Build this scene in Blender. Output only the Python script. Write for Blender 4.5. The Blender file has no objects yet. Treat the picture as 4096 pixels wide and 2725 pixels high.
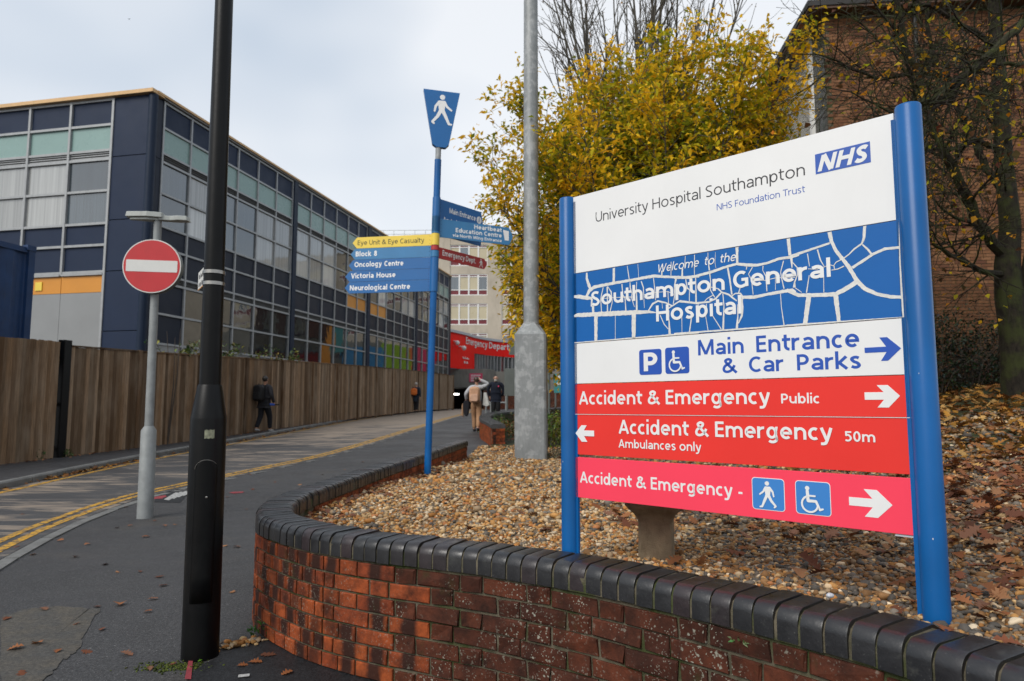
import bpy, math, random
import numpy as np
from mathutils import Vector, Matrix
R = math.radians
scene = bpy.context.scene
col = scene.collection
# ------------------------------------------------------------------ camera
CH, PITCH, FPX = 1.26, R(5.48), 2730.0
cam_d = bpy.data.cameras.new('camera'); cam = bpy.data.objects.new('camera', cam_d); col.objects.link(cam)
cam.location = (0, 0, CH); cam.rotation_euler = (R(90) + PITCH, 0, 0)
cam_d.sensor_width = 36; cam_d.lens = FPX / 4096 * 36
cam_d.clip_start = .05; cam_d.clip_end = 2000
cam_d.dof.use_dof = True; cam_d.dof.focus_distance = 2.7; cam_d.dof.aperture_fstop = 4.8; cam_d.dof.aperture_blades = 7
scene.camera = cam
# ------------------------------------------------------------------ sky, sun, exposure
SUN_EL, SUN_AZ = R(40), (-.62, -.78)           # direction towards the sun (behind the camera, to the left)
world = bpy.data.worlds.new('World'); scene.world = world; world.use_nodes = True
wt = world.node_tree; wt.nodes.clear()
def wn(t): return wt.nodes.new(t)
wo = wn('ShaderNodeOutputWorld'); bg = wn('ShaderNodeBackground'); sky = wn('ShaderNodeTexSky')
sky.sky_type = 'NISHITA'; sky.sun_disc = False; sky.sun_elevation = SUN_EL
sky.sun_rotation = math.atan2(SUN_AZ[0], SUN_AZ[1]); sky.air_density = 1.2; sky.dust_density = 2.5
tc = wn('ShaderNodeTexCoord'); mp = wn('ShaderNodeMapping'); mp.inputs['Scale'].default_value = (1, 1, 1.6); mp.inputs['Location'].default_value = (.35, 0, .2)
nz = wn('ShaderNodeTexNoise'); nz.inputs['Scale'].default_value = 1.5; nz.inputs['Detail'].default_value = 3; nz.inputs['Roughness'].default_value = .55
rp = wn('ShaderNodeValToRGB'); rp.color_ramp.elements[0].position = .38; rp.color_ramp.elements[1].position = .60
rp.color_ramp.elements[0].color = (4.1, 4.65, 5.35, 1); rp.color_ramp.elements[1].color = (6.35, 6.5, 6.7, 1)
mx = wn('ShaderNodeMixRGB'); mx.inputs[0].default_value = .86
wt.links.new(tc.outputs['Generated'], mp.inputs[0]); wt.links.new(mp.outputs[0], nz.inputs['Vector'])
wt.links.new(nz.outputs['Fac'], rp.inputs[0]); wt.links.new(sky.outputs[0], mx.inputs[1]); wt.links.new(rp.outputs[0], mx.inputs[2])
wt.links.new(mx.outputs[0], bg.inputs[0]); bg.inputs[1].default_value = .1; wt.links.new(bg.outputs[0], wo.inputs[0])
sun_d = bpy.data.lights.new('sun', 'SUN'); sun = bpy.data.objects.new('sun', sun_d); col.objects.link(sun)
sun_d.energy = 1.5; sun_d.angle = R(32); sun_d.color = (1, .965, .91)
_h = math.hypot(*SUN_AZ)
sun_dir = Vector((SUN_AZ[0]/_h*math.cos(SUN_EL), SUN_AZ[1]/_h*math.cos(SUN_EL), math.sin(SUN_EL)))
sun.rotation_euler = sun_dir.to_track_quat('Z', 'Y').to_euler(); sun.location = (-6, -8, 12)
vs = scene.view_settings; vs.view_transform = 'Standard'; vs.look = 'None'; vs.exposure = .62; vs.gamma = 1; vs.use_curve_mapping = False
cy = scene.cycles; cy.use_denoising = True; cy.max_bounces = 6; cy.diffuse_bounces = 3; cy.glossy_bounces = 3
cy.transmission_bounces = 3; cy.transparent_max_bounces = 8; cy.caustics_reflective = False; cy.caustics_refractive = False
cy.sample_clamp_indirect = 6
# ------------------------------------------------------------------ placing: photo ray -> point of the place
_U = Vector((0, -math.sin(PITCH), math.cos(PITCH))); _W = Vector((0, math.cos(PITCH), math.sin(PITCH)))
def ray(x, y): return Vector(((x-2048)/FPX, 0, 0)) - _U*((y-1362.5)/FPX) + _W
def aty(x, y, Y): d = ray(x, y); return Vector((0, 0, CH)) + d*(Y/d.y)
def atz(x, y, z): d = ray(x, y); return Vector((0, 0, CH)) + d*((z-CH)/d.z)
_GY = [-50, 0, 8, 10.5, 12.8, 16, 22, 30, 40, 50, 60, 90, 400]; _GZ = [0, 0, 0, .04, .11, .22, .43, .68, .9, 1.0, 1.0, 1.0, 1.0]
def gh(X, Y):
    z = float(np.interp(Y, _GY, _GZ)); k = min(1, max(0, (Y-8)/12)); k = k*k*(3-2*k); f = max(0., min(1., (70-Y)/30))
    return z + .02*(max(-10., min(3., X))+4.5)*k*f
_BY = [-5, 2.3, 3.3, 5, 8, 12.5, 16, 20, 25, 32, 45, 60, 400]; _BZ = [.595, .595, .545, .50, .44, .31, .36, .56, .8, .98, 1.12, 1.1, 1.0]
def bh(X, Y):
    z = float(np.interp(Y, _BY, _BZ)); t = (X-1.95)/.45; sp = .45*(t if t > 20 else math.log1p(math.exp(t)))
    return z + .19*min(sp, 6.8) * max(0., min(1., (45-Y)/15))
def on(fn, x, y):
    z = .2
    for _ in range(30):
        p = atz(x, y, min(z, 1.2)); z = .5*z + .5*fn(p.x, p.y)
    return Vector((p.x, p.y, fn(p.x, p.y)))
# ------------------------------------------------------------------ object helpers
ROOT = {}
def tag(o, label=None, cat=None, group=None, kind=None):
    if label: o['label'] = label
    if cat: o['category'] = cat
    if group: o['group'] = group
    if kind: o['kind'] = kind
    return o
def thing(name, loc, label, cat, group=None):
    o = bpy.data.objects.new(name, None); o.empty_display_size = .1; col.objects.link(o)
    o.location = Vector(loc); ROOT[o.name] = Vector(loc); return tag(o, label, cat, group)
def rl(parent): return ROOT.get(parent.name, Vector((0, 0, 0)))
def place(name, mesh, parent, loc=None, rot=None, scale=None):
    "an object sharing mesh data, world location given"
    o = bpy.data.objects.new(name, mesh); col.objects.link(o)
    if parent is not None:
        o.parent = parent; ROOT[o.name] = rl(parent)
    if loc is not None: o.location = Vector(loc) - (rl(parent) if parent is not None else Vector())
    if rot is not None: o.rotation_euler = rot
    if scale is not None: o.scale = scale
    return o
class MB:
    def __init__(s): s.v = []; s.f = []
    def poly(s, pts):
        n = len(s.v); s.v += [tuple(p) for p in pts]; s.f.append(tuple(range(n, n+len(pts)))); return s
    def box(s, lo, hi, fr=None):
        n = len(s.v); P = [(x, y, z) for z in (lo[2], hi[2]) for y in (lo[1], hi[1]) for x in (lo[0], hi[0])]
        s.v += [tuple(fr.pt(*p)) if fr else p for p in P]
        s.f += [tuple(n+i for i in q) for q in ((0,2,3,1),(4,5,7,6),(0,1,5,4),(2,6,7,3),(0,4,6,2),(1,3,7,5))]; return s
    def tube(s, pts, rad, n=8, cap=True):
        pts = [Vector(p) for p in pts]; base = len(s.v); ref = None
        for i, p in enumerate(pts):
            t = (pts[min(i+1, len(pts)-1)] - pts[max(i-1, 0)])
            t = t.normalized() if t.length > 1e-9 else Vector((0, 0, 1))
            if ref is None: ref = Vector((0, 1, 0)) if abs(t.y) < .8 else Vector((1, 0, 0))
            a = ref - t*ref.dot(t)
            a = a.normalized() if a.length > 1e-6 else t.orthogonal().normalized()
            ref = a; b = t.cross(a); r = rad[i] if hasattr(rad, '__len__') else rad
            for k in range(n):
                w = 2*math.pi*k/n; s.v.append(tuple(p + (a*math.cos(w) + b*math.sin(w))*r))
        for i in range(len(pts)-1):
            for k in range(n):
                k2 = (k+1) % n; s.f.append((base+i*n+k, base+i*n+k2, base+(i+1)*n+k2, base+(i+1)*n+k))
        if cap:
            s.f.append(tuple(base+k for k in reversed(range(n)))); s.f.append(tuple(base+(len(pts)-1)*n+k for k in range(n)))
        return s
    def prism(s, fr, pts, d0, d1):
        "outline in a frame's plane, extruded between two depths"
        n = len(s.v); m = len(pts)
        s.v += [tuple(fr.pt(a, b, d0)) for a, b in pts] + [tuple(fr.pt(a, b, d1)) for a, b in pts]
        s.f.append(tuple(n+i for i in reversed(range(m)))); s.f.append(tuple(n+m+i for i in range(m)))
        for i in range(m): j = (i+1) % m; s.f.append((n+i, n+j, n+m+j, n+m+i))
        return s
    def sphere(s, c, r, nu=10, nv=7):
        c = Vector(c); base = len(s.v); r = r if hasattr(r, '__len__') else (r, r, r)
        for i in range(1, nv):
            th = math.pi*i/nv
            for k in range(nu):
                ph = 2*math.pi*k/nu; s.v.append((c.x+r[0]*math.sin(th)*math.cos(ph), c.y+r[1]*math.sin(th)*math.sin(ph), c.z+r[2]*math.cos(th)))
        top = len(s.v); s.v.append((c.x, c.y, c.z+r[2])); s.v.append((c.x, c.y, c.z-r[2]))
        for k in range(nu):
            k2 = (k+1) % nu; s.f.append((top, base+k, base+k2)); s.f.append((top+1, base+(nv-2)*nu+k2, base+(nv-2)*nu+k))
            for i in range(nv-2): s.f.append((base+i*nu+k, base+(i+1)*nu+k, base+(i+1)*nu+k2, base+i*nu+k2))
        return s
    def mesh(s, name, mat, off=(0, 0, 0), smooth=False, cols=None):
        me = bpy.data.meshes.new(name); o = Vector(off)
        me.from_pydata([(p[0]-o.x, p[1]-o.y, p[2]-o.z) for p in s.v], [], s.f)
        if mat: me.materials.append(mat)
        if smooth: smooth_by_angle(me)
        if cols is not None: vcol(me, cols)
        return me
    def build(s, name, mat, parent=None, smooth=False, origin=None, cols=None, bevel=0):
        if parent is not None: off = rl(parent)
        elif origin is not None: off = Vector(origin)
        else:
            a = np.array(s.v); off = Vector(((a[:, 0].min()+a[:, 0].max())/2, (a[:, 1].min()+a[:, 1].max())/2, a[:, 2].min()))
        me = s.mesh(name, mat, off, smooth, cols)
        o = bpy.data.objects.new(name, me); col.objects.link(o)
        if parent is not None: o.parent = parent; ROOT[o.name] = off
        else: o.location = off; ROOT[o.name] = off
        if bevel:
            b = o.modifiers.new('edge', 'BEVEL'); b.width = bevel; b.segments = 2; b.limit_method = 'ANGLE'; b.angle_limit = R(40)
        return o
def smooth_by_angle(me, ang=45):
    me.shade_smooth()
    try: me.set_sharp_from_angle(angle=R(ang))
    except Exception: pass
def vcol(me, cols):
    at = me.color_attributes.new('Col', 'FLOAT_COLOR', 'POINT')
    a = np.ones((len(me.vertices), 4), np.float32); a[:, :3] = np.asarray(cols)[:, :3]; at.data.foreach_set('color', a.ravel())
def np_mesh(name, verts, faces, mat, cols=None, smooth=False):
    "verts Nx3, faces MxK (same K)"
    me = bpy.data.meshes.new(name); V = np.asarray(verts, np.float32); Fc = np.asarray(faces, np.int32); k = Fc.shape[1]
    me.vertices.add(len(V)); me.vertices.foreach_set('co', V.ravel())
    me.loops.add(Fc.size); me.loops.foreach_set('vertex_index', Fc.ravel())
    me.polygons.add(len(Fc)); me.polygons.foreach_set('loop_start', np.arange(0, Fc.size, k, dtype=np.int32))
    try: me.polygons.foreach_set('loop_total', np.full(len(Fc), k, np.int32))
    except Exception: pass
    me.update(calc_edges=True); me.validate()
    if mat: me.materials.append(mat)
    if smooth: me.polygons.foreach_set('use_smooth', np.ones(len(Fc), bool))
    if cols is not None: vcol(me, cols)
    return me
class Fr:
    "a frame: a to the right, b up, c towards the viewer"
    def __init__(s, o, r, u=None):
        s.o = Vector(o); s.r = Vector(r).normalized(); u = Vector(u) if u is not None else Vector((0, 0, 1))
        s.u = (u - s.r*u.dot(s.r)).normalized(); s.n = s.r.cross(s.u)
    def pt(s, a, b, c=0): return s.o + s.r*a + s.u*b + s.n*c
# ------------------------------------------------------------------ lettering: a humanist sans drawn with broad strokes (cap height 1)
def _arc(cx, cy, rx, ry, a0, a1, n=14): return [(cx+rx*math.cos(R(a0+(a1-a0)*k/n)), cy+ry*math.sin(R(a0+(a1-a0)*k/n))) for k in range(n+1)]
def _spl(P, n=6):
    Q = [(2*P[0][0]-P[1][0], 2*P[0][1]-P[1][1])]+list(P)+[(2*P[-1][0]-P[-2][0], 2*P[-1][1]-P[-2][1])]; o = []
    for i in range(1, len(Q)-2):
        a, b, c, d = Q[i-1:i+3]
        for k in range(n): t = k/n; o.append(tuple(.5*(2*b[j]+(c[j]-a[j])*t+(2*a[j]-5*b[j]+4*c[j]-d[j])*t*t+(3*b[j]-a[j]-3*c[j]+d[j])*t**3) for j in (0, 1)))
    return o+[P[-1]]
XH, AS, DS = .74, 1.07, -.29
def glyph(ch, w):
    "strokes (centre lines) and the glyph's width"
    h = w/2; X = XH; ell = lambda cx, cy, rx, ry: _arc(cx, cy, rx, ry, 90, 451, 26)
    def arch(x0, x1, ry=.25): m = (x0+x1)/2; return [(x0, X*.45)]+_arc(m, X-h-ry, (x1-x0)/2, ry, 180, 0)+[(x1, 0)]
    k = .62+w*.8
    if ch == 'o': W = k; return [ell(W/2, X/2, W/2-h, X/2-h+.012)], W
    if ch == 'n': W = .5+w; return [[(h, 0), (h, X)], arch(h, W-h)], W
    if ch == 'h': W = .5+w; return [[(h, 0), (h, AS)], arch(h, W-h)], W
    if ch == 'm': W = .86+w*1.3; return [[(h, 0), (h, X)], arch(h, W/2), arch(W/2, W-h)], W
    if ch == 'u': W = .5+w; return [[(W-h, 0), (W-h, X)], [(W-h, X*.55)]+_arc(W/2, h+.25, W/2-h, .25, 0, -180)+[(h, X)]], W
    if ch == 'r': W = .34+w*.75; return [[(h, 0), (h, X)], [(h, X*.4)]+_arc(h+.3, X-h-.25, .3, .25, 180, 82)], W
    if ch == 'i': return [[(h, 0), (h, X)], [(h, AS-w*.95), (h, AS)]], w
    if ch == 'l': return [[(h, 0), (h, AS)]], w
    if ch == 't': W = .34+w*.7; x = .1+h; return [[(x, .96), (x, .2+h)]+_arc(x+.2, h+.2, .2, .2, 180, 275, 8), [(0, X-h*.85), (W, X-h*.85)]], W
    if ch == 'e': W = .56+w*.7; return [[(h, X*.49), (W-h, X*.49)]+_arc(W/2, X/2, W/2-h, X/2-h+.012, 0, 312, 22)], W
    if ch == 'c': W = .50+w*.5; return [_arc(W/2+.05, X/2, W/2-h+.04, X/2-h+.012, 55, 305, 18)], W
    if ch == 'a':
        W = .46+w; cy = X*.285; ry = cy-h+.01
        return [[(h*1.2, X*.80)]+_arc(W/2, X-h-.2, W/2-h, .2, 125, 0, 10)+[(W-h, 0)], [(W-h, cy+ry), (W*.5, cy+ry)]+_arc(W*.46, cy, W*.46-h, ry, 90, 270, 12)+[(W*.58, h), (W-h, cy-ry*.25)]], W
    if ch in 'sS':
        t = X if ch == 's' else 1.; W = (.42 if ch == 's' else .52)+w*.6
        return [_spl([(W-h*1.1, t-h*1.5), (W*.58, t-h+.01), (W*.30, t-h*1.15), (h, t*.745), (W*.36, t*.555), (W*.66, t*.445), (W-h, t*.255), (W*.66, h), (W*.38, h-.01), (h*.8, h*1.6)])], W
    if ch == 'v': W = .52+w; return [[(h*1.05, X), (W/2, -.0)], [(W-h*1.05, X), (W/2, .0)]], W
    if ch == 'y': W = .52+w; return [[(h*1.05, X), (W*.53, .0)], _spl([(W-h*1.05, X), (W*.66, .24), (W*.45, -.14), (W*.28, DS+h), (W*.06, DS+h)])], W
    if ch in 'dbpg':
        W = .52+w*.95; L = ch in 'bp'; cx = W/2+(h*.35 if L else -h*.35); e = ell(cx, X/2, W/2-h*1.3, X/2-h+.01); x = h if L else W-h
        if ch in 'db': return [e, [(x, 0), (x, AS)]], W
        if ch == 'p': return [e, [(x, DS), (x, X)]], W
        return [e, [(x, X), (x, DS+.24)]+_arc(W/2, DS+.2+h, W/2-h, .2, 0, -140, 10)], W
    if ch == 'k': W = .48+w; return [[(h, 0), (h, AS)], [(W-h*1.1, X), (w*.8, X*.42)], [(w*1.1, X*.52), (W-h*.8, 0)]], W
    if ch == 'A': W = .68+w; return [[(h*.95, 0), (W/2, 1)], [(W-h*.95, 0), (W/2, 1)], [(W*.24, .30), (W*.76, .30)]], W
    if ch == 'B': W = .5+w; return [[(h, 0), (h, 1)], [(h, 1-h), (W*.55, 1-h)]+_arc(W*.55, .77-h/2, W*.45-h*1.4, .23-h/2, 90, -90, 10)+[(h, .54)], [(W*.5, .54)]+_arc(W*.55, .27+h/4, W*.45-h, .27-h*.75, 90, -90, 10)+[(h, h)]], W
    if ch == 'C': W = .66+w*.5; return [_arc(W/2+.08, .5, W/2-h+.07, .5-h+.012, 52, 308, 20)], W
    if ch == 'G': W = .7+w*.7; return [_arc(W/2+.03, .5, W/2-h+.02, .5-h+.012, 52, 300, 20)+[(W-h, .14), (W-h, .48)], [(W-h+h, .48-h*.0), (W*.56, .48)]], W
    if ch == 'D': W = .66+w; return [[(h, 0), (h, 1)], [(h, 1-h), (W*.42, 1-h)]+_arc(W*.42, .5, W*.58-h, .5-h, 90, -90)+[(h, h)]], W
    if ch == 'E': W = .42+w*.9; return [[(h, 0), (h, 1)], [(h, 1-h*.9), (W, 1-h*.9)], [(h, .52), (W*.95, .52)], [(h, h*.9), (W, h*.9)]], W
    if ch == 'F': W = .40+w*.9; return [[(h, 0), (h, 1)], [(h, 1-h*.9), (W, 1-h*.9)], [(h, .5), (W*.93, .5)]], W
    if ch == 'H': W = .64+w; return [[(h, 0), (h, 1)], [(W-h, 0), (W-h, 1)], [(h, .53), (W-h, .53)]], W
    if ch == 'M': W = .82+w*1.15; return [[(h, 0), (h*1.1, 1)], [(W-h, 0), (W-h*1.1, 1)], [(h*1.2, 1), (W/2, .06)], [(W-h*1.2, 1), (W/2, .06)]], W
    if ch == 'N': W = .66+w; return [[(h, 0), (h, 1)], [(W-h, 0), (W-h, 1)], [(h*1.1, 1), (W-h*1.1, 0)]], W
    if ch == 'O': W = .84+w*.8; return [ell(W/2, .5, W/2-h, .5-h+.012)], W
    if ch == 'P': W = .48+w; return [[(h, 0), (h, 1)], [(h, 1-h), (W*.5, 1-h)]+_arc(W*.5, .71-h/2, W*.5-h, .29-h/2, 90, -90, 12)+[(h, .42)]], W
    if ch == 'T': W = .6+w*.7; return [[(W/2, 0), (W/2, 1)], [(0, 1-h*.9), (W, 1-h*.9)]], W
    if ch == 'U': W = .6+w; return [[(h, 1), (h, .3)]+_arc(W/2, h+.29, W/2-h, .29, 180, 360)+[(W-h, 1)]], W
    if ch == 'V': W = .66+w; return [[(h, 1), (W/2, 0)], [(W-h, 1), (W/2, 0)]], W
    if ch == 'W': W = 1.02+w*1.4; return [[(h, 1), (W*.27, 0)], [(W/2, 1), (W*.27, 0)], [(W/2, 1), (W*.73, 0)], [(W-h, 1), (W*.73, 0)]], W
    if ch == '&': W = .72+w; return [_spl([(W*.99, .0), (W*.62, .34), (W*.30, .66), (W*.23, .82), (W*.42, 1-h), (W*.61, .83), (W*.52, .66), (W*.2, .47), (h, .27), (W*.17, h*1.35), (W*.40, h*.95), (W*.66, .2), (W*.86, .5)])], W
    if ch == '5': W = .48+w*.7; return [[(W*.94, 1-h), (W*.2, 1-h), (W*.2, .55)], _spl([(W*.16, .56), (W*.5, .64), (W-h, .34), (W*.55, h), (h*.5, h*1.5)])], W
    if ch == '0': W = .48+w*.8; return [ell(W/2, .5, W/2-h, .5-h+.01)], W
    if ch == '8': W = .48+w*.8; return [ell(W/2, .76, W/2-h*1.3, .24-h*.8), ell(W/2, .28, W/2-h, .28-h*.8)], W
    if ch == '-': return [[(0, .36), (.3, .36)]], .3
    if ch == '.': return [[(h, 0), (h, w)]], w
    return [], .3
SPC = {'wel': .62, 'mai': .62, 'car': .62, 'neu': .45, 'bl8': .5, 'onc': .5, 'vic': .5}
_txt = {}; _wrd = {}
def prep_text(specs):
    for key, (body, w, shear) in specs.items():
        V = []; Fc = []; Z = []; x = 0.; wi = 0; WI = []
        for ch in body:
            if ch == ' ': x += SPC.get(key, .34); wi += 1; continue
            st, W = glyph(ch, w); tight = .03 if ch in 'vyAVTWrtck' else .062
            x += tight
            for si, P in enumerate(st):
                A = np.array(P, float); d = np.diff(A, axis=0); L = np.linalg.norm(d, axis=1); kp = np.concatenate([[True], L > 1e-5]); A = A[kp]; d = np.diff(A, axis=0); d /= np.linalg.norm(d, axis=1)[:, None]; n = len(A)
                closed = np.linalg.norm(A[0]-A[-1]) < .02 and n > 8
                for i in range(n):
                    d0 = d[i-1] if i else (d[-1] if closed else d[0]); d1 = d[i] if i < n-1 else (d[0] if closed else d[-1]); b = d0+d1; lb = np.linalg.norm(b); b = b/lb if lb > 1e-6 else d1
                    c = max(.5, float(b @ d1)); nn = np.array([-b[1], b[0]])*w/2/c
                    for q in (A[i]+nn, A[i]-nn): V.append((x+q[0]+q[1]*shear, q[1])); Z.append(si); WI.append(wi)
                    if i: m = len(V); Fc.append((m-4, m-3, m-1, m-2))
            x += W+tight
        _txt[key] = (np.array(V), Fc, np.array(Z)); _wrd[key] = np.array(WI)
def text(key, fr, a0, a1, b, cap, mat, parent, name='lettering', c=.0012, up=1):
    v, f, zz = _txt[key]; x0, x1 = v[:, 0].min(), v[:, 0].max(); sx = (a1-a0)/(x1-x0); sy = cap
    P = [tuple(fr.pt(a0+(p[0]-x0)*sx, b+p[1]*sy, c+z*.00002)) for p, z in zip(v, zz)]; W = _wrd[key]; o = None
    for k in sorted(set(W)):      # widely spaced words are pieces of their own
        m = MB(); ix = [i for i in range(len(P)) if k < 0 or W[i] == k]; mp_ = {i: j for j, i in enumerate(ix)}; m.v = [P[i] for i in ix]; m.f = [tuple(mp_[i] for i in q) for q in f if q[0] in mp_]; o = m.build(name, mat, parent)
    return o
SPEC = {}
for body, off, sh, keys in [
    ('University Hospital Southampton', 0.105, 0, 'uhs'), ('NHS Foundation Trust', 0.105, 0, 'nft'), ('NHS', 0.235, .28, 'nhs'),
    ('Welcome to the', 0.125, .22, 'wel'), ('Southampton General', 0.178, 0, 'sog'), ('Hospital', 0.178, 0, 'hos'), ('Main Entrance', 0.17, 0, 'mai'),
    ('& Car Parks', 0.17, 0, 'car'), ('Accident & Emergency', 0.166, 0, 'ae'), ('Public', 0.165, 0, 'pub'), ('50m', 0.165, 0, '50m'),
    ('Ambulances only', 0.155, 0, 'amb'), ('Accident & Emergency -', 0.162, 0, 'ae3'), ('P', 0.22, 0, 'P'),
    ('Eye Unit & Eye Casualty', 0.135, 0, 'eye'), ('Block 8', 0.205, 0, 'bl8'), ('Oncology Centre', 0.205, 0, 'onc'), ('Victoria House', 0.205, 0, 'vic'),
    ('Neurological Centre', 0.205, 0, 'neu'), ('Main Entrance', 0.19, 0, 'mai2'), ('Acute Medical Unit', 0.19, 0, 'acu'), ('Heartbeat', 0.2, 0, 'hea'),
    ('Education Centre', 0.2, 0, 'edu'), ('via North Wing Entrance', 0.19, 0, 'via'), ('Emergency Dept.', 0.19, 0, 'emd'), ('i', 0.24, .2, 'i'),
    ('Emergency Department', 0.17, 0, 'edep'), ('No loading', 0.17, 0, 'nol'), ('at any time', 0.17, 0, 'aat')]:
    SPEC[keys] = (body, off, sh)
prep_text(SPEC)
# ------------------------------------------------------------------ materials
class NT:
    def __init__(s, name):
        s.m = bpy.data.materials.new(name); s.m.use_nodes = True; s.t = s.m.node_tree; s.t.nodes.clear()
        s.out = s.t.nodes.new('ShaderNodeOutputMaterial'); s.b = s.t.nodes.new('ShaderNodeBsdfPrincipled'); s.l(s.b.outputs[0], s.out.inputs[0])
    def l(s, a, b): s.t.links.new(a, b)
    def n(s, t): return s.t.nodes.new(t)
    def val(s, sock, v):
        if hasattr(v, 'is_output'): s.l(v, sock)
        elif isinstance(v, (tuple, list)): sock.default_value = (*v, 1) if len(v) == 3 and len(sock.default_value) == 4 else v
        else: sock.default_value = v
    def pos(s, scale=(1, 1, 1), rotz=0, obj=False):
        m = s.n('ShaderNodeMapping'); m.inputs['Scale'].default_value = scale if hasattr(scale, '__len__') else (scale,)*3; m.inputs['Rotation'].default_value = (0, 0, rotz)
        if obj: s.l(s.n('ShaderNodeTexCoord').outputs['Object'], m.inputs[0])
        else: s.l(s.n('ShaderNodeNewGeometry').outputs['Position'], m.inputs[0])
        return m.outputs[0]
    def noise(s, vec, scale, detail=4, rough=.55, dist=0):
        n = s.n('ShaderNodeTexNoise'); s.l(vec, n.inputs['Vector']); n.inputs['Scale'].default_value = scale; n.inputs['Detail'].default_value = detail
        n.inputs['Roughness'].default_value = rough; n.inputs['Distortion'].default_value = dist; return n.outputs['Fac']
    def voro(s, vec, scale, feat='F1', out='Distance'):
        n = s.n('ShaderNodeTexVoronoi'); n.feature = feat; s.l(vec, n.inputs['Vector']); n.inputs['Scale'].default_value = scale; return n.outputs[out]
    def ramp(s, fac, stops, interp='LINEAR'):
        n = s.n('ShaderNodeValToRGB'); s.l(fac, n.inputs[0]); e = n.color_ramp.elements; n.color_ramp.interpolation = interp
        while len(e) < len(stops): e.new(.5)
        for i, (p, c) in enumerate(stops):
            e[i].position = p; e[i].color = (c, c, c, 1) if not hasattr(c, '__len__') else (*c, 1)
        return n.outputs[0]
    def mix(s, fac, a, b, mode='MIX'):
        n = s.n('ShaderNodeMixRGB'); n.blend_type = mode; s.val(n.inputs[0], fac); s.val(n.inputs[1], a); s.val(n.inputs[2], b); return n.outputs[0]
    def math(s, op, a, b=0):
        n = s.n('ShaderNodeMath'); n.operation = op; s.val(n.inputs[0], a); s.val(n.inputs[1], b); return n.outputs[0]
    def rand(s): return s.n('ShaderNodeObjectInfo').outputs['Random']
    def attr(s, name='Col'): a = s.n('ShaderNodeAttribute'); a.attribute_name = name; return a.outputs['Color']
    def bump(s, h, strength=.3, dist=.01):
        n = s.n('ShaderNodeBump'); n.inputs['Strength'].default_value = strength; n.inputs['Distance'].default_value = dist; s.l(h, n.inputs['Height']); s.l(n.outputs[0], s.b.inputs['Normal'])
    def set(s, colr=None, rough=None, metal=None, spec=None, ior=None, coat=None):
        for k, v in (('Base Color', colr), ('Roughness', rough), ('Metallic', metal), ('Specular IOR Level', spec), ('IOR', ior), ('Coat Weight', coat)):
            if v is not None: s.val(s.b.inputs[k], v)
        return s.m
def plain(name, c, rough=.5, metal=0, var=.12, vscale=3., bump=0, bscale=60., spec=.5, dirt=0, dirtc=(.05, .045, .03), coat=0):
    t = NT(name); p = t.pos(); nz = t.noise(p, vscale, 5)
    k = t.ramp(nz, [(.25, 1-var), (.75, 1+var*.6)]); cc = t.mix(1, c, k, 'MULTIPLY')
    if dirt:
        d = t.ramp(t.noise(t.pos((1, 1, .35)), vscale*2.7, 7, .7), [(.5, 0), (.75, dirt)]); cc = t.mix(d, cc, dirtc)
    rr = t.ramp(t.noise(p, vscale*3, 4), [(.3, max(.02, rough*.85)), (.7, min(1, rough*1.15))])
    if bump: t.bump(t.noise(p, bscale, 4), bump, .004)
    return t.set(cc, rr, metal, spec, None, coat or None)
def paint(name, c, rough=.35, dirt=.06, spec=.5): return plain(name, c, rough, 0, .05, 2.2, .03, 180, spec, dirt, (.12, .115, .1))
def attrmat(name, rough=.6, spec=.4, trans=0):
    t = NT(name); c = t.attr(); t.set(c, rough, 0, spec)
    if trans:
        tr = t.n('ShaderNodeBsdfTranslucent'); t.l(c, tr.inputs[0]); m = t.n('ShaderNodeMixShader'); m.inputs[0].default_value = trans
        t.l(t.b.outputs[0], m.inputs[1]); t.l(tr.outputs[0], m.inputs[2]); t.l(m.outputs[0], t.out.inputs[0])
    return t.m
K = {}
def asphalt(name, base, fleck, wet, patch=0):
    t = NT(name); p = t.pos(); g = t.voro(p, 95); gc = t.n('ShaderNodeTexVoronoi'); t.l(p, gc.inputs['Vector']); gc.inputs['Scale'].default_value = 95
    spk = t.ramp(t.noise(p, 160, 2), [(.6, 0), (.72, 1)]); big = t.noise(p, .55, 5, .6); med = t.noise(p, 5, 6, .65)
    c = t.mix(t.ramp(big, [(.3, 0), (.7, 1)]), tuple(b*.8 for b in base), tuple(b*1.25 for b in base))
    c = t.mix(t.ramp(med, [(.35, 0), (.75, .45)]), c, tuple(b*.6 for b in base)); c = t.mix(t.math('MULTIPLY', spk, .55), c, fleck); f2 = t.math('MULTIPLY', t.ramp(t.voro(p, 34), [(.10, 1), (.16, 0)]), t.ramp(t.noise(p, 11, 3), [(.52, 0), (.6, .6)])); c = t.mix(f2, c, fleck)
    c = t.mix(t.ramp(g, [(0, .35), (.35, 0)]), c, tuple(b*.45 for b in base))
    if patch:
        d = t.ramp(t.noise(t.pos((1, 1, 1)), 1.1, 3), [(.57, 0), (.68, patch)]); c = t.mix(d, c, (.075, .062, .045))
    gr = t.math('ADD', t.math('MULTIPLY', t.noise(p, 55, 3, .7), .55), t.math('MULTIPLY', t.noise(p, 230, 2), .45)); c = t.mix(1, c, t.ramp(gr, [(.36, .42), (.5, .95), (.64, 1.75)]), 'MULTIPLY')
    r = t.ramp(t.noise(p, 1.3, 4), [(.35, wet), (.7, .78)]); t.bump(t.math('ADD', t.math('MULTIPLY', g, -.6), t.noise(p, 40, 5)), .45, .004)
    return t.set(c, r, 0, .28)
K['pave'] = asphalt('pavement_asphalt', (.047, .0465, .048), (.30, .295, .285), .5, .2)
K['tarmac'] = asphalt('fresh_tarmac', (.017, .018, .02), (.06, .06, .06), .5)
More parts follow.
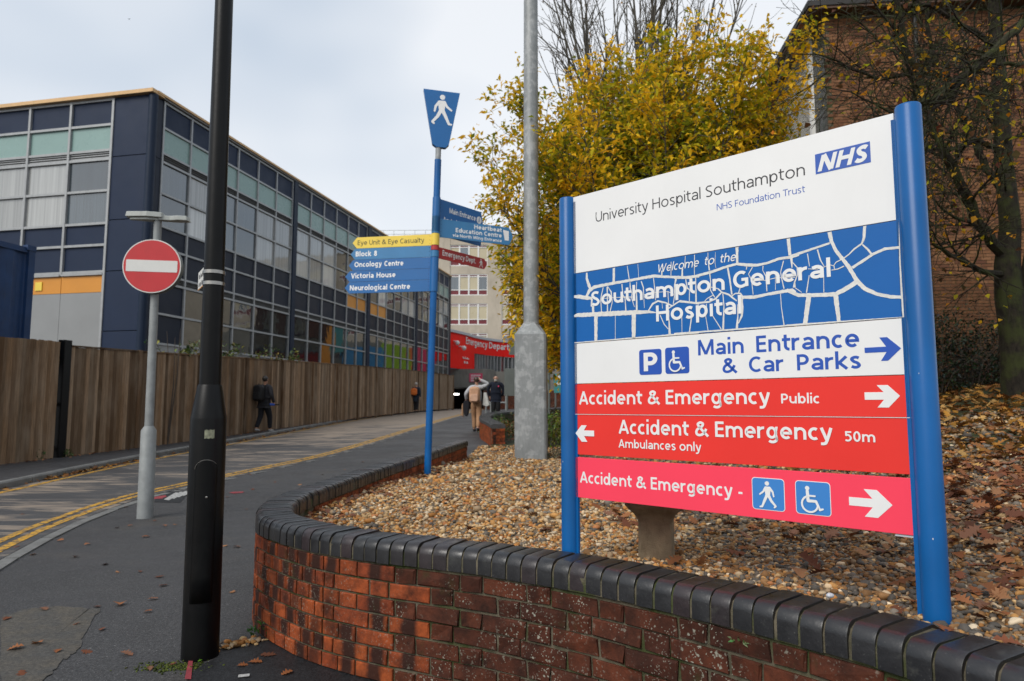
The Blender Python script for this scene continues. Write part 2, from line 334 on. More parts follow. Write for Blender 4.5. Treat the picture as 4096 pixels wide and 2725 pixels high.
K['footway'] = asphalt('footway_asphalt', (.05, .05, .053), (.16, .15, .14), .5)
def road_mat():
    t = NT('road_surface'); p = t.pos(); st = t.math('ADD', t.math('MULTIPLY', t.noise(t.pos((.28, 1.3, 1), R(-8)), 2.2, 7, .68, 1.1), .65), t.math('MULTIPLY', t.noise(t.pos((.5, 1, 1), R(20)), .9, 4, .6, .5), .35))
    big = t.noise(p, .3, 3); g = t.noise(p, 130, 2)
    c = t.mix(t.ramp(big, [(.3, 0), (.7, 1)]), (.04, .041, .045), (.06, .058, .058)); c = t.mix(t.ramp(g, [(.55, 0), (.75, .4)]), c, (.14, .135, .13))
    sep = t.n('ShaderNodeSeparateXYZ'); t.l(p, sep.inputs[0])
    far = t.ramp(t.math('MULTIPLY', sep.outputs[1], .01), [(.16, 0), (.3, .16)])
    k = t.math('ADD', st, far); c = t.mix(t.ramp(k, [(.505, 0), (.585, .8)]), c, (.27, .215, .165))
    t.bump(g, .3, .004); return t.set(c, t.ramp(st, [(.4, .45), (.6, .8)]), 0, .45)
K['road'] = road_mat()
K['kerb'] = plain('kerb_concrete', (.16, .16, .155), .8, 0, .3, 4, .3, 90, .3, .5, (.04, .045, .03))
def yellow():
    t = NT('worn_yellow_paint'); p = t.pos(); w = t.noise(p, 14, 6, .7)
    c = t.mix(t.ramp(w, [(.40, 1), (.54, 0)]), (.50, .27, .03), (.07, .065, .06)); return t.set(c, .7, 0, .3)
K['yellow'] = yellow()
K['red_spray'] = plain('red_spray_paint', (.25, .03, .04), .8, 0, .4, 20)
K['white_road'] = plain('worn_white_paint', (.36, .36, .35), .7, 0, .6, 30)
def brick(name, a, b, dark, lichen, moss=.25, lsc=24., burnt=0.):
    t = NT(name); r = t.rand(); p = t.pos(); n1 = t.noise(p, 9, 5, .65); n2 = t.noise(p, 60, 4)
    c = t.mix(r, a, b); c = t.mix(t.ramp(n1, [(.36, 0), (.68, .9)]), c, dark); c = t.mix(t.ramp(n2, [(.3, .3), (.7, 0)]), c, tuple(x*.5 for x in dark))
    if burnt:       # kiln marks: dark middles, redder arrises, brick by brick
        sp_ = t.n('ShaderNodeSeparateXYZ'); t.l(t.pos(obj=True), sp_.inputs[0]); ax_ = t.math('ABSOLUTE', t.math('ADD', sp_.outputs[0], t.math('MULTIPLY', t.math('SUBTRACT', n1, .5), .05)))
        k = t.math('MULTIPLY', t.ramp(ax_, [(.026, 1), (.05, .12)]), t.ramp(t.math('FRACT', t.math('MULTIPLY', r, 9.7)), [(.2, 0), (.55, burnt)])); c = t.mix(k, c, dark)
    if lichen:
        w = t.mix(.045, p, t.n('ShaderNodeTexNoise').outputs['Color']); nn = t.n('ShaderNodeTexNoise'); t.l(p, nn.inputs['Vector']); nn.inputs['Scale'].default_value = 70; w = t.mix(.02, p, nn.outputs['Color'])
        msk = t.ramp(t.noise(p, 4.3, 4, .6), [(.45, 0), (.6, 1)]); vd = t.voro(w, lsc*1.6); v2 = t.voro(w, lsc*3.4)
        sp = t.math('MAXIMUM', t.ramp(t.math('ADD', vd, t.math('MULTIPLY', n2, .45)), [(.36, 1), (.47, 0)]), t.ramp(t.math('ADD', v2, t.math('MULTIPLY', n1, .4)), [(.36, 1), (.46, 0)]))
        c = t.mix(t.math('MULTIPLY', t.math('MULTIPLY', sp, msk), lichen), c, (.30, .295, .24))
    c = t.mix(t.ramp(t.noise(t.pos((1, 1, .7)), 5.3, 6, .7), [(.60, 0), (.72, moss)]), c, (.03, .038, .012))
    t.bump(t.math('ADD', n1, t.math('MULTIPLY', n2, .6)), .55, .006); return t.set(c, t.ramp(n1, [(.3, .62), (.7, .9)]), 0, .16)
K['brick_new'] = brick('orange_red_brick', (.46, .105, .028), (.30, .06, .022), (.034, .014, .010), .35, .35, 24., 1.)
K['brick_old'] = brick('weathered_dark_brick', (.13, .037, .018), (.068, .022, .013), (.024, .012, .009), .9, .55)
def coping():
    t = NT('blue_engineering_brick'); r = t.rand(); p = t.pos(); n = t.noise(p, 22, 5, .6)
    c = t.mix(t.ramp(r, [(0, 0), (1, 1)]), (.011, .0115, .0135), (.019, .019, .021)); c = t.mix(t.ramp(t.math('FRACT', t.math('MULTIPLY', r, 7.13)), [(.72, 0), (.9, .7)]), c, (.034, .019, .021))
    c = t.mix(t.ramp(n, [(.3, .5), (.7, 0)]), c, (.010, .0105, .012)); c = t.mix(t.ramp(t.noise(p, 170, 2), [(.66, 0), (.76, .4)]), c, (.15, .15, .14)); c = t.mix(t.ramp(t.noise(p, 13, 6, .7), [(.60, 0), (.74, .5)]), c, (.075, .076, .066))
    t.bump(t.math('ADD', t.noise(p, 90, 3), n), .22, .003); return t.set(c, t.ramp(n, [(.3, .27), (.7, .46)]), 0, .6)
K['coping'] = coping()
def mortar():
    t = NT('mossy_mortar'); p = t.pos(); n = t.noise(p, 12, 6, .7)
    c = t.mix(t.ramp(n, [(.3, 0), (.6, 1)]), (.035, .036, .02), (.14, .12, .085)); c = t.mix(t.ramp(t.noise(p, 5, 5), [(.5, 0), (.62, .8)]), c, (.04, .055, .014))
    t.bump(t.noise(p, 110, 4), .6, .006); return t.set(c, .95, 0, .2)
K['mortar'] = mortar()
K['sign_white'] = paint('sign_white', (.80, .80, .79), .38, .03)
K['vinyl_white'] = plain('white_vinyl', (.78, .78, .77), .5, 0, .03, 20)
K['crack_white'] = plain('exposed_white_backing', (.72, .71, .67), .7, 0, .16, 70, .3, 200, .3, .18, (.35, .33, .28))
K['sign_blue'] = plain('blue_vinyl', (.006, .118, .40), .4, 0, .08, 2.5, .05, 90, .3)
K['text_blue'] = plain('royal_blue_vinyl', (.012, .078, .42), .42, 0, .05, 9)
K['nhs_blue'] = plain('logo_blue_vinyl', (.022, .092, .42), .42, 0, .05, 9)
K['text_black'] = plain('charcoal_vinyl', (.03, .03, .034), .5, 0, .05, 9)
K['sign_red'] = plain('red_vinyl', (.80, .043, .034), .38, 0, .07, 1.7, .03, 120, .22)
K['sign_pink'] = plain('coral_pink_vinyl', (.94, .062, .112), .38, 0, .05, 1.7, .03, 120, .22)
K['pict_blue'] = plain('sky_blue_vinyl', (.045, .22, .58), .36, 0, .05, 6)
def scuffed(name, c, rough=.33):
    t = NT(name); p = t.pos(); ch = t.ramp(t.voro(t.pos((1, 1, .6)), 26), [(.035, 1), (.06, 0)]); ch = t.math('MULTIPLY', ch, t.ramp(t.noise(p, 6, 3), [(.5, 0), (.56, 1)]))
    cc = t.mix(t.ramp(t.noise(p, 3, 5), [(.3, 0), (.7, 1)]), tuple(x*.85 for x in c), tuple(x*1.1 for x in c)); cc = t.mix(ch, cc, (.55, .55, .53))
    t.bump(t.noise(p, 140, 3), .05, .003); return t.set(cc, rough, 0, .32)
K['post_blue'] = scuffed('blue_post_paint', (.004, .098, .31))
K['finger_blue'] = plain('finger_sign_blue', (.006, .115, .34), .4, 0, .06, 3, 0, 60, .5, .08)
K['finger_pale'] = plain('faded_finger_sign_blue', (.035, .19, .40), .45, 0, .12, 3, 0, 60, .5, .1)
K['finger_yellow'] = plain('finger_sign_yellow', (.80, .58, .07), .45, 0, .06, 3)
K['finger_red'] = plain('finger_sign_red', (.42, .025, .025), .45, 0, .08, 3)
K['text_olive'] = plain('dark_olive_vinyl', (.06, .06, .015), .5, 0, .05, 9)
def galv():
    t = NT('galvanised_steel'); p = t.pos(); v = t.n('ShaderNodeTexVoronoi'); t.l(t.mix(.12, p, t.n('ShaderNodeTexNoise').outputs['Color']), v.inputs['Vector']); v.inputs['Scale'].default_value = 9
    pt = t.ramp(t.math('ADD', t.noise(p, 7, 5, .6), 0), [(.50, 0), (.57, 1)]); n = t.noise(p, 2.2, 4); f = t.noise(t.pos((1, 1, .3)), 30, 4)
    c = t.mix(t.ramp(n, [(.3, 0), (.7, 1)]), (.20, .213, .215), (.30, .315, .315)); c = t.mix(t.math('MULTIPLY', pt, .55), c, (.44, .45, .45)); c = t.mix(t.ramp(f, [(.35, .35), (.6, 0)]), c, (.16, .17, .17))
    return t.set(c, t.ramp(pt, [(0, .5), (1, .62)]), .15, .5)
K['galv'] = galv()
K['galv_light'] = plain('pale_galvanised_steel', (.26, .275, .275), .55, .15, .22, 8, .1, 60, .4, .3, (.16, .165, .16))
K['grey_back'] = plain('grey_sign_back', (.12, .135, .128), .55, .1, .12, 3, 0, 60, .4, .15)
K['black_paint'] = plain('black_gloss_paint', (.0035, .0037, .004), .38, 0, .3, 5, .12, 30, .2, .12, (.02, .02, .019))
K['steel'] = plain('stainless_band', (.35, .34, .32), .35, .9, .15, 30)
K['sign_roundel'] = plain('red_roundel', (.52, .025, .03), .42, 0, .07, 5, 0, 60, .5, .08)
K['white_refl'] = plain('off_white_sheeting', (.66, .66, .63), .45, 0, .04, 9, 0, 60, .5, .05)
K['lum'] = plain('luminaire_grey', (.36, .38, .36), .5, 0, .1, 8, 0, 60, .5, .2)
K['sticker'] = plain('peeling_sticker', (.24, .25, .17), .6, 0, .6, 60)
def wood(name, a, b, grain=1.):
    t = NT(name); r = t.rand(); gi = t.n('ShaderNodeObjectInfo').outputs['Location']
    p = t.pos((1, 1, .05), 0); n = t.noise(p, 55, 5, .65); big = t.noise(t.pos((1, 1, .3)), 3.3, 5)
    sep = t.n('ShaderNodeSeparateXYZ'); t.l(t.pos(), sep.inputs[0])
    c = t.mix(r, a, b); c = t.mix(1, c, t.ramp(t.math('FRACT', t.math('MULTIPLY', r, 13.3)), [(0, .5), (1, 1.45)]), 'MULTIPLY'); c = t.mix(t.ramp(n, [(.38, .55), (.62, 0)]), c, tuple(x*.34 for x in a)); c = t.mix(t.ramp(big, [(.45, 0), (.75, .5)]), c, (.34, .27, .20)); c = t.mix(t.ramp(t.math('FRACT', t.math('MULTIPLY', r, 5.7)), [(.7, 0), (1, .6)]), c, (.075, .04, .02))
    t.bump(n, .35, .004); return t.set(c, .8, 0, .14)
K['board'] = wood('weathered_fence_board', (.20, .122, .068), (.31, .22, .145))
K['fence_post'] = wood('fence_post_timber', (.13, .075, .038), (.17, .10, .055))
def bark(name, a, b, moss):
    t = NT(name); p = t.pos((1, 1, .35)); n = t.noise(p, 26, 6, .65); g = t.noise(t.pos(), 4, 5, .6)
    c = t.mix(t.ramp(n, [(.35, 0), (.65, 1)]), a, b); c = t.mix(t.ramp(g, [(.45, 0), (.62, moss)]), c, (.045, .055, .014)); t.bump(n, .7, .012); return t.set(c, .9, 0, .25)
K['bark'] = bark('mossy_bark', (.010, .008, .006), (.03, .024, .017), .7)
K['bark_grey'] = bark('grey_bark', (.05, .045, .038), (.11, .10, .085), .2)
K['leaf'] = attrmat('autumn_leaf', .6, .1, .42); K['litter'] = attrmat('fallen_leaf', .65, .14, .12)
K['stone'] = attrmat('gravel_stone', .6, .16); K['plantleaf'] = attrmat('green_leaf', .45, .4, .25)
K['soil'] = plain('damp_soil', (.045, .03, .02), .9, 0, .4, 9, .6, 70, .3)
K['bedsoil'] = plain('gritty_gravel_bed', (.20, .14, .085), .8, 0, .45, 28, .7, 90, .35)
K['lawn'] = plain('thin_grass_ground', (.035, .042, .014), .9, 0, .45, 7, .6, 60, .3, .5, (.05, .03, .015))
K['stonepost'] = plain('mossy_cast_stone', (.22, .17, .11), .9, 0, .3, 14, .9, 160, .25, .5, (.05, .038, .02))
K['navy'] = plain('navy_cladding', (.014, .025, .055), .5, .0, .1, .8, 0, 60, .2, .05)
K['navy_dark'] = plain('dark_navy_cladding', (.0075, .0125, .027), .45, .0, .1, .8, 0, 60, .25)
K['navy_post'] = plain('blue_grey_pilaster', (.010, .02, .042), .5, 0, .1, 2, 0, 60, .2)
K['teal'] = plain('pale_green_spandrel', (.23, .35, .325), .28, 0, .06, .8, 0, 60, .5, .05, (.12, .17, .14))
K['alu'] = plain('grey_aluminium', (.34, .35, .355), .42, .2, .12, 4, 0, 60, .5, .3, (.1, .1, .08))
K['coping_trim'] = plain('peach_coping_trim', (.66, .42, .20), .6, 0, .1, 3, 0, 60, .4, .2, (.2, .17, .08))
K['orange'] = plain('orange_cladding', (.62, .25, .025), .4, 0, .07, 1.2)
K['silver'] = plain('silver_cladding', (.27, .275, .275), .35, .3, .1, .9)
K['louvre'] = plain('dark_louvre', (.07, .07, .068), .6, .2, .3, 8)
def glass(name, c, rough=.03, ior=2.3, wav=.02):
    t = NT(name); p = t.pos(); t.bump(t.noise(p, 1.1, 2), wav, .3); r = t.rand(); st = t.noise(t.pos((14, 14, .15)), 1., 2); cc = t.mix(1, c, t.ramp(r, [(0, .55), (1, 1.45)]), 'MULTIPLY'); cc = t.mix(1, cc, t.ramp(st, [(.35, .8), (.65, 1.2)]), 'MULTIPLY'); return t.set(cc, rough, 0, .5, ior)
K['glass'] = glass('dark_window_glass', (.012, .016, .017)); K['glass_blue'] = glass('blue_grey_window_glass', (.055, .075, .09), .05)
K['blind'] = glass('window_with_blind', (.33, .335, .325), .05, 2.1)
K['blind_warm'] = plain('window_with_cream_blind', (.50, .44, .30), .3, 0, .1, .6)
K['concrete'] = plain('weathered_concrete', (.47, .415, .335), .85, 0, .2, .35, .2, 6, .3, .45, (.22, .19, .15))
K['concrete_dk'] = plain('grey_concrete', (.22, .21, .185), .85, 0, .25, .6, .2, 8, .3, .6, (.05, .047, .04))
K['upvc'] = plain('white_window_frame', (.72, .72, .70), .4, 0, .04, 3)
K['maroon'] = plain('maroon_panel', (.16, .02, .028), .4, 0, .2, 2)
K['red_clad'] = plain('red_cladding', (.9, .014, .010), .5, 0, .06, .6, 0, 60, .15)
K['red_dark'] = plain('deep_red_cladding', (.30, .012, .012), .4, 0, .1, .6)
K['grey_trim'] = plain('pale_grey_trim', (.48, .5, .54), .5, .1, .06, 2)
K['green_clad'] = plain('lime_cladding', (.24, .42, .012), .4, 0, .06, .6)
K['azure_clad'] = plain('azure_cladding', (.03, .20, .42), .4, 0, .06, .6)
K['pink_clad'] = plain('magenta_cladding', (.62, .04, .12), .4, 0, .06, .6)
K['coral_clad'] = plain('coral_cladding', (.66, .12, .04), .4, 0, .06, .6)
K['teal_clad'] = plain('teal_cladding', (.05, .24, .25), .4, 0, .06, .6)
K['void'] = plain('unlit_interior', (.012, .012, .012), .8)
K['container'] = plain('blue_container_paint', (.012, .04, .115), .5, 0, .25, 3, .1, 40, .4, .35, (.03, .03, .035))
K['skin'] = plain('skin', (.42, .235, .165), .5, 0, .06, 20); K['skin_tan'] = plain('tanned_skin', (.34, .18, .12), .5, 0, .06, 20)
K['hair_dark'] = plain('dark_hair', (.014, .011, .009), .5, 0, .3, 90, .5, 200); K['hair_grey'] = plain('grey_hair', (.35, .33, .30), .6, 0, .2, 90, .5, 200); K['hair_brown'] = plain('brown_hair', (.05, .028, .018), .5, 0, .3, 90, .5, 200)
def cloth(name, c, r=.85): return plain(name, c, r, 0, .18, 9, .35, 40, .25)
K['lampglow'] = NT('lit_lamp').m; _n = K['lampglow'].node_tree.nodes['Principled BSDF']; _n.inputs['Emission Color'].default_value = (1, .97, .9, 1); _n.inputs['Emission Strength'].default_value = 5
K['pipe'] = plain('dark_pipe', (.02, .018, .016), .6); K['shrub_dark'] = attrmat('dark_shrub_leaf', .5, .3, .15)
K['twig'] = plain('dry_twig', (.075, .058, .045), .9, 0, .3, 20); K['bird'] = plain('bird_grey', (.05, .05, .055), .8)
K['ground_far'] = K['footway']
# ------------------------------------------------------------------ the setting: ground, road, footway, kerbs, lines
def polyline(pts, step):
    "smooth resampled path with tangents"
    P = [Vector((p[0], p[1], p[2] if len(p) > 2 else 0)) for p in pts]; out = []
    Q = [P[0]*2-P[1]] + P + [P[-1]*2-P[-2]]
    for i in range(1, len(Q)-2):
        a, b, c, d = Q[i-1:i+3]
        for k in range(12):
            t = k/12; out.append(.5*((2*b) + (c-a)*t + (2*a-5*b+4*c-d)*t*t + (3*b-a-3*c+d)*t**3))
    out.append(P[-1]); L = [0]
    for i in range(1, len(out)): L.append(L[-1] + (out[i]-out[i-1]).length)
    arr = np.array([tuple(o) for o in out]); L = np.array(L); n = max(2, int(round(L[-1]/step))+1); s = np.linspace(0, L[-1], n)
    return s, np.stack([np.interp(s, L, arr[:, k]) for k in range(3)], 1)
class Path:
    def __init__(s, pts, step=.02):
        s.s, s.p = polyline(pts, step); s.L = s.s[-1]; d = np.gradient(s.p[:, :2], axis=0); s.t = d/np.linalg.norm(d, axis=1)[:, None]
    def at(s, x, off=0.):
        px, py, pz = (float(np.interp(x, s.s, s.p[:, k])) for k in range(3)); tx, ty = (float(np.interp(x, s.s, s.t[:, k])) for k in range(2))
        l = math.hypot(tx, ty); tx /= l; ty /= l
        return Vector((px - ty*off, py + tx*off, pz)), Vector((tx, ty, 0))     # off > 0: to the left of travel
# wide ground sheet
xs = np.concatenate([np.linspace(-400, -14, 14), np.linspace(-12, 10, 45), np.linspace(12, 400, 16)])
ys = np.concatenate([np.linspace(-200, -8, 8), np.linspace(-6, 62, 137), np.linspace(66, 600, 20)])
V = [(x, y, gh(x, y)) for y in ys for x in xs]; nx = len(xs)
Fq = [(j*nx+i, j*nx+i+1, (j+1)*nx+i+1, (j+1)*nx+i) for j in range(len(ys)-1) for i in range(nx-1)]
g = bpy.data.objects.new('ground', np_mesh('ground', V, Fq, K['pave'], smooth=True)); col.objects.link(g); g['kind'] = 'structure'
near = Path([(-.7, -3), (-2.3, 2), (-3.65, 4.4), (-4.27, 5.94), (-4.78, 7.7), (-5.0, 9.4), (-4.85, 10.8), (-4.45, 12.6), (-3.9, 15.1), (-3.4, 20), (-2.95, 26), (-2.45, 33), (-2.1, 40), (-1.7, 50)], .25)
farE = Path([(-5.2, -3), (-6.4, 2), (-7.1, 6), (-7.5, 9.8), (-7.75, 13), (-7.75, 16.5), (-7.45, 22), (-7.0, 30), (-6.3, 40), (-5.3, 50)], .25)
def strip(name, pa, oa, pb, ob, mat, lift, n=200, f0=0, f1=1, m=10):
    V = []; 
    for i in range(n):
        f = f0+(f1-f0)*i/(n-1); a = pa.at(f*pa.L, oa)[0]; b = pb.at(f*pb.L, ob)[0]
        for k in range(m):
            q = a.lerp(b, k/(m-1)); V.append((q.x, q.y, gh(q.x, q.y)+lift))
    Fc = [(i*m+k, i*m+k+1, (i+1)*m+k+1, (i+1)*m+k) for i in range(n-1) for k in range(m-1)]
    o = bpy.data.objects.new(name, np_mesh(name, V, Fc, mat, smooth=True)); col.objects.link(o); return o
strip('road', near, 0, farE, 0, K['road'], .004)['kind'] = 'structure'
strip('yellow_line', near, .10, near, .19, K['yellow'], .008, 260, m=2)['kind'] = 'structure'
strip('yellow_line', near, .26, near, .35, K['yellow'], .008, 260, m=2)['kind'] = 'structure'
strip('yellow_line', farE, -.28, farE, -.17, K['yellow'], .008, 260, m=2)['kind'] = 'structure'
# left footway, a real step of 0.1 m, with its kerb
fence_path = Path([(-11.9, -2), (-10.75, 5), (-9.55, 12.8), (-8.05, 22), (-6.9, 30), (-5.4, 40), (-4.15, 48.2)], .1)
def slab(name, pa, oa, pb, ob, top, mat, n=160, f0=0, f1=1):
    m = MB()
    for i in range(n):
        f = f0+(f1-f0)*i/(n-1); a = pa.at(f*pa.L, oa)[0]; b = pb.at(f*pb.L, ob)[0]
        za = gh(a.x, a.y); zb = gh(b.x, b.y); m.v += [(a.x, a.y, za-.1), (a.x, a.y, za+top), (b.x, b.y, zb+top), (b.x, b.y, zb-.1)]
        if i:
            k = (i-1)*4
            for q in range(3): m.f.append((k+q, k+q+1, k+4+q+1, k+4+q))
    return m.build(name, mat, None, smooth=True)
slab('footway', farE, .12, fence_path, .3, .10, K['footway'])['kind'] = 'structure'
# kerb stones, one by one along the visible run
kerb = thing('kerb', farE.at(farE.L*.3)[0], None, None); kerb['kind'] = 'structure'
s = 6.0
while s < farE.L - 1:
    a, t = farE.at(s, 0.0); b, _ = farE.at(s+.9, 0.0); c = (a+b)/2; t = (b-a).normalized(); l = (b-a).length
    fr = Fr((c.x, c.y, 0), t); za = gh(a.x, a.y); zb = gh(b.x, b.y); m = MB()
    P = []
    for aa, z in ((-l/2+.004, za), (l/2-.004, zb)):
        for cc, zz in ((.0, -.1), (.0, .085), (-.02, .108), (-.118, .108), (-.118, -.1)): P.append(fr.pt(aa, z+zz, cc))
    m.v = [tuple(p) for p in P]; m.f = [(0, 1, 6, 5), (1, 2, 7, 6), (2, 3, 8, 7), (3, 4, 9, 8), (4, 3, 2, 1, 0), (5, 6, 7, 8, 9)]
    m.build('kerb_stone', K['kerb'], kerb); s += .915
ek = thing('edging_kerb', near.at(near.L*.3)[0], None, None); ek['kind'] = 'structure'
s = 4.0
while s < near.L*.75:
    a, t = near.at(s, -.02); b, _ = near.at(s+.9, -.02); t = (b-a).normalized(); fr = Fr(a, t); m = MB(); l = (b-a).length
    m.box((.004, gh(a.x, a.y)-a.z-.05, -.0), (l-.004, gh(a.x, a.y)-a.z+.0125, .11), fr); m.build('kerb_stone', K['kerb'], ek); s += .915
# fresh tarmac in the near corner, marks on the pavement
def sheet(name, pts, mat, lift, fn=gh):
    m = MB(); c = Vector((sum(p[0] for p in pts)/len(pts), sum(p[1] for p in pts)/len(pts), 0))
    m.v.append((c.x, c.y, fn(c.x, c.y)+lift)); m.v += [(p[0], p[1], fn(p[0], p[1])+lift) for p in pts]
    n = len(pts); m.f = [(0, i+1, (i+1) % n+1) for i in range(n)]; return m.build(name, mat)
def gp(x, y): p = on(gh, x, y); return (p.x, p.y)
d4 = 1.7378
sheet('fresh_tarmac', [gp(430*d4, 1560*d4), gp(470*d4, 1530*d4), gp(540*d4, 1497*d4), gp(600*d4, 1468*d4), (-1.1, 3.62), (-.6, 3.25), (.2, 2.8), (.9, 2.1), (1.3, 1.3), (1.2, .2), (-.2, .5), (-.7, 2.2)], K['tarmac'], .005)['kind'] = 'structure'
_pp = [(0, 2470), (90, 2440), (180, 2432), (300, 2428), (400, 2440), (360, 2500), (330, 2560), (300, 2610), (250, 2650), (180, 2720), (120, 2780), (0, 2780)]; _pq = []; _pr = random.Random(6)
for _a, _b in zip(_pp, _pp[1:]+_pp[:1]):
    for _k in range(6): _pq.append(gp(_a[0]+(_b[0]-_a[0])*_k/6+_pr.uniform(-9, 9), _a[1]+(_b[1]-_a[1])*_k/6+_pr.uniform(-6, 6)))
m_ = sheet('worn_patch', _pq, K['red_spray'], .004)
t = NT('silty_asphalt'); p = t.pos(); c_ = t.mix(t.ramp(t.noise(p, 6, 5), [(.35, 0), (.65, 1)]), (.05, .048, .044), (.07, .06, .046)); c_ = t.mix(1, c_, t.ramp(t.math('ADD', t.math('MULTIPLY', t.noise(p, 55, 3, .7), .55), t.math('MULTIPLY', t.noise(p, 230, 2), .45)), [(.36, .45), (.5, .95), (.64, 1.7)]), 'MULTIPLY'); t.bump(t.noise(p, 90, 4), .4, .004)
m_.data.materials[0] = t.set(c_, .75); m_['kind'] = 'structure'
def blotch(x, y, rx, ry, mat, name, lift=.006, n=12, seed=1):
    rr = random.Random(seed); c = on(gh, x, y)
    o = sheet(name, [(c.x+rx*math.cos(2*math.pi*i/n)*rr.uniform(.6, 1.2), c.y+ry*math.sin(2*math.pi*i/n)*rr.uniform(.6, 1.2)) for i in range(n)], mat, lift); o['kind'] = 'structure'; return o
blotch(630, 1992, .12, .2, K['red_spray'], 'spray_mark', seed=3); blotch(945, 1972, .1, .1, K['red_spray'], 'spray_mark', seed=5)
sheet('spray_mark', [gp(738, 2725), gp(756, 2640), gp(772, 2640), gp(764, 2725)], K['red_spray'], .009)['kind'] = 'structure'
for k in range(5):
    x0 = 655+k*20; sheet('painted_stripe', [gp(x0, 2000-k*6), gp(x0+22, 2003-k*6), gp(x0+66, 1974-k*3), gp(x0+46, 1972-k*3)], K['white_road'], .006)['kind'] = 'structure'
cv = sheet('inspection_cover', [gp(610, 2010), gp(720, 2012), gp(760, 1968), gp(668, 1966)], K['tarmac'], .004); tag(cv, 'dark inspection cover with white spray stripes, set in the pavement behind the black column', 'cover')
# ------------------------------------------------------------------ planting bed
WALL = [(-1.02, 12.55), (-1.25, 9.98), (-1.4, 8.33), (-1.525, 6.98), (-1.605, 5.9), (-1.655, 5.2), (-1.655, 4.75), (-1.60, 4.4), (-1.5, 4.08), (-1.41, 3.93), (-1.29, 3.78), (-1.2, 3.685), (-1.09, 3.575),
        (-.96, 3.465), (-.85, 3.39), (-.76, 3.335), (-.61, 3.25), (-.46, 3.18), (-.32, 3.115), (-.185, 3.05), (-.057, 2.975), (.069, 2.89), (.191, 2.805), (.309, 2.71), (.424, 2.61), (.532, 2.51), (.640, 2.40),
        (.742, 2.295), (.838, 2.185), (.934, 2.08), (1.02, 1.965), (1.10, 1.84), (1.22, 1.62), (1.34, 1.32), (1.42, 1.0), (1.46, .6)]
wall = Path(WALL, .01)
WALL2 = [(-.47, 16.0, .84), (-.62, 17.2, .88), (-.84, 18.6, .93), (-.93, 20, .99), (-.85, 21.3, 1.03), (-.55, 22.6, 1.08), (.1, 24, 1.12), (1.4, 25.6, 1.2), (4, 27.5, 1.3)]
wall2 = Path(WALL2, .05)
poly_in = [tuple(wall.at(s, .10)[0][:2]) for s in np.linspace(0, wall.L, 160)]
bed_poly = [(-.47, 16.0)] + [(-.85, 12.9)] + poly_in + [(3, .2), (60, -2), (60, 60), (3.5, 60), (3.9, 27.6)] + [tuple(wall2.at(s, -.1)[0][:2]) for s in np.linspace(wall2.L, 0, 30)]
BP = np.array(bed_poly)
def inside(X, Y, P=BP):
    X = np.asarray(X); Y = np.asarray(Y); r = np.zeros(X.shape, bool); j = len(P)-1
    for i in range(len(P)):
        xi, yi = P[i]; xj, yj = P[j]; c = ((yi > Y) != (yj > Y))
        with np.errstate(divide='ignore', invalid='ignore'): r ^= c & (X < (xj-xi)*(Y-yi)/(yj-yi+1e-12)+xi)
        j = i
    return r
def bump2(x, y): return .012*math.sin(x*3.1+y*1.7)+.01*math.sin(x*5.3-y*4.1)
bxs = np.concatenate([np.arange(-1.8, 4, .07), np.arange(4, 14, .4), np.arange(14, 61, 4)]); bys = np.concatenate([np.arange(.2, 5.5, .07), np.arange(5.5, 18, .2), np.arange(18, 61, 1.5)])
GX, GY = np.meshgrid(bxs, bys); nx = len(bxs); V = [(x, y, bh(x, y)+bump2(x, y)) for x, y in zip(GX.ravel(), GY.ravel())]
cx = (GX[:-1, :-1]+GX[1:, 1:])/2; cyy = (GY[:-1, :-1]+GY[1:, 1:])/2; ins = inside(cx, cyy)
Fq = [(j*nx+i, j*nx+i+1, (j+1)*nx+i+1, (j+1)*nx+i) for j, i in zip(*np.nonzero(ins))]
me = np_mesh('planting_bed', V, Fq, K['bedsoil'], smooth=True); me.materials.append(K['lawn'])
mi = [1 if (cx[j, i] > 2.2 and cyy[j, i] > 5.2) or cyy[j, i] > 14.5 else 0 for j, i in zip(*np.nonzero(ins))]
if len(mi) == len(me.polygons): me.polygons.foreach_set('material_index', mi)
b_ = bpy.data.objects.new('planting_bed', me); col.objects.link(b_); b_['kind'] = 'structure'
# ------------------------------------------------------------------ brick wall round the bed
TH = .215
bw = thing('brick_wall', wall.at(wall.L*.62, .1)[0], 'low curved red brick wall with black rounded coping around the gravel bed', 'wall')
rnd = random.Random(7)
def brick_mesh(w, h, d, mat, seed, j=.004):
    rr = random.Random(seed); m = MB(); b = .004
    # chamfered block, front face towards -y of the object (c axis), slightly irregular
    P = []
    for y, e in ((0, b), (b, 0), (d, 0)):
        for x, z in ((-1, 0), (1, 0), (1, 1), (-1, 1)):
            P.append((x*(w/2-e)+rr.uniform(-j, j)*.5, y+(rr.uniform(-j, j)*.6 if y == 0 else 0), (e if z == 0 else h-e)+rr.uniform(-j, j)*.4))
    m.v = P; m.f = [(0, 1, 2, 3), (4, 0, 3, 7), (1, 5, 6, 2), (3, 2, 6, 7), (4, 5, 1, 0), (8, 4, 7, 11), (5, 9, 10, 6), (7, 6, 10, 11), (8, 9, 5, 4), (9, 8, 11, 10)]
    return m.mesh('brick', mat)
BM = {}
for kind, mat in (('new', K['brick_new']), ('old', K['brick_old'])):
    for nm, w in (('h', .1025), ('s', .215), ('q', .06)):
        BM[kind, nm] = [brick_mesh(w, .065, .1, mat, hash((kind, nm, i)) % 999 if False else len(kind)*31+ord(nm)*7+i, .0035 if kind == 'new' else .010) for i in range(5)]
s_old = [s for s in np.linspace(0, wall.L, 900) if wall.at(s)[0].x > -.45 and wall.at(s)[0].y < 4][0]
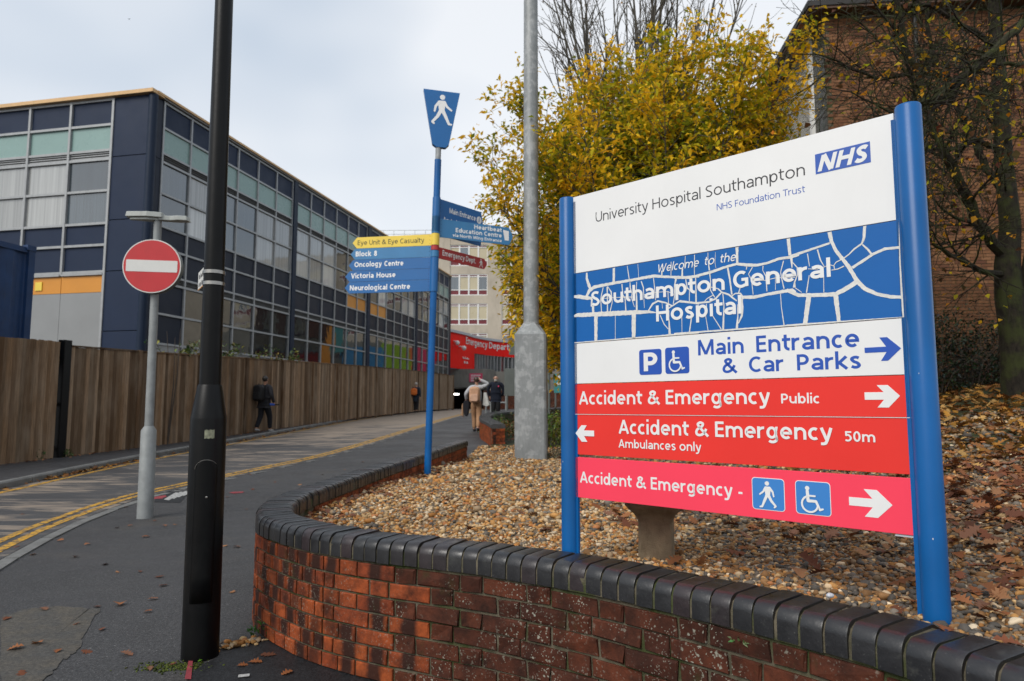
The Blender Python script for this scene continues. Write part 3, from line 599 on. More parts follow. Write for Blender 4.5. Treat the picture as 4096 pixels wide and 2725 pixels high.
s_head = [s for s in np.linspace(0, wall.L, 900) if wall.at(s)[0].x > -.9 and wall.at(s)[0].y < 4][0]
s_start = [s for s in np.linspace(0, wall.L, 900) if wall.at(s)[0].y < 5.0][0]; s_end = wall.L-.5
nb = 0
for c in range(7):
    z = .008+c*.075; s = s_start+(.05 if c % 2 else 0.); k = c
    tooth = s_old + (.11 if c % 2 else -.09) + rnd.uniform(-.04, .06)
    while s < s_end:
        if s < s_head: nm, w = 'h', .1025
        else: nm, w = ('s', .215) if k % 2 else ('h', .1025); k += 1
        if s < s_head <= s+w+.06: nm, w = ('q', .06) if c % 2 else ('h', .1025)
        kind = 'new' if s+w/2 < tooth else 'old'
        p, t_ = wall.at(s+w/2); jz = 0 if kind == 'new' else rnd.uniform(-.003, .003)
        ang = math.atan2(t_.y, t_.x); n_ = Vector((-t_.y, t_.x, 0)); dp = rnd.uniform(-.004, .001) if kind == 'old' else rnd.uniform(-.0015, .001)
        place('brick', rnd.choice(BM[kind, nm]), bw, p + n_*dp + Vector((0, 0, z+jz)), (0, rnd.uniform(-.008, .008) if kind == 'old' else 0, ang), (1+rnd.uniform(-.02, .0), 1, 1)); s += w+.0105; nb += 1
# mortar body, recessed behind the faces
m = MB(); ss = np.arange(s_start-.2, wall.L, .03)
for i, s in enumerate(ss):
    a = wall.at(s, .011)[0]; b = wall.at(s, TH-.011)[0]; m.v += [(a.x, a.y, -.1), (a.x, a.y, .533), (b.x, b.y, .533), (b.x, b.y, -.1)]
    if i: q = (i-1)*4; m.f += [(q, q+1, q+5, q+4), (q+1, q+2, q+6, q+5), (q+2, q+3, q+7, q+6)]
m.build('mortar', K['mortar'], bw, True)
# the far arm: bricks joined into one part (past the count limit and small)
m = MB(); M2 = MB()
for c in range(1, 7):
    z = .008+c*.075; s = .02+(.056 if c % 2 else 0)
    while s < s_start-.12:
        p, t_ = wall.at(s+.051); fr = Fr(p, t_); m.box((-.051, z, -TH+.002), (.051, z+.065, 0.), fr); s += .113
m.build('brickwork', K['brick_new'], bw)['kind'] = 'stuff'
ss = np.arange(.03, s_start, .06)
for i, s in enumerate(ss):
    a = wall.at(s, .008)[0]; b = wall.at(s, TH-.01)[0]; M2.v += [(a.x, a.y, -.1), (a.x, a.y, .533), (b.x, b.y, .533), (b.x, b.y, -.1)]
    if i: q = (i-1)*4; M2.f += [(q, q+1, q+5, q+4), (q+1, q+2, q+6, q+5), (q+2, q+3, q+7, q+6)]
M2.f.append((0, 1, 2, 3)); M2.build('mortar', K['mortar'], bw, True)
# coping: bullnose bricks on edge
def cop_mesh(w, seed):
    rr = random.Random(seed); m = MB(); rad = .046; D = TH+.012; Hh = .103; prof = [(-.006, 0)]
    for k in range(7): a_ = math.pi/2*k/6; prof.append((-.006+rad-rad*math.cos(a_), Hh-rad+rad*math.sin(a_)))
    for k in range(7): a_ = math.pi/2*k/6; prof.append((D-.006-rad+rad*math.sin(a_), Hh-rad+rad*math.cos(a_)))
    prof.append((D-.006, 0)); n = len(prof); e = .003
    for x, ins in ((-w/2, 1), (-w/2+e, 0), (w/2-e, 0), (w/2, 1)):
        for (y, z) in prof:
            cyc, czc = TH/2, Hh/2; k = .985 if ins else 1; m.v.append((x, cyc+(y-cyc)*(.994 if ins else 1), czc+(z-czc)*k+rr.uniform(-.0006, .0006)))
    for r_ in range(3):
        for i in range(n-1): m.f.append((r_*n+i, (r_+1)*n+i, (r_+1)*n+i+1, r_*n+i+1))
    m.f.append(tuple(range(n))); m.f.append(tuple(reversed(range(3*n, 4*n))))
    me = m.mesh('coping_brick', K['coping']); smooth_by_angle(me, 50); return me
CM = [cop_mesh(.0655, i) for i in range(4)]
s = .033; nc = 0
while s < wall.L-.1:
    p, t_ = wall.at(s); q = wall.at(s, TH/2)[0]; curv = (wall.at(s+.05, TH)[0]-wall.at(s-.05, TH)[0]).length/.1
    ang = math.atan2(t_.y, t_.x); n_ = Vector((-t_.y, t_.x, 0))
    place('coping_brick', rnd.choice(CM), bw, p + n_*rnd.uniform(-.005, .004) + Vector((0, 0, .537+rnd.uniform(-.0025, .0025))), (rnd.uniform(-.018, .018), rnd.uniform(-.012, .012), ang+rnd.uniform(-.022, .022)), (1 if curv > .8 else .99, 1, 1)); s += .0755; nc += 1
m = MB(); prof = [(-.001, .0), (-.001, .055), (.014, .083), (.045, .0965), (TH-.045, .0965), (TH-.014, .083), (TH+.001, .055), (TH+.001, 0)]; ss = np.arange(.02, wall.L-.1, .03)
for i, s in enumerate(ss):
    for y, z in prof: a = wall.at(s, y)[0]; m.v.append((a.x, a.y, .535+z))
    if i:
        q = (i-1)*8
        for k in range(7): m.f.append((q+k, q+k+1, q+8+k+1, q+8+k))
m.f.append(tuple(range(8))); m.build('coping_mortar', K['mortar'], bw, True)
# the second low wall beyond the opening
b2 = thing('brick_wall', wall2.at(.3, -.1)[0], 'short low brick wall with grey coping beside the far flower bed', 'wall')
m = MB(); M2 = MB(); MC = MB(); ss = np.arange(0, wall2.L, .2); W2 = .3
for i, s in enumerate(ss):
    a = wall2.at(s, 0)[0]; b = wall2.at(s, -W2)[0]; zt = a.z-.1; zb = min(gh(a.x, a.y), bh(a.x, a.y))-.3
    M2.v += [(a.x, a.y, zb), (a.x, a.y, zt), (b.x, b.y, zt), (b.x, b.y, zb)]
    if i: q = (i-1)*4; M2.f += [(q+1, q, q+4, q+5), (q+2, q+1, q+5, q+6), (q+3, q+2, q+6, q+7)]
M2.f.append((3, 2, 1, 0)); M2.build('core', K['mortar'], b2)
a0, t0 = wall2.at(0, -W2/2)
fe = Fr((a0.x, a0.y, 0), (1, .15, 0))
for c in range(6):
    z = a0.z-.1-.073-c*.075
    for k in range(2 + (c % 2)):
        x0 = -W2/2+(k*.113 if c % 2 else k*.165-.0); w = .105 if c % 2 else (.155 if k == 0 else .14)
        if c % 2: x0 = -W2/2+k*.1; w = .094
        MB().box((x0, z, .0), (x0+w, z+.066, .05), fe).build('brick', K['brick_new'], b2)
    s = .06+(c % 2)*.06
    while s < wall2.L*.7:
        p, t_ = wall2.at(s+.11); fr = Fr(p, t_); zz = p.z-.173-c*.075; m.box((-.105, zz-p.z, -.01), (.105, zz-p.z+.066, .006), Fr(p, -t_)); s += .225
m.build('brickwork', K['brick_new'], b2)['kind'] = 'stuff'
K['grey_cop'] = plain('grey_coping', (.05, .051, .053), .5, 0, .3, 8); s = 0.
while s < wall2.L-.1:
    p, t_ = wall2.at(s+.11, -W2/2); fr = Fr(p, t_); mm = MB(); mm.v = []
    pr = [(-W2/2-.02, -.1), (-W2/2-.02, -.03), (-W2/2+.02, 0), (W2/2-.02, 0), (W2/2+.02, -.03), (W2/2+.02, -.1)]
    for aa in (-.108, .108): mm.v += [tuple(fr.pt(aa, z, y)) for y, z in pr]
    mm.f = [(i, i+6, i+7, i+1) for i in range(5)] + [tuple(range(6)), tuple(reversed(range(6, 12)))]
    mm.build('coping_brick', K['grey_cop'], b2); s += .222
# small metal plate on the rounded end of the wall
p, t_ = wall.at(s_start+.42); fr = Fr((p.x, p.y, .42), t_); m = MB(); m.box((-.12, -.15, .006), (.12, .10, .012), fr)
tag(m.build('metal_plate', K['steel'], None, bevel=.003), 'thin metal plate fixed to the rounded end of the brick wall', 'plate')
# ------------------------------------------------------------------ big hospital sign
def rrect(a0, b0, a1, b1, r, n=5):
    P = []
    for cx_, cy_, st in ((a1-r, b1-r, 0), (a0+r, b1-r, 90), (a0+r, b0+r, 180), (a1-r, b0+r, 270)):
        for k in range(n+1): w = R(st+90*k/n); P.append((cx_+r*math.cos(w), cy_+r*math.sin(w)))
    return P
def stroke(m, fr, pts, w, c):
    "flat round-ended stroke; w may taper"
    for i in range(len(pts)-1):
        (x0, y0), (x1, y1) = pts[i], pts[i+1]; w0, w1 = (w[i], w[i+1]) if hasattr(w, '__len__') else (w, w); a = math.atan2(y1-y0, x1-x0); P = []
        for k in range(7): q = a+math.pi/2+math.pi*k/6; P.append((x0+w0/2*math.cos(q), y0+w0/2*math.sin(q)))
        for k in range(7): q = a-math.pi/2+math.pi*k/6; P.append((x1+w1/2*math.cos(q), y1+w1/2*math.sin(q)))
        m.poly([fr.pt(x, y, c+.00012*i) for x, y in P])
def disc(m, fr, x, y, r, c, n=20): m.poly([fr.pt(x+r*math.cos(2*math.pi*k/n), y+r*math.sin(2*math.pi*k/n), c) for k in range(n)])
def walker(fr, x, y, h, mat, parent, c=.0016, flip=1):
    m = MB(); f = lambda u, v: (x+flip*u*h, y+v*h)
    disc(m, fr, *f(.02, .915), .085*h, c)
    m.poly([fr.pt(*f(*q), c+.0001) for q in ((-.10, .80), (.10, .80), (.13, .74), (.085, .45), (-.085, .45), (-.13, .74))])
    stroke(m, fr, [f(.09, .75), f(.17, .6), f(.31, .49)], (.085*h, .075*h, .06*h), c+.0003); stroke(m, fr, [f(-.09, .75), f(-.2, .6), f(-.23, .44)], (.085*h, .075*h, .06*h), c+.0005)
    stroke(m, fr, [f(.035, .46), f(.14, .24), f(.23, .03), f(.31, .015)], (.12*h, .1*h, .075*h, .06*h), c+.0007); stroke(m, fr, [f(-.035, .46), f(-.14, .26), f(-.30, .08), f(-.25, .03)], (.12*h, .1*h, .075*h, .06*h), c+.0011)
    return m.build('walking_figure', mat, parent)
def wheelchair(fr, x, y, h, mat, parent, c=.0016):
    m = MB(); f = lambda u, v: (x+u*h, y+v*h); disc(m, fr, *f(-.12, .91), .085*h, c)
    stroke(m, fr, [f(-.12, .8), f(-.1, .42), f(.2, .42), f(.34, .1), f(.45, .14)], (.12*h, .12*h, .1*h, .085*h, .07*h), c+.0002)
    stroke(m, fr, [f(-.1, .62), f(.17, .62)], .07*h, c+.001)
    P = [f(-.03+.31*math.cos(R(w)), .30+.31*math.sin(R(w))) for w in range(118, 345, 14)]; stroke(m, fr, P, .075*h, c+.0012)
    return m.build('wheelchair_figure', mat, parent)
TL = Vector((.2705, 3.0686, 2.2128)); HD = Vector((.72933, -.68416, 0)); SW = 1.341
sg = Fr(TL, HD)                    # a along the sign, b up (negative down), c towards the viewer
pl = TL - HD*.018; pr_ = TL + HD*(SW+.041)
sign = thing('hospital_sign', ((pl.x+pr_.x)/2, (pl.y+pr_.y)/2, .6), 'large white, blue and red hospital direction sign on two blue posts behind the brick wall', 'sign')
for q, zt in ((pl, 2.214), (pr_, 2.225)):
    zb = bh(q.x, q.y)-.25; m = MB(); rd = .0385
    m.tube([(q.x, q.y, zb), (q.x, q.y, zt-.006), (q.x, q.y, zt), (q.x, q.y, zt+.001)], [rd, rd, rd-.003, .001], 40, False); po = m.build('post', K['post_blue'], sign, True)
    fr = Fr((q.x, q.y, 0), HD); sd = 1 if q is pl else -1; x0 = .038*sd
    MB().box((min(x0, x0+.012*sd), .62, -.006), (max(x0, x0+.012*sd), 2.19, .006), fr).build('slot_rail', K['post_blue'], po)
D0, D1 = -.006, .006
def panel(name, v0, v1, mat, gap=.0012, d1=D1, a0=0, a1=SW):
    m = MB(); m.prism(sg, [(a0, -v1+gap), (a1, -v1+gap), (a1, -v0-gap), (a0, -v0-gap)], D0, d1); return m.build(name, mat, sign, bevel=.0008)
ST = lambda key, a0, a1, v, cap, mat, par, nm='lettering', c=D1+.0004: text(key, sg, a0, a1, -v, cap, mat, par, nm, c)
p1_ = panel('header_panel', 0, .3568, K['sign_white'])
ST('uhs', .145, 1.0537, .1413, .0444, K['text_black'], p1_); ST('nft', .7184, 1.0518, .2022, .0247, K['nhs_blue'], p1_)
m = MB(); m.prism(sg, [(1.0902, -.1477), (1.2675, -.1477), (1.2675, -.0762), (1.0902, -.0762)], D1, D1+.0008); lg = m.build('logo_block', K['nhs_blue'], p1_)
text('nhs', sg, 1.097, 1.2625, -.1405, .0565, K['vinyl_white'], p1_, 'logo_lettering', D1+.0016)
p2_ = panel('welcome_panel', .3568, .674, K['sign_blue'])
ST('wel', .457, .7905, .4093, .033, K['vinyl_white'], p2_, c=D1+.0016); ST('sog', .1165, 1.1252, .5141, .0629, K['vinyl_white'], p2_, c=D1+.0017); ST('hos', .4419, .805, .6107, .0656, K['vinyl_white'], p2_, c=D1+.0017)
CRACKS = """92 361 8.1 92 387 12.9 104 420 16.0 110 434 12.8
90 468 14.4 104 444 17.5 133 431 15.7 192 428 13.8 238 426 13.5 327 424 11.6 384 422 12.6 440 421 13.6 480 430 10.7 572 445 11.4 637 448 11.1
2 459 8.4 48 464 18.0 90 474 19.2 122 480 11.1
238 360 12.1 236 423 12.7
306 360 3.0 310 387 4.4 315 420 4.3
359 359 2.0 362 419 2.0
119 482 11.1 116 516 8.9
125 514 12.7 125 545 12.6
2 552 3.4 41 547 18.0 131 552 20.4 236 558 22.4 338 563 20.0 409 567 12.4 442 574 3.3
140 562 20.3 138 672 15.6
242 566 2.4 240 671 2.4
335 569 21.3 332 672 19.4
181 438 4.3 170 474 4.4 167 490 5.6 170 544 4.3
203 437 9.2 202 468 4.9 202 519 6.1 202 547 6.7
207 440 2.5 222 462 6.7 226 491 3.6 227 509 4.2 216 546 4.9
278 436 5.4 282 482 4.1 293 498 4.7 296 551 6.4
319 433 4.1 320 458 6.3 328 482 3.4 324 496 4.0 339 540 2.9
352 435 3.4 350 462 3.4 350 509 7.1 350 558 9.9
374 435 5.1 384 463 5.1 385 493 3.3 387 549 2.2
433 428 3.8 438 479 3.9 441 523 2.7
473 404 6.7 472 426 5.9
516 374 3.2 514 431 3.7
566 407 6.5 563 442 7.7
536 446 9.1 528 475 4.7 527 518 4.2 521 546 4.2
406 561 5.6 426 536 8.3 451 527 7.6 486 537 6.9 514 552 5.3
498 562 5.8 546 539 6.5 595 548 6.3 634 557 6.9
579 453 4.1 584 491 4.1 594 497 3.1 592 546 3.5
622 452 3.5 621 551 6.9
460 585 3.8 478 625 4.3 496 645 3.2
501 570 3.6 500 600 3.7 502 669 11.8
558 601 2.0 557 666 2.1
602 602 3.0 589 668 4.5
470 533 2.1 472 560 2.2
498 491 3.7 500 541 3.2
-1 672 6.7 406 672 11.0 630 672 12.3
169 487 3.1 237 489 2.4 290 493 4.1 334 497 2.9
385 493 2.2 444 490 2.7 498 493 2.6 526 508 2.1
528 440 11.4 598 449 11.5 653 443 11.3 693 438 11.0 745 428 10.2 791 422 10.0 833 432 12.2 870 438 10.7 905 436 9.9 952 426 10.3 993 427 10.1 1022 422 9.3
580 360 2.8 575 405 2.3
620 361 3.8 617 441 2.8
677 361 2.7 676 386 2.7 681 432 6.3
708 365 1.8 705 403 1.8 708 426 1.6
795 358 12.0 794 420 10.0
987 358 12.3 990 420 11.2
682 443 5.3 685 475 3.7 683 509 4.2 700 539 4.2
756 432 7.2 762 470 7.1 769 536 6.3
621 454 2.8 622 505 4.9 621 550 6.8
565 409 5.6 564 440 7.9
578 453 3.4 584 486 4.5 594 497 2.8 592 542 3.8
548 537 8.5 622 553 8.2 676 554 7.4 703 544 7.3 728 522 7.2 714 507 5.2
728 522 5.7 757 535 7.6 787 562 5.5
766 543 5.1 783 533 4.5 803 535 6.1 810 550 9.8 813 558 9.8
807 550 12.3 853 555 12.5 901 550 11.2 959 546 12.4 993 545 13.3 1004 555 12.2
802 554 17.2 808 586 9.8 805 619 8.6 791 647 3.5
789 575 2.5 790 618 4.5 784 666 10.4
733 528 3.6 736 574 4.6 730 666 8.9
684 567 2.7 686 589 3.7 689 609 3.2 722 663 4.1
664 560 2.7 666 590 3.7 660 607 2.6 669 667 3.2
601 596 2.8 589 666 4.9
557 600 1.7 557 666 1.7
831 436 4.4 828 449 3.0
852 443 3.9 836 467 2.9 847 490 2.9 851 545 2.9
892 444 4.3 890 460 2.4 901 483 4.2 903 539 3.8
967 436 3.7 955 476 3.2 958 501 3.6 965 537 4.1
936 480 1.9 934 538 1.9
995 430 9.0 996 465 3.6
999 447 3.1 1014 467 4.4 1014 493 3.1 1003 518 5.5 1001 537 10.0
952 554 2.8 953 600 2.7 960 667 4.1
693 530 3.7 669 540 3.7 652 554 2.6
802 513 3.5 795 534 4.5
522 666 7.1 1012 670 5.5
847 490 1.9 896 498 2.3 936 494 2.8 1006 501 2.2
684 497 3.2 714 507 3.7
978 429 7.9 995 423 9.8 1062 410 8.6 1126 398 7.7
1127 359 14.3 1132 393 11.6 1146 429 11.5 1165 459 12.6 1184 489 13.7 1206 538 14.7 1230 568 14.4 1265 590 11.8 1304 603 11.5 1336 608 10.1
1239 357 10.1 1235 397 9.2 1227 417 6.1 1204 430 5.4 1186 446 3.9 1169 457 4.6
1229 420 4.4 1245 439 6.8 1255 456 6.0
1194 493 9.8 1229 474 9.7 1259 457 9.5 1295 445 9.8 1338 447 9.1
1204 543 17.2 1176 559 16.2 1139 576 15.2 1082 573 14.4 1015 566 13.7 982 548 12.6 974 541 11.2
1049 575 17.4 1033 668 16.2
1138 582 16.5 1144 669 12.6
1051 423 3.3 1056 469 2.7
1085 414 5.3 1094 454 4.3 1105 476 2.1
1054 500 3.2 1042 560 4.3
1102 500 2.1 1100 566 2.6
1136 477 2.5 1144 467 3.6 1162 460 4.5
1128 492 3.1 1148 491 3.6 1169 484 4.5
1124 473 2.6 1137 479 3.1 1138 491 2.6
1341 357 1.9 1337 484 4.1 1337 588 5.6 1338 672 5.6
969 669 7.0 1340 674 6.7
1005 539 3.3 1026 557 2.2
1051 477 2.7 1081 482 2.7 1105 478 2.6 1124 473 2.1"""
rc = random.Random(11)
for li, ln in enumerate(CRACKS.strip().split('\n')):
    t_ = [float(v) for v in ln.split()]; P = [(t_[i]/1000, -t_[i+1]/1000, t_[i+2]/1000) for i in range(0, len(t_), 3)]; m = MB(); L_ = []; 
    for i in range(len(P)-1):
        d = math.hypot(P[i+1][0]-P[i][0], P[i+1][1]-P[i][1]); n = max(2, int(d/.007))
        for k in range(n): f = k/n; L_.append([P[i][j]*(1-f)+P[i+1][j]*f for j in range(3)])
    L_.append(list(P[-1])); ar = np.array(L_)
    d = np.gradient(ar[:, :2], axis=0); d /= np.linalg.norm(d, axis=1)[:, None]+1e-9; cz = D1+.0005+(li % 23)*.00004
    for i, (x, y, w) in enumerate(ar):
        j1, j2 = rc.uniform(.86, 1.1), rc.uniform(.86, 1.1); w = max(w*.95, .0013)
        cl = lambda a_, b_: (min(SW-.001, max(.001, a_)), min(-.3585, max(-.6725, b_)))
        q1 = cl(x-d[i, 1]*w/2*j1, y+d[i, 0]*w/2*j1); q2 = cl(x+d[i, 1]*w/2*j2, y-d[i, 0]*w/2*j2)
        m.v += [tuple(sg.pt(*q1, cz)), tuple(sg.pt(*q2, cz))]
        if i: q = 2*(i-1); m.f.append((q, q+1, q+3, q+2))
    m.build('crack', K['crack_white'], p2_)
p3_ = panel('entrance_panel', .674, .8551, K['sign_white'])
ST('mai', .6237, 1.2045, .7582, .0594, K['text_blue'], p3_); ST('car', .7223, 1.2064, .8295, .056, K['text_blue'], p3_)
def sq(a0, v0, a1, v1, mat, par, r=.011, nm='symbol_plate', c1=.0008): m = MB(); m.prism(sg, rrect(a0, -v1, a1, -v0, r), D1, D1+c1); return m.build(nm, mat, par)
sq(.3572, .7222, .4624, .8258, K['text_blue'], p3_); ST('P', .379, .444, .811, .076, K['vinyl_white'], p3_, 'parking_letter', D1+.0016)
sq(.4791, .7203, .5851, .8253, K['text_blue'], p3_); wheelchair(sg, .527, -.815, .083, K['vinyl_white'], p3_, D1+.0016)
def arrow(P, mat, par): m = MB(); m.prism(sg, [(a, -b) for a, b in P][::-1], D1, D1+.0009); return m.build('arrow', mat, par)
arrow([(1.2197, .7628), (1.284, .7628), (1.2654, .7323), (1.2879, .7323), (1.3265, .7705), (1.2879, .8081), (1.2667, .8081), (1.2846, .78), (1.2197, .78)], K['text_blue'], p3_)
p4_ = panel('public_panel', .8551, .989, K['sign_red'])
ST('ae', .0416, .9, .9457, .0563, K['vinyl_white'], p4_); ST('pub', .9395, 1.0693, .9437, .0341, K['vinyl_white'], p4_)
arrow([(1.213, .9085), (1.27, .9085), (1.2502, .8859), (1.2825, .8859), (1.3163, .9211), (1.2825, .9576), (1.2498, .9576), (1.27, .9327), (1.213, .9327)], K['vinyl_white'], p4_)
p5_ = panel('ambulance_panel', .989, 1.1663, K['sign_red'], d1=D1-.0015)
ST('ae', .2498, 1.1081, 1.0681, .0568, K['vinyl_white'], p5_); ST('50m', 1.147, 1.2381, 1.0692, .0335, K['vinyl_white'], p5_); ST('amb', .2487, .6266, 1.1261, .034, K['vinyl_white'], p5_)
arrow([(.0212, 1.0725), (.0545, 1.0371), (.0834, 1.0371), (.0673, 1.0593), (.1227, 1.0593), (.1227, 1.0839), (.068, 1.0839), (.086, 1.1087), (.0555, 1.1087)], K['vinyl_white'], p5_)
MB().box((0, -.9902, D1), (SW, -.9885, D1+.0012), sg).build('edge_line', K['vinyl_white'], p5_)
p6_ = panel('pedestrian_panel', 1.1755, 1.352, K['sign_pink'])
ST('ae3', .0431, .7854, 1.2858, .0477, K['vinyl_white'], p6_)
for a0, a1 in ((.822, .9395), (.9769, 1.093)):
    sq(a0, 1.2078, a1, 1.3205, K['vinyl_white'], p6_, .012); sq(a0+.0022, 1.21, a1-.0022, 1.3183, K['pict_blue'], p6_, .0105, c1=.0013)
walker(sg, .880, -1.311, .092, K['vinyl_white'], p6_, D1+.0022, -1); wheelchair(sg, 1.028, -1.310, .086, K['vinyl_white'], p6_, D1+.0022)
arrow([(1.150, 1.2494), (1.2212, 1.2494), (1.196, 1.2206), (1.2349, 1.2206), (1.2784, 1.2639), (1.2349, 1.308), (1.1957, 1.308), (1.2209, 1.2764), (1.150, 1.2764)], K['vinyl_white'], p6_)
MB().box((.004, -1.352-.03, -.02), (.012, -1.353, .005), sg).build('bracket', K['steel'], sign); MB().box((SW-.06, -1.352-.006, -.01), (SW-.001, -1.3535, .006), sg).box((SW-.006, -1.395, -.01), (SW-.001, -1.359, .006), sg).build('bracket', K['grey_trim'], sign)
# cast stone pedestal behind it
cp = aty(2628, 2250, 3.22); fz = bh(cp.x, cp.y)
px = lambda y: aty(2628, y, cp.y).z
W_ = 134/2730*cp.y
m = MB(); prof = [(fz-.1, .5), (px(2230), .50), (px(2130), .49), (px(2085), .49), (px(2065), .52), (px(2045), .62), (px(2030), .74), (px(2012), .84), (px(1985), .86), (px(1980), .5)]
frp = Fr((cp.x, cp.y, 0), HD.lerp(Vector((1, 0, 0)), .6))
for z, k in prof:
    h = k*W_*.97; ch = h*.16
    for a, b in ((-h, -h+ch), (-h+ch, -h), (h-ch, -h), (h, -h+ch), (h, h-ch), (h-ch, h), (-h+ch, h), (-h, h-ch)): m.v.append(tuple(frp.pt(a, z, -b)))
for i in range(len(prof)-1):
    for k in range(8): m.f.append((i*8+k, i*8+(k+1) % 8, (i+1)*8+(k+1) % 8, (i+1)*8+k))
m.f.append(tuple((len(prof)-1)*8+k for k in range(8)))
tag(m.build('stone_pedestal', K['stonepost'], None, True, origin=(cp.x, cp.y, fz)), 'weathered stone pedestal with a flared top, half hidden behind the pink sign panel', 'pedestal')
# ------------------------------------------------------------------ blue finger post
fb = on(bh, 1710, 1897); FY = fb.y; ft = aty(1752, 640, FY)
ax = (ft-fb).normalized()
fp = thing('finger_post', fb, 'tall blue finger post with blue, yellow and red pointers and a walking figure on top', 'signpost')
pp = lambda y: fb + ax*((aty(1730, y, FY).z-fb.z)/ax.z)
MB().tube([fb-ax*.2, pp(640)], .043, 20).build('post', K['post_blue'], fp, True)
MB().tube([pp(642), pp(560)], .036, 16).build('spigot', K['galv'], fp, True)
sl = [(790, 930, 'finger_blue'), (866, 935, 'finger_pale'), (935, 983, 'finger_yellow'), (983, 1003, 'finger_red'), (1003, 1030, 'finger_pale'), (1030, 1168, 'finger_blue')]
for y0, y1, mt in sl: MB().tube([pp(y1-1), pp(y0+1)], .0515, 20).build('collar', K[mt], fp, True)
def finger(y0, y1, dirv, L, mat, side, rows, tip=.06, extra=None, lift=0.):
    "pointer board; side +1 points right, -1 left. rows: (key, from, to, baseline px, cap m, material)"
    base = pp((y0+y1)/2); dv = Vector(dirv).normalized(); h = (pp(y0)-pp(y1)).length; r = dv if side > 0 else -dv
    tilt = Vector((0, 0, 1)); fr = Fr(base, r, ax); e = L*side; s = side
    P = [(.046*s, -h/2), (e-tip*s, -h/2), (e, 0), (e-tip*s, h/2), (.046*s, h/2)]
    if s > 0: P = P
    else: P = P[::-1]
    m = MB(); m.prism(fr, P, -.006, .006); b = m.build('pointer', K[mat], fp, bevel=.001)
    for key, a0, a1, dz, cap, tm in rows: text(key, fr, a0, a1, dz, cap, K[tm], b, 'lettering', .0072)
    mr = MB()
    for k in range(max(2, int(h/.045))): disc(mr, fr, (.07)*s, -h/2+h*(k+.5)/max(2, int(h/.045)), .004, .0066, 8)
    mr.build('rivet', K['navy_dark'], b); return fr, b, h
Ld = (-.985, .17, 0)
finger(937, 982, Ld, 1.11, 'finger_yellow', -1, [('eye', -1.04, -.145, -.03, .062, 'text_olive')])
finger(983, 1028, Ld, 1.13, 'finger_pale', -1, [('bl8', -1.06, -.77, -.03, .066, 'vinyl_white')])
finger(1029, 1073, Ld, 1.15, 'finger_blue', -1, [('onc', -1.07, -.41, -.022, .066, 'vinyl_white')])
finger(1074, 1118, Ld, 1.19, 'finger_blue', -1, [('vic', -1.11, -.51, -.025, .066, 'vinyl_white')])
finger(1119, 1165, Ld, 1.19, 'finger_blue', -1, [('neu', -1.12, -.31, -.035, .066, 'vinyl_white')])
fr, b, h = finger(792, 938, (.50, .60, 0), .90, 'finger_blue', 1, [('mai2', .23, .73, .09, .07, 'vinyl_white'), ('acu', .12, .80, -.05, .07, 'vinyl_white')])
m = MB(); disc(m, fr, .80, .115, .05, .0075); m.build('info_disc', K['vinyl_white'], b); text('i', fr, .787, .813, .085, .062, K['finger_blue'], b, 'info_letter', .0085)
fr, b, h = finger(874, 947, (.80, .40, 0), 1.10, 'finger_pale', 1, [('hea', .53, .93, .045, .056, 'vinyl_white'), ('edu', .27, .93, -.03, .056, 'vinyl_white'), ('via', .23, .93, -.092, .04, 'vinyl_white')], lift=0)
m = MB(); m.poly([fr.pt(.95, .06, .0075), fr.pt(.975, -.06, .0075), fr.pt(1.035, -.06, .0075), fr.pt(1.035, .07, .0075), fr.pt(.95, .08, .0075)]); m.build('symbol', K['vinyl_white'], b)
fr, b, h = finger(985, 1030, (.54, .69, 0), 1.02, 'finger_red', 1, [('emd', .13, .78, -.024, .07, 'vinyl_white')])
walker(fr, .89, -.06, .118, K['vinyl_white'], b, .0075, -1)
c0 = aty(1766, 480, FY); fw = Fr(c0, (.985, .17, 0), ax); k = FY/2730
P = [(-76*k, 124*k), (75*k, 116*k), (31*k, -108*k), (18*k, -122*k), (-20*k, -121*k), (-37*k, -108*k)]
m = MB(); m.prism(fw, P[::-1], -.035, .035); pb_ = m.build('topper', K['finger_blue'], fp, bevel=.003)
walker(fw, 0, -25*k, 128*k, K['vinyl_white'], pb_, .0365, 1)
# ------------------------------------------------------------------ black lamp column
lb = on(gh, 800, 2625); LY = lb.y
lt = aty(899, -60, LY); lax = (lt-lb).normalized()
lp = thing('lamp_column', lb, 'tall black painted lamp column standing on the pavement in the foreground', 'lamp post')
lq = lambda y: lb + lax*((aty(850, y, LY).z-lb.z)/lax.z)
r0 = .5*136/2730*LY
MB().tube([lb-lax*.05, lb+lax*.01, lq(1680), lq(1672)], [r0*1.03, r0, r0*.985, r0*.97], 40).build('base_section', K['black_paint'], lp, True)
MB().tube([lq(1674), lq(1545), lq(1540)], [r0*.985, r0*.68, r0*.64], 40).build('shoulder', K['black_paint'], lp, True)
MB().tube([lq(1545), lq(400), lq(-60), lq(-60)+lax*2.2], [r0*.60, r0*.545, r0*.52, r0*.42], 32).build('shaft', K['black_paint'], lp, True)
fl = Fr(lq(2060), (1, .25, 0), lax)
def wrap(fr, r, a, b, c=0.): return fr.o + fr.u*b + (fr.r*math.sin(a) + fr.n*math.cos(a))*(r+c)
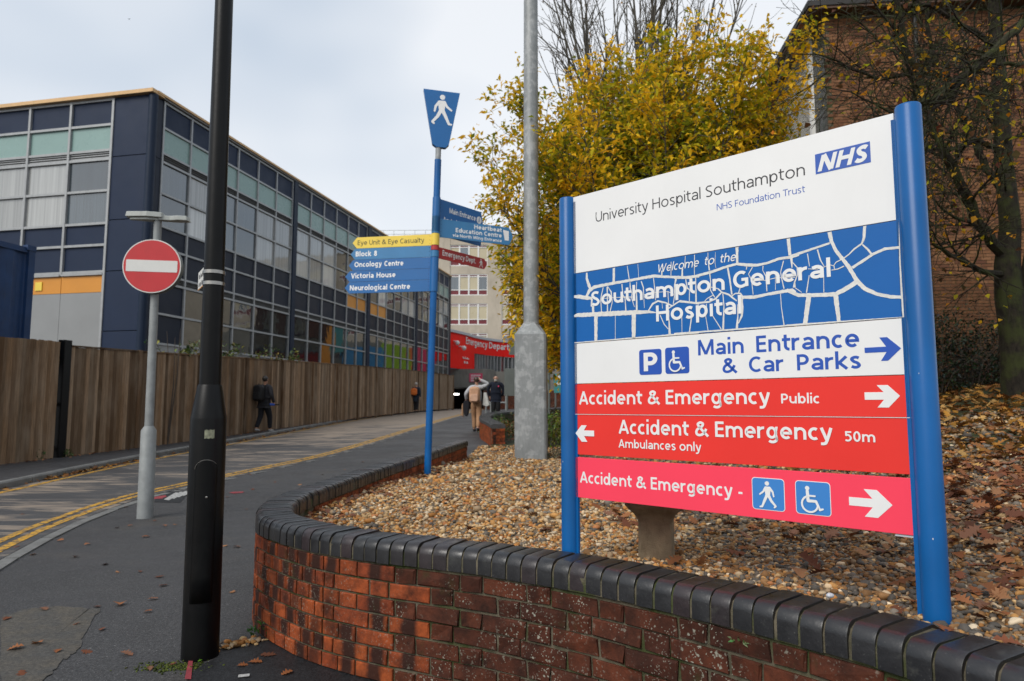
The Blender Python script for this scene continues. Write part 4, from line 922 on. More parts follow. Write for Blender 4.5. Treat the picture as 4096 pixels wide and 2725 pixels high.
for rr_, nm in ((1, 'access_door'),):
    m = MB(); n = 9; rows = [-.42, -.3, -.1, .1, .24, .252, .264, .275, .283, .2865]; wd = [.6, .6, .6, .6, .6, .575, .5, .37, .2, .03]
    for b, w in zip(rows, wd):
        for k in range(n): m.v.append(tuple(wrap(fl, r0*1.0, -w+2*w*k/(n-1)+.12, b, .0035)))
    m.f = [(i*n+k, i*n+k+1, (i+1)*n+k+1, (i+1)*n+k) for i in range(len(rows)-1) for k in range(n-1)]
    dr = m.build('access_door', K['black_paint'], lp, True); dr.modifiers.new('t', 'SOLIDIFY').thickness = .004
    m = MB(); pts = [wrap(fl, r0, .12-.6*math.cos(math.pi*k/12), .24+.047*math.sin(math.pi*k/12), .0045) for k in range(11)]; m.tube(pts, .0012, 5).build('worn_edge', K['steel'], dr)
    m = MB(); m.sphere(wrap(fl, r0, .2, .1, .002), .006, 8, 5).build('lock', K['steel'], dr)
fs = Fr(lq(1735), (1, .25, 0), lax); m = MB()
for b in (-.022, .022):
    for k in range(6): m.v.append(tuple(wrap(fs, r0*.99, -.02+.52*k/5, b+(.002 if k % 2 else -.001), .002)))
m.f = [(k, k+1, 7+k, 6+k) for k in range(5)]; m.build('sticker', K['sticker'], lp)
# parking plate strapped to it
r1 = r0*.585; po_ = aty(819, 1102, LY)
ps = thing('parking_sign', lq(1112), 'small white no-loading plate strapped to the black lamp column', 'sign')
for y in (1092, 1137):
    c = lq(y); MB().tube([c-lax*.009, c+lax*.009], r1*1.07, 28).build('strap', K['steel'], ps, True)
    MB().tube([c-Vector((r1, 0, 0)), Vector((po_.x, po_.y+.01, c.z))], .007, 8).build('clamp', K['black_paint'], ps)
fpl = Fr(po_, (.54, -.84, 0), lax)
m = MB(); m.prism(fpl, rrect(-.226, -.051, .002, .051, .008), -.003, 0); pt_ = m.build('plate', K['white_refl'], ps)
text('nol', fpl, -.195, -.03, .008, .026, K['text_black'], pt_, 'lettering', .001); text('aat', fpl, -.195, -.03, -.036, .026, K['text_black'], pt_, 'lettering', .001)
m = MB(); m.prism(fpl, rrect(-.223, -.0505, -.0, -.046, .002), .0, .0008); m.build('yellow_edge', K['orange'], pt_)
# ------------------------------------------------------------------ no-entry sign with its lantern
nb_ = on(gh, 580, 2072); NY = nb_.y; nt = aty(633, 850, NY); nax = (nt-nb_).normalized()
nq = lambda y: nb_ + nax*((aty(600, y, NY).z-nb_.z)/nax.z)
ne = thing('no_entry_sign', nb_, 'round red no-entry sign with a flat lantern on a grey steel post by the kerb', 'road sign')
kN = NY/2730
MB().tube([nb_-nax*.05, nq(1722), nq(1705)], [30*kN, 28*kN, 17*kN], 24).build('base_section', K['galv_light'], ne, True)
MB().tube([nq(1708), nq(868)], [16.5*kN, 15*kN], 20).build('post', K['galv_light'], ne, True)
nc_ = aty(608, 1065, NY-.10); fn = Fr(nc_, (.985, .175, 0), nax); rN = 110*kN
def ring(fr, r, c0, c1, n=48): m = MB(); m.prism(fr, [(r*math.cos(2*math.pi*k/n), r*math.sin(2*math.pi*k/n)) for k in range(n)], c0, c1); return m
ring(fn, rN, -.10, .0).build('drum', K['grey_back'], ne, True, bevel=.006); fc = ring(fn, rN*.992, .0005, .004).build('rim', K['white_refl'], ne, True)
ring(fn, rN*.955, .0045, .006).build('red_face', K['sign_roundel'], fc, True); m = MB(); m.prism(fn, rrect(-rN*.87, -rN*.215, rN*.87, rN*.215, .01), .0065, .0085); m.build('white_bar', K['white_refl'], fc)
lc = nq(872); flm = Fr(lc, (.98, .2, 0), nax)
def lshape(pts, z0, z1, nm): m = MB(); n = len(pts); m.v = [tuple(flm.pt(a, z0, c)) for a, c in pts]+[tuple(flm.pt(a*.97, z1, c*.97)) for a, c in pts]; m.f = [tuple(range(n)), tuple(range(2*n-1, n-1, -1))]+[(i, n+i, n+(i+1) % n, (i+1) % n) for i in range(n)]; return m.build(nm, K['lum'], ne, bevel=.006)
lshape([(-.34, .05), (-.10, .10), (.06, .08), (.07, -.05), (-.08, -.08), (-.34, -.04)], -.01, .05, 'lantern_hood'); lshape([(.02, .06), (.14, .05), (.24, .09), (.34, .09), (.36, -.02), (.24, -.05), (.05, -.04)], -.035, .02, 'lantern_arm')
lshape([(-.30, .03), (-.11, .07), (.02, .05), (.02, -.03), (-.1, -.05), (-.30, -.02)], -.04, -.011, 'lantern_lens')
# ------------------------------------------------------------------ galvanised mast with a square base box
gb = on(bh, 2126, 1838); GYm = gb.y; kg = GYm/2730
gm = thing('galvanised_mast', gb, 'thick galvanised steel mast with a square base cabinet standing in the gravel', 'mast')
w = 62*kg; zt = aty(2126, 1343, GYm).z; zc = aty(2126, 1292, GYm).z; fg = Fr((gb.x, gb.y, 0), (.995, -.1, 0))
ch = w*.12; oc = lambda h, c: [(-h+c, -h), (h-c, -h), (h, -h+c), (h, h-c), (h-c, h), (-h+c, h), (-h, h-c), (-h, -h+c)]
m = MB(); 
for z, h, c in ((gb.z-.2, w, ch), (zt, w, ch)): m.v += [tuple(fg.pt(a, z, -b)) for a, b in oc(w, ch)]
m.f = [(k, (k+1) % 8, 8+(k+1) % 8, 8+k) for k in range(8)]+[tuple(range(8, 16))]; bx_ = m.build('base_box', K['galv'], gm)
m = MB(); rp_ = 31*kg; m.v = [tuple(fg.pt(a, zt, -b)) for a, b in oc(w, ch)]
m.v += [tuple(fg.pt(rp_*1.0*math.cos(R(-112.5+45*k)), zc if k % 2 else zc-.04, -rp_*1.0*math.sin(R(-112.5+45*k)))) for k in range(8)]
m.f = [(k, (k+1) % 8, 8+(k+1) % 8, 8+k) for k in range(8)]; m.build('tapered_collar', K['galv'], gm)
MB().tube([(gb.x, gb.y, zc-.1), (gb.x+.01, gb.y, 9.5)], [rp_, rp_*.94], 28).build('shaft', K['galv'], gm, True)
m = MB(); m.box((w-.02, gb.z+.5, -.1), (w+.015, gb.z+.62, .02), fg).build('hinge', K['galv'], bx_)
# ------------------------------------------------------------------ backs of two road signs beyond the mast
SY = 23.0; rs = thing('road_sign', (aty(2130, 1640, SY).x, SY, gh(.6, SY)), 'grey back of a two-post road sign behind the galvanised mast', 'road sign')
for x in (2063, 2197):
    a = aty(x, 1640, SY); MB().tube([(a.x, SY, bh(a.x, SY)-.1), (a.x, SY, aty(x, 1297, SY).z)], .04, 12).build('post', K['grey_back'], rs, True)
def plate(par, x0, y0, x1, y1, Y, mat, nm='plate', th=.03):
    a = aty(x0, y1, Y); b = aty(x1, y0, Y); return MB().box((a.x, Y, a.z), (b.x, Y+th, b.z)).build(nm, mat, par, bevel=.004)
plate(rs, 2036, 1316, 2224, 1420, SY+.06, K['grey_back']); plate(rs, 2017, 1474, 2070, 1584, SY+.06, K['grey_back'], 'lower_plate')
a = aty(2029, 1600, SY); MB().tube([(a.x, SY+.06, bh(a.x, SY)-.1), (a.x, SY+.06, aty(2029, 1580, SY).z)], .025, 8).build('post', K['grey_back'], rs, True)
# ------------------------------------------------------------------ close-boarded fence
fe_ = thing('timber_fence', fence_path.at(fence_path.L*.35)[0], 'tall weathered close-boarded timber fence along the far footway', 'fence')
FS = {}
rf = random.Random(4)
s = fence_path.s[0]; board_runs = []
def fence_top(p): return gh(p.x, p.y)+.1+2.3
bmesh_ = []
for i in range(6):
    m = MB(); w = .094; j = rf.uniform(-.004, .004); th0, th1 = .006, .03
    m.v = [(-w/2, 0, 0), (w/2, 0, 0), (w/2, -th1, 0), (-w/2, -th0, 0), (-w/2+j, 0, 1), (w/2+j, 0, 1), (w/2+j, -th1, 1), (-w/2+j, -th0, 1)]
    m.f = [(3, 2, 6, 7), (0, 3, 7, 4), (2, 1, 5, 6), (4, 7, 6, 5), (1, 0, 4, 5), (0, 1, 2, 3)]; bmesh_.append(m.mesh('board', K['board']))
s_vis = [q for q in np.linspace(0, fence_path.L, 600) if (lambda p: p.y > 6 and p.x/p.y*2730+2048 > -60)(fence_path.at(q)[0])][0]
s_blk = [q for q in np.linspace(0, fence_path.L, 900) if (lambda p: p.y > 6 and p.x/p.y*2730+2048 > 248)(fence_path.at(q)[0])][0]
s = s_vis-3.5; nbd = 0; far = MB()
while s < fence_path.L-.05:
    p, t_ = fence_path.at(s); h = 2.3+(.09 if s < s_blk else 0)+rf.uniform(-.008, .008); z0 = gh(p.x, p.y)+.09; ang = math.atan2(t_.y, t_.x)
    if abs(s-s_blk) > .1:
        if nbd < 296 and s > s_vis-.3: place('board', rf.choice(bmesh_), fe_, (p.x, p.y, z0), (0, rf.uniform(-.004, .004), ang+rf.uniform(-.02, .02)), (1+rf.uniform(-.04, .03), 1+rf.uniform(-.3, .6), h)); nbd += 1
        else: far.box((-.05, z0-p.z, 0), (.047, z0-p.z+h, .012+.008*rf.random()), Fr(p, t_))
    s += .1003
if far.v: far.build('boards', K['board'], fe_)['kind'] = 'stuff'
for s0 in np.arange(s_vis-3.5, fence_path.L-2, 2.35):   # rails behind the boards
    for hz_ in (.3, 1.2, 2.1): p, t_ = fence_path.at(s0, .05); q, _ = fence_path.at(s0+2.34, .05); MB().tube([(p.x, p.y, gh(p.x, p.y)+hz_), (q.x, q.y, gh(q.x, q.y)+hz_)], .04, 4).build('rail', K['fence_post'], fe_)
s = s_blk+2.2
while s < fence_path.L:
    p, t_ = fence_path.at(s, -.045); z = gh(p.x, p.y); MB().box((-.05, z, -.05), (.05, z+2.43, .03), Fr((p.x, p.y, 0), t_)).build('fence_post', K['fence_post'], fe_, bevel=.006); s += 2.35
for s0 in np.arange(s_blk+.1, fence_path.L-2.3, 2.35):
    p, t_ = fence_path.at(s0, -.01); q, _ = fence_path.at(s0+2.33, -.01); zp = gh(p.x, p.y)+2.39; zq = gh(q.x, q.y)+2.39; m = MB(); n_ = Vector((t_.y, -t_.x, 0))
    for u, z in ((p, zp), (q, zq)):
        for o_, dz in ((-.03, 0), (.035, 0), (.035, .035), (-.03, .035)): m.v.append((u.x+n_.x*o_, u.y+n_.y*o_, z+dz))
    m.f = [(0, 1, 5, 4), (1, 2, 6, 5), (2, 3, 7, 6), (3, 0, 4, 7), (3, 2, 1, 0), (4, 5, 6, 7)]; m.build('capping_rail', K['fence_post'], fe_)
p, t_ = fence_path.at(fence_path.L-.03, 0); m = MB().box((-.06, gh(p.x, p.y), -.06), (.06, gh(p.x, p.y)+2.45, .06), Fr((p.x, p.y, 0), t_)); m.build('fence_post', K['fence_post'], fe_)
p, t_ = fence_path.at(s_blk, -.02); z = gh(p.x, p.y)
tag(MB().box((-.095, z, -.09), (.095, z+2.52, .07), Fr((p.x, p.y, 0), t_)).build('steel_post', K['black_paint'], None, bevel=.008), 'thick black square post set in the timber fence', 'post')
# container behind the fence
def container(z0, lab):
    c0 = aty(130, 1000, 13.9); root = thing('shipping_container', (c0.x-1.2, 14.6, z0), lab, 'container', None); fr = Fr((c0.x, 13.9, z0), (.22, .97, 0)); L_, Wd, Ht = 6., 2.4, 2.42
    m = MB(); n = 44
    for side in (0,):
        V = []
        for i in range(n+1):
            a = -L_+i*L_/n; c = .0 if (i % 4) in (0, 1) else -.04; V.append((a, c))
        for a, c in V: m.v += [tuple(fr.pt(a, .12, c)), tuple(fr.pt(a, Ht-.1, c))]
        m.f = [(2*i, 2*i+2, 2*i+3, 2*i+1) for i in range(n)]
    b0 = len(m.v)
    for i in range(17): c = -Wd*i/16; a = 0 if (i % 4) in (0, 1) else -.04; m.v += [tuple(fr.pt(a, .12, c)), tuple(fr.pt(a, Ht-.1, c))]
    m.f += [(b0+2*i, b0+2*i+2, b0+2*i+3, b0+2*i+1) for i in range(16)]
    m.poly([fr.pt(-L_, Ht-.06, 0), fr.pt(0, Ht-.06, 0), fr.pt(0, Ht-.06, -Wd), fr.pt(-L_, Ht-.06, -Wd)]); m.build('corrugated_wall', K['container'], root)
    for z in (.0, Ht-.11): MB().box((-L_, z, -.03), (.02, z+.11, .02), fr).build('rail', K['container'], root); MB().box((-.05, z, -Wd), (.02, z+.11, -.03), fr).build('rail', K['container'], root)
    for c in (0, -Wd):
        MB().box((-.1, 0, c-.06), (.04, Ht, c+.04), fr).build('corner_post', K['container'], root)
        MB().box((-.12, gh(-10, 14)-z0, c-.06), (.02, 0, c+.06), fr).build('support_leg', K['navy_dark'], root)
        MB().box((-.15, Ht-.06, c-.08), (.05, Ht+.05, c+.05), fr).build('corner_casting', K['container'], root)
zt = aty(128, 990, 13.9).z
container(zt-2.45, 'dark blue corrugated shipping container rising above the timber fence at the left edge')
# ------------------------------------------------------------------ glass and navy panel building
BD = 21.8; BA = R(12); bo = Vector(((609-2048)/FPX*BD, BD, 0)); bt = Vector((math.sin(BA), math.cos(BA), 0))
bcorner = bo - bt*.62
gbld = thing('clinic_building', (bcorner.x-3, bcorner.y+8, .4), 'modern building of navy panels and glass in aluminium frames behind the fence', 'building')
ff = Fr(bo, bt)                        # along the long facade; c = outwards (to the right)
fl2 = Fr(bcorner, Vector((math.cos(BA), -math.sin(BA), 0)))   # short facade; a negative to the left, c outwards to the camera
ROWS = [11.26, 10.41, 9.55, 9.25, 8.2, 7.12, 6.41, 5.54, 5.27, 4.24, 3.27, 2.4]
KIND = ['navy', 'teal', 'louvre', 'win', 'win', 'navy', 'navy', 'louvre', 'win', 'win', 'base']
SEG = [[-.05, 1.32, 2.7, 4.07, 5.43, 6.8, 8.12], [8.5, 9.78, 11.07, 12.4, 13.75, 15.0, 16.15], [16.62, 17.83, 19.09, 20.35, 21.59, 22.81, 24.0], [24.41, 25.55, 26.75, 27.9, 29.1, 30.3, 31.5]]
rb = random.Random(21)
def cell(fr, a0, a1, r, nm, mat, back=-.03, tilt=0.):
    m = MB(); z0, z1 = ROWS[r+1], ROWS[r]; i = .035; d = rb.uniform(-tilt, tilt); e = rb.uniform(-tilt, tilt)
    m.v = [tuple(fr.pt(a, z, back+dd)) for a, z, dd in ((a0+i, z0+i, d), (a1-i, z0+i, e), (a1-i, z1-i, -d), (a0+i, z1-i, -e))]; m.f = [(0, 1, 2, 3)]
    n = len(m.v); m.v += [tuple(fr.pt(a, z, back-.03)) for a, z in ((a0, z0), (a1, z0), (a1, z1), (a0, z1))]; m.f += [(0, 4, 5, 1), (1, 5, 6, 2), (2, 6, 7, 3), (3, 7, 4, 0)]
    return m.build(nm, mat, gbld)
nth = 0
for si, sgm in enumerate(SEG):
    for bi in range(6):
        a0, a1 = sgm[bi], sgm[bi+1]; col_ = si*6+bi
        for r, kd in enumerate(KIND):
            if kd == 'navy': mat, nm = K['navy_dark' if r > 1 else 'navy'], 'panel'
            elif kd == 'teal': mat, nm = K['teal'], 'panel'
            elif kd == 'base': mat, nm = K['silver'], 'panel'
            elif kd == 'louvre': mat, nm = K['louvre'], 'louvre'
            else:
                nm = 'window_pane'
                if r < 6: mat = K['blind'] if col_ in (1, 4, 5, 6, 7, 8) or (col_ > 8 and rb.random() < .25) else K['glass_blue'] if col_ < 6 else K['glass']
                else: mat = K['glass']
            if kd == 'navy' and r == 5 and col_ in (10, 11, 12, 13): mat = K['orange']
            if si == 0 and bi == 0 and r in (8, 9): mat, nm = K['navy_dark'], 'panel'
            if kd == 'louvre':
                b = cell(ff, a0, a1, r, nm, mat, -.06); m = MB()
                for k in range(3): z = ROWS[r+1]+.05+(ROWS[r]-ROWS[r+1]-.08)*k/3; m.box((a0+.04, z, -.055), (a1-.04, z+.035, -.02), ff)
                m.build('blade', K['alu'] if False else K['louvre'], b)
            else: cell(ff, a0, a1, r, nm, mat, -.03, .004 if nm == 'window_pane' else 0)
    for a in sgm: MB().box((a-.035, 2.4, -.05), (a+.035, 11.3, .03), ff).build('mullion', K['alu'], gbld)
    for r, z in enumerate(ROWS[:-1]): MB().box((sgm[0]+.035, z-.035, -.045), (sgm[-1]-.035, z+.035, .022 if KIND[min(r, 10)] != 'win' else .035), ff).build('transom', K['alu'], gbld)
    if si < 3: MB().box((sgm[-1]+.035, 2.2, -.06), (SEG[si+1][0]-.035, 11.3, .09), ff).build('pilaster', K['navy_post'], gbld)
MB().box((31.535, 2.2, -8), (31.95, 11.32, .06), ff).build('end_wall', K['navy_dark'], gbld)
# corner and short facade
for z0, z1 in ((2.2, 3.6), (3.62, 5.53), (5.55, 7.2), (7.22, 9.3), (9.32, 11.3)):
    MB().box((-.62+.14, z0, -.05), (-.085, z1, .0), ff).build('panel', K['navy_dark'], gbld); MB().box((-1.40, z0, -.05), (-.10, z1, .0), fl2).build('panel', K['navy'], gbld, bevel=.01)
cpt = bcorner; m = MB(); m.tube([(cpt.x+.02, cpt.y+.06, 2.2), (cpt.x+.02, cpt.y+.06, 11.3)], .14, 16); m.build('corner_post', K['navy_post'], gbld, True)
AX = [-1.43, -3.06, -4.69, -6.3, -7.9, -9.5]
for k in range(5):
    a1, a0 = AX[k], AX[k+1]
    for r, kd in enumerate(KIND[:7]):
        mat = {'navy': K['navy'], 'teal': K['teal'], 'louvre': K['louvre'], 'win': K['blind'] if k else K['glass_blue']}[kd]
        nm = 'window_pane' if kd == 'win' else 'louvre' if kd == 'louvre' else 'panel'; b = cell(fl2, a0, a1, r, nm, mat, -.04 if kd != 'louvre' else -.06, .004 if kd == 'win' else 0)
        if kd == 'louvre':
            m = MB()
            for q in range(3): z = ROWS[3]+.06+.075*q; m.box((a0+.04, z, -.055), (a1-.04, z+.03, -.01), fl2)
            m.build('blade', K['alu'], b)
    MB().box((a0+.01, 4.88, -.05), (a1-.01, 5.42, -.01), fl2).build('panel', K['orange'], gbld); MB().box((a0+.006, 2.2, -.05), (a1-.006, 4.87, -.012), fl2).build('panel', K['silver'], gbld)
    for r, z in enumerate(ROWS[:8]): MB().box((a0+.04, z-.04, -.045), (a1-.04, z+.04, .03), fl2).build('transom', K['alu'], gbld)
    MB().box((a1-.04, 5.45 if k else 2.2, -.05), (a1+.04, 11.3, .04), fl2).build('mullion', K['alu'], gbld)
    MB().box((a0+.04, 5.43, -.04), (a1-.04, 5.49, .06), fl2).build('drip_sill', K['alu'], gbld)
m = MB(); m.box((AX[1]-.98, 5.0, -.01), (AX[1]-.72, 5.28, .02), fl2); vt = m.build('vent', K['finger_yellow'], gbld)
# roof edge and body behind the skin
MB().box((-.75, 11.32, -9), (31.95, 11.36, .1), ff).build('roof', K['alu'], gbld); MB().box((-9.6, 11.31, -.4), (.14, 11.43, .16), fl2).build('roof_edge', K['coping_trim'], gbld); MB().box((-.55, 11.365, -.3), (31.9, 11.44, .16), ff).build('roof_edge', K['coping_trim'], gbld)
MB().box((-.5, .2, -9), (31.5, 11.2, -.12), ff).build('body', K['void'], gbld)
# ------------------------------------------------------------------ concrete hospital block behind
CY = 82.; cb = thing('concrete_block', (15, CY+6, 1), 'tall beige concrete hospital block with white framed windows and maroon panels', 'building')
fc_ = Fr((0, CY, 0), (1, -.02, 0)); top_z = aty(1800, 948, CY).z; kC = CY/2730
rowz = [aty(1800, 860+y/2.8, CY).z for y in (335, 663, 992, 1325, 1655)]
X0 = (1796-2048)*kC; MB().box((-19, .8, -12), (62, top_z, -.28), fc_).build('body', K['concrete'], cb)
wf, gl_, gap = 242/2.8*kC, 153*kC, 57*kC; pitch = gl_+gap
def fill(a0, a1, z0, z1, c=0, mat='concrete', nm='concrete_panel'): return MB().box((a0, z0, -.3), (a1, z1, c), fc_).build(nm, K[mat], cb)
for b in range(-2, 9):
    a0 = X0+b*pitch; a1 = a0+gl_
    MB().box((a1, .8, -.3), (a1+gap, top_z-.05, .12), fc_).build('pier', K['concrete'], cb)
    for k, zt in enumerate(rowz):
        zb = zt-wf; nz_ = rowz[k-1]-wf if k else top_z
        fill(a0+.005, a1-.005, zt+.005, nz_-.005, .02 if k else .06)
        if b > 4 and k > 3: continue
        root = cb; fm = MB(); n = 4 if b < 5 else 4; wv = gl_/n
        for q in range(n+1): fm.box((a0+q*wv-.09 if q else a0, zb, -.12), (a0+q*wv+.09 if q < n else a1, zt, -.02), fc_)
        for z in (zb, zb+.27*wf*.0+.19*wf+.12, zt-.13*wf): fm.box((a0, z, -.12), (a1, z+.1, -.025), fc_)
        fm.box((a0, zt-.1, -.12), (a1, zt, -.025), fc_)
        wd = fm.build('window', K['upvc'], cb)
        for q in range(n):
            x0, x1 = a0+q*wv+.09, a0+(q+1)*wv-.09
            MB().box((x0, zb+.1, -.2), (x1, zb+.19*wf+.12, -.08), fc_).build('maroon_panel', K['maroon'], wd)
            MB().box((x0, zb+.19*wf+.22, -.2), (x1, zt-.13*wf, -.09), fc_).build('pane', K['blind_warm'] if rb.random() < .8 else K['glass_blue'], wd)
            MB().box((x0, zt-.13*wf+.1, -.2), (x1, zt-.1, -.08), fc_).build('maroon_panel', K['maroon'], wd)
m = MB()
for x in np.arange(-18.5, 20, 1.3): m.tube([fc_.pt(x, top_z, -.4), fc_.pt(x, top_z+1.0, -.4)], .03, 5)
for z in (.5, 1.0): m.tube([fc_.pt(-18.5, top_z+z, -.4), fc_.pt(20, top_z+z, -.4)], .03, 5)
m.build('roof_railing', K['alu'], cb); MB().box((-19.2, top_z, -12), (62, top_z+.12, .15), fc_).build('roof', K['concrete'], cb)
# ------------------------------------------------------------------ red emergency department
RP = Path([(-5.1, 54.4), (-4.4, 56), (-3.9, 57.5), (-3.19, 59.9), (-2.0, 62.3), (-.28, 64.4), (2.0, 66.1), (5.2, 67.4)], .1)
er = thing('emergency_department', (-1, 64, 1), 'curved bright red emergency department front with white lettering above a concrete underpass', 'building')
sc_ = [s for s in np.linspace(0, RP.L, 400) if RP.at(s)[0].y > 56][0]
def band(s0, s1, z0, z1, mat, nm, off=0, th=.3, n=24, par=None):
    m = MB()
    for i in range(n+1):
        s = s0+(s1-s0)*i/n; a = RP.at(s, -off)[0]; b = RP.at(s, -off+th)[0]
        m.v += [(a.x, a.y, z0), (a.x, a.y, z1), (b.x, b.y, z1), (b.x, b.y, z0)]
        if i: q = (i-1)*4; m.f += [(q+1, q, q+4, q+5), (q+2, q+1, q+5, q+6), (q, q+3, q+7, q+4)]
    m.f += [(0, 1, 2, 3), (4*n+3, 4*n+2, 4*n+1, 4*n)]; return m.build(nm, mat, par or er, True)
s_bx = [s for s in np.linspace(0, RP.L, 400) if RP.at(s)[0].y > 59.6][0]
band(0, RP.L, 5.86, 7.2, K['red_clad'], 'red_fascia'); band(0, s_bx, 4.32, 5.86, K['red_clad'], 'red_return'); band(0, RP.L, 7.2, 7.42, K['grey_trim'], 'roof_trim', .12, .6)
s = s_bx+.15; i = 0
while s < RP.L-.6:
    band(s, s+.42, 4.4, 5.84, [K['glass'], K['glass_blue'], K['silver'], K['coral_clad'] if False else K['glass'], K['green_clad'] if i == 13 else K['red_dark'] if i in (3, 4, 9) else K['glass_blue']][i % 5], 'glazing', -.25, .05, 2)
    band(s+.42, s+.5, 4.4, 5.84, K['alu'], 'fin', .02, .3, 1); s += .5; i += 1
band(s_bx, RP.L, 4.22, 4.4, K['alu'], 'sill', .05, .4)
# letters following the curve
v, f, _ = _txt['edep']; x0, x1 = v[:, 0].min(), v[:, 0].max(); sA = sc_+1.5; sB = sA+10.2; m = MB()
for p in v:
    s = sA+(p[0]-x0)/(x1-x0)*(sB-sA); a, t_ = RP.at(s, -.04); m.v.append((a.x, a.y, 6.5+p[1]*.58))
m.f = list(f); m.build('lettering', K['vinyl_white'], er)
fe2 = Fr(RP.at(sc_+.9, -.03)[0], RP.at(sc_+.9)[1]); 
for k in range(9): MB().box((-.1+k*.16, 5.2, 0), (.0+k*.16, 5.28+.1*(k % 3 == 0), .02), fe2).build('small_letter', K['vinyl_white'], er)
for x in (.2, .75): MB().box((x, 4.82, 0), (x+.25, 5.0, .02), fe2).build('symbol', K['vinyl_white'], er)
# concrete underpass below
up = thing('underpass', (-2.5, 58, 1), 'grey concrete underpass wall with a dark vehicle opening below the red building', 'underpass')
yc = 56.2; q0 = aty(1780, 1476, yc); q1 = aty(1932, 1550, yc); zl = q1.z; zt_ = 4.3
MB().box((q0.x-1.2, yc, zl), (q1.x, yc+.5, zt_)).build('lintel', K['concrete_dk'], up)
m = MB(); n = 10
for i in range(n+1): w = math.pi/2*i/n; x = q1.x+.9*math.sin(w); y = yc+2.2-2.2*math.cos(w); m.v += [(x, y, zl), (x, y, zt_)]
m.f = [(2*i, 2*i+2, 2*i+3, 2*i+1) for i in range(n)]; m.build('curved_wall', K['concrete_dk'], up, True)
MB().box((q1.x+.9, yc+2.2, .8), (q1.x+9, yc+2.6, zt_-.1)).build('wall', K['concrete_dk'], up); MB().box((q1.x-1.1+1.1, yc+.52, .8), (q1.x+.3, yc+2, zl)).build('wall', K['concrete_dk'], up)
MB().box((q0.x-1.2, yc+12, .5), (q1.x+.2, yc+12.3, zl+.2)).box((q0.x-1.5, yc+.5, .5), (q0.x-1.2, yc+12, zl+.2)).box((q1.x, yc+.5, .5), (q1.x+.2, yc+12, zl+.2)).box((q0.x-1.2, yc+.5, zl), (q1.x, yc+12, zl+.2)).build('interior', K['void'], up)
a = aty(1825, 1577, 60.); tag(MB().box((a.x-.25, 59.9, a.z-.06), (a.x+.25, 60.1, a.z+.06)).build('strip_light', K['lampglow'], None, bevel=.04), 'lit white strip light inside the dark underpass', 'light')
ps_ = plate(None, 1877, 1494, 1930, 1528, yc-.06, K['pink_clad'], 'wall_sign'); tag(ps_, 'pink notice board fixed to the concrete underpass wall', 'sign')
a = aty(1877, 1528, yc-.07); b = aty(1930, 1494, yc-.07)
for k in range(4): z = b.z-.12-k*.15; MB().box((a.x+.12, yc-.075, z-.06), (b.x-.15-.1*(k % 2), yc-.065, z)).build('lettering_line', K['vinyl_white'], ps_)
def camera_unit(x, y, Y, lab):
    a = aty(x, y, Y); r_ = thing('security_camera', a, lab, 'camera'); MB().tube([a+Vector((-.3, .25, .1)), a+Vector((.15, -.1, .05))], .07, 10).build('arm', K['upvc'], r_, True); MB().sphere(a+Vector((.3, -.15, -.08)), (.2, .2, .2)).build('dome', K['upvc'], r_, True)
camera_unit(1842, 1390, 55.9, 'white dome camera on an arm on the red building front'); camera_unit(1815, 1369, 55.2, 'small white camera on the left return of the red building')
# low dark brick wall and rails in front
lw = aty(1930, 1556, 48); tag(MB().box((-2.0, 47.6, .9), (6, 47.9, aty(1930, 1562, 47.6).z)).build('boundary_wall', K['brick_old'], None), 'low dark brown wall behind the standing man', 'wall')
gr = thing('guard_rail', (-.9, 30, gh(-.9, 30)), 'grey tubular guard rail beside the man in navy', 'railing')
for x in (1944, 1964, 2024): a = aty(x, 1620, 30); MB().tube([(a.x, 30, gh(a.x, 30)-.1), (a.x, 30, aty(x, 1577 if x > 2000 else 1609, 30).z)], .04, 8).build('post', K['galv_light'], gr, True)
for x0, x1, y in ((1935, 1968, 1609), (1933, 1966, 1622), (1998, 2026, 1611), (1998, 2026, 1578)): MB().tube([aty(x0, y, 30), aty(x1, y, 30)], .035, 8).build('rail', K['galv_light'], gr, True)
ts = thing('notice_board', (aty(2250, 1600, 30).x, 30, gh(2, 30)), 'teal notice board partly hidden by the left blue sign post', 'sign')
tp = plate(ts, 2216, 1496, 2300, 1572, 30, K['teal_clad'], 'board')
a = aty(2216, 1572, 29.99); MB().box((a.x+.12, 29.985, a.z+.35), (a.x+.75, 29.995, a.z+.45)).build('lettering_line', K['vinyl_white'], tp); MB().box((a.x+.1, 29.985, a.z+.6), (a.x+.3, 29.995, a.z+.75)).build('emblem', K['vinyl_white'], tp)
for x in (2222, 2294): a = aty(x, 1572, 30.05); MB().tube([(a.x, 30.05, gh(a.x, 30)), (a.x, 30.05, a.z+.2)], .04, 8).build('post', K['grey_back'], ts)
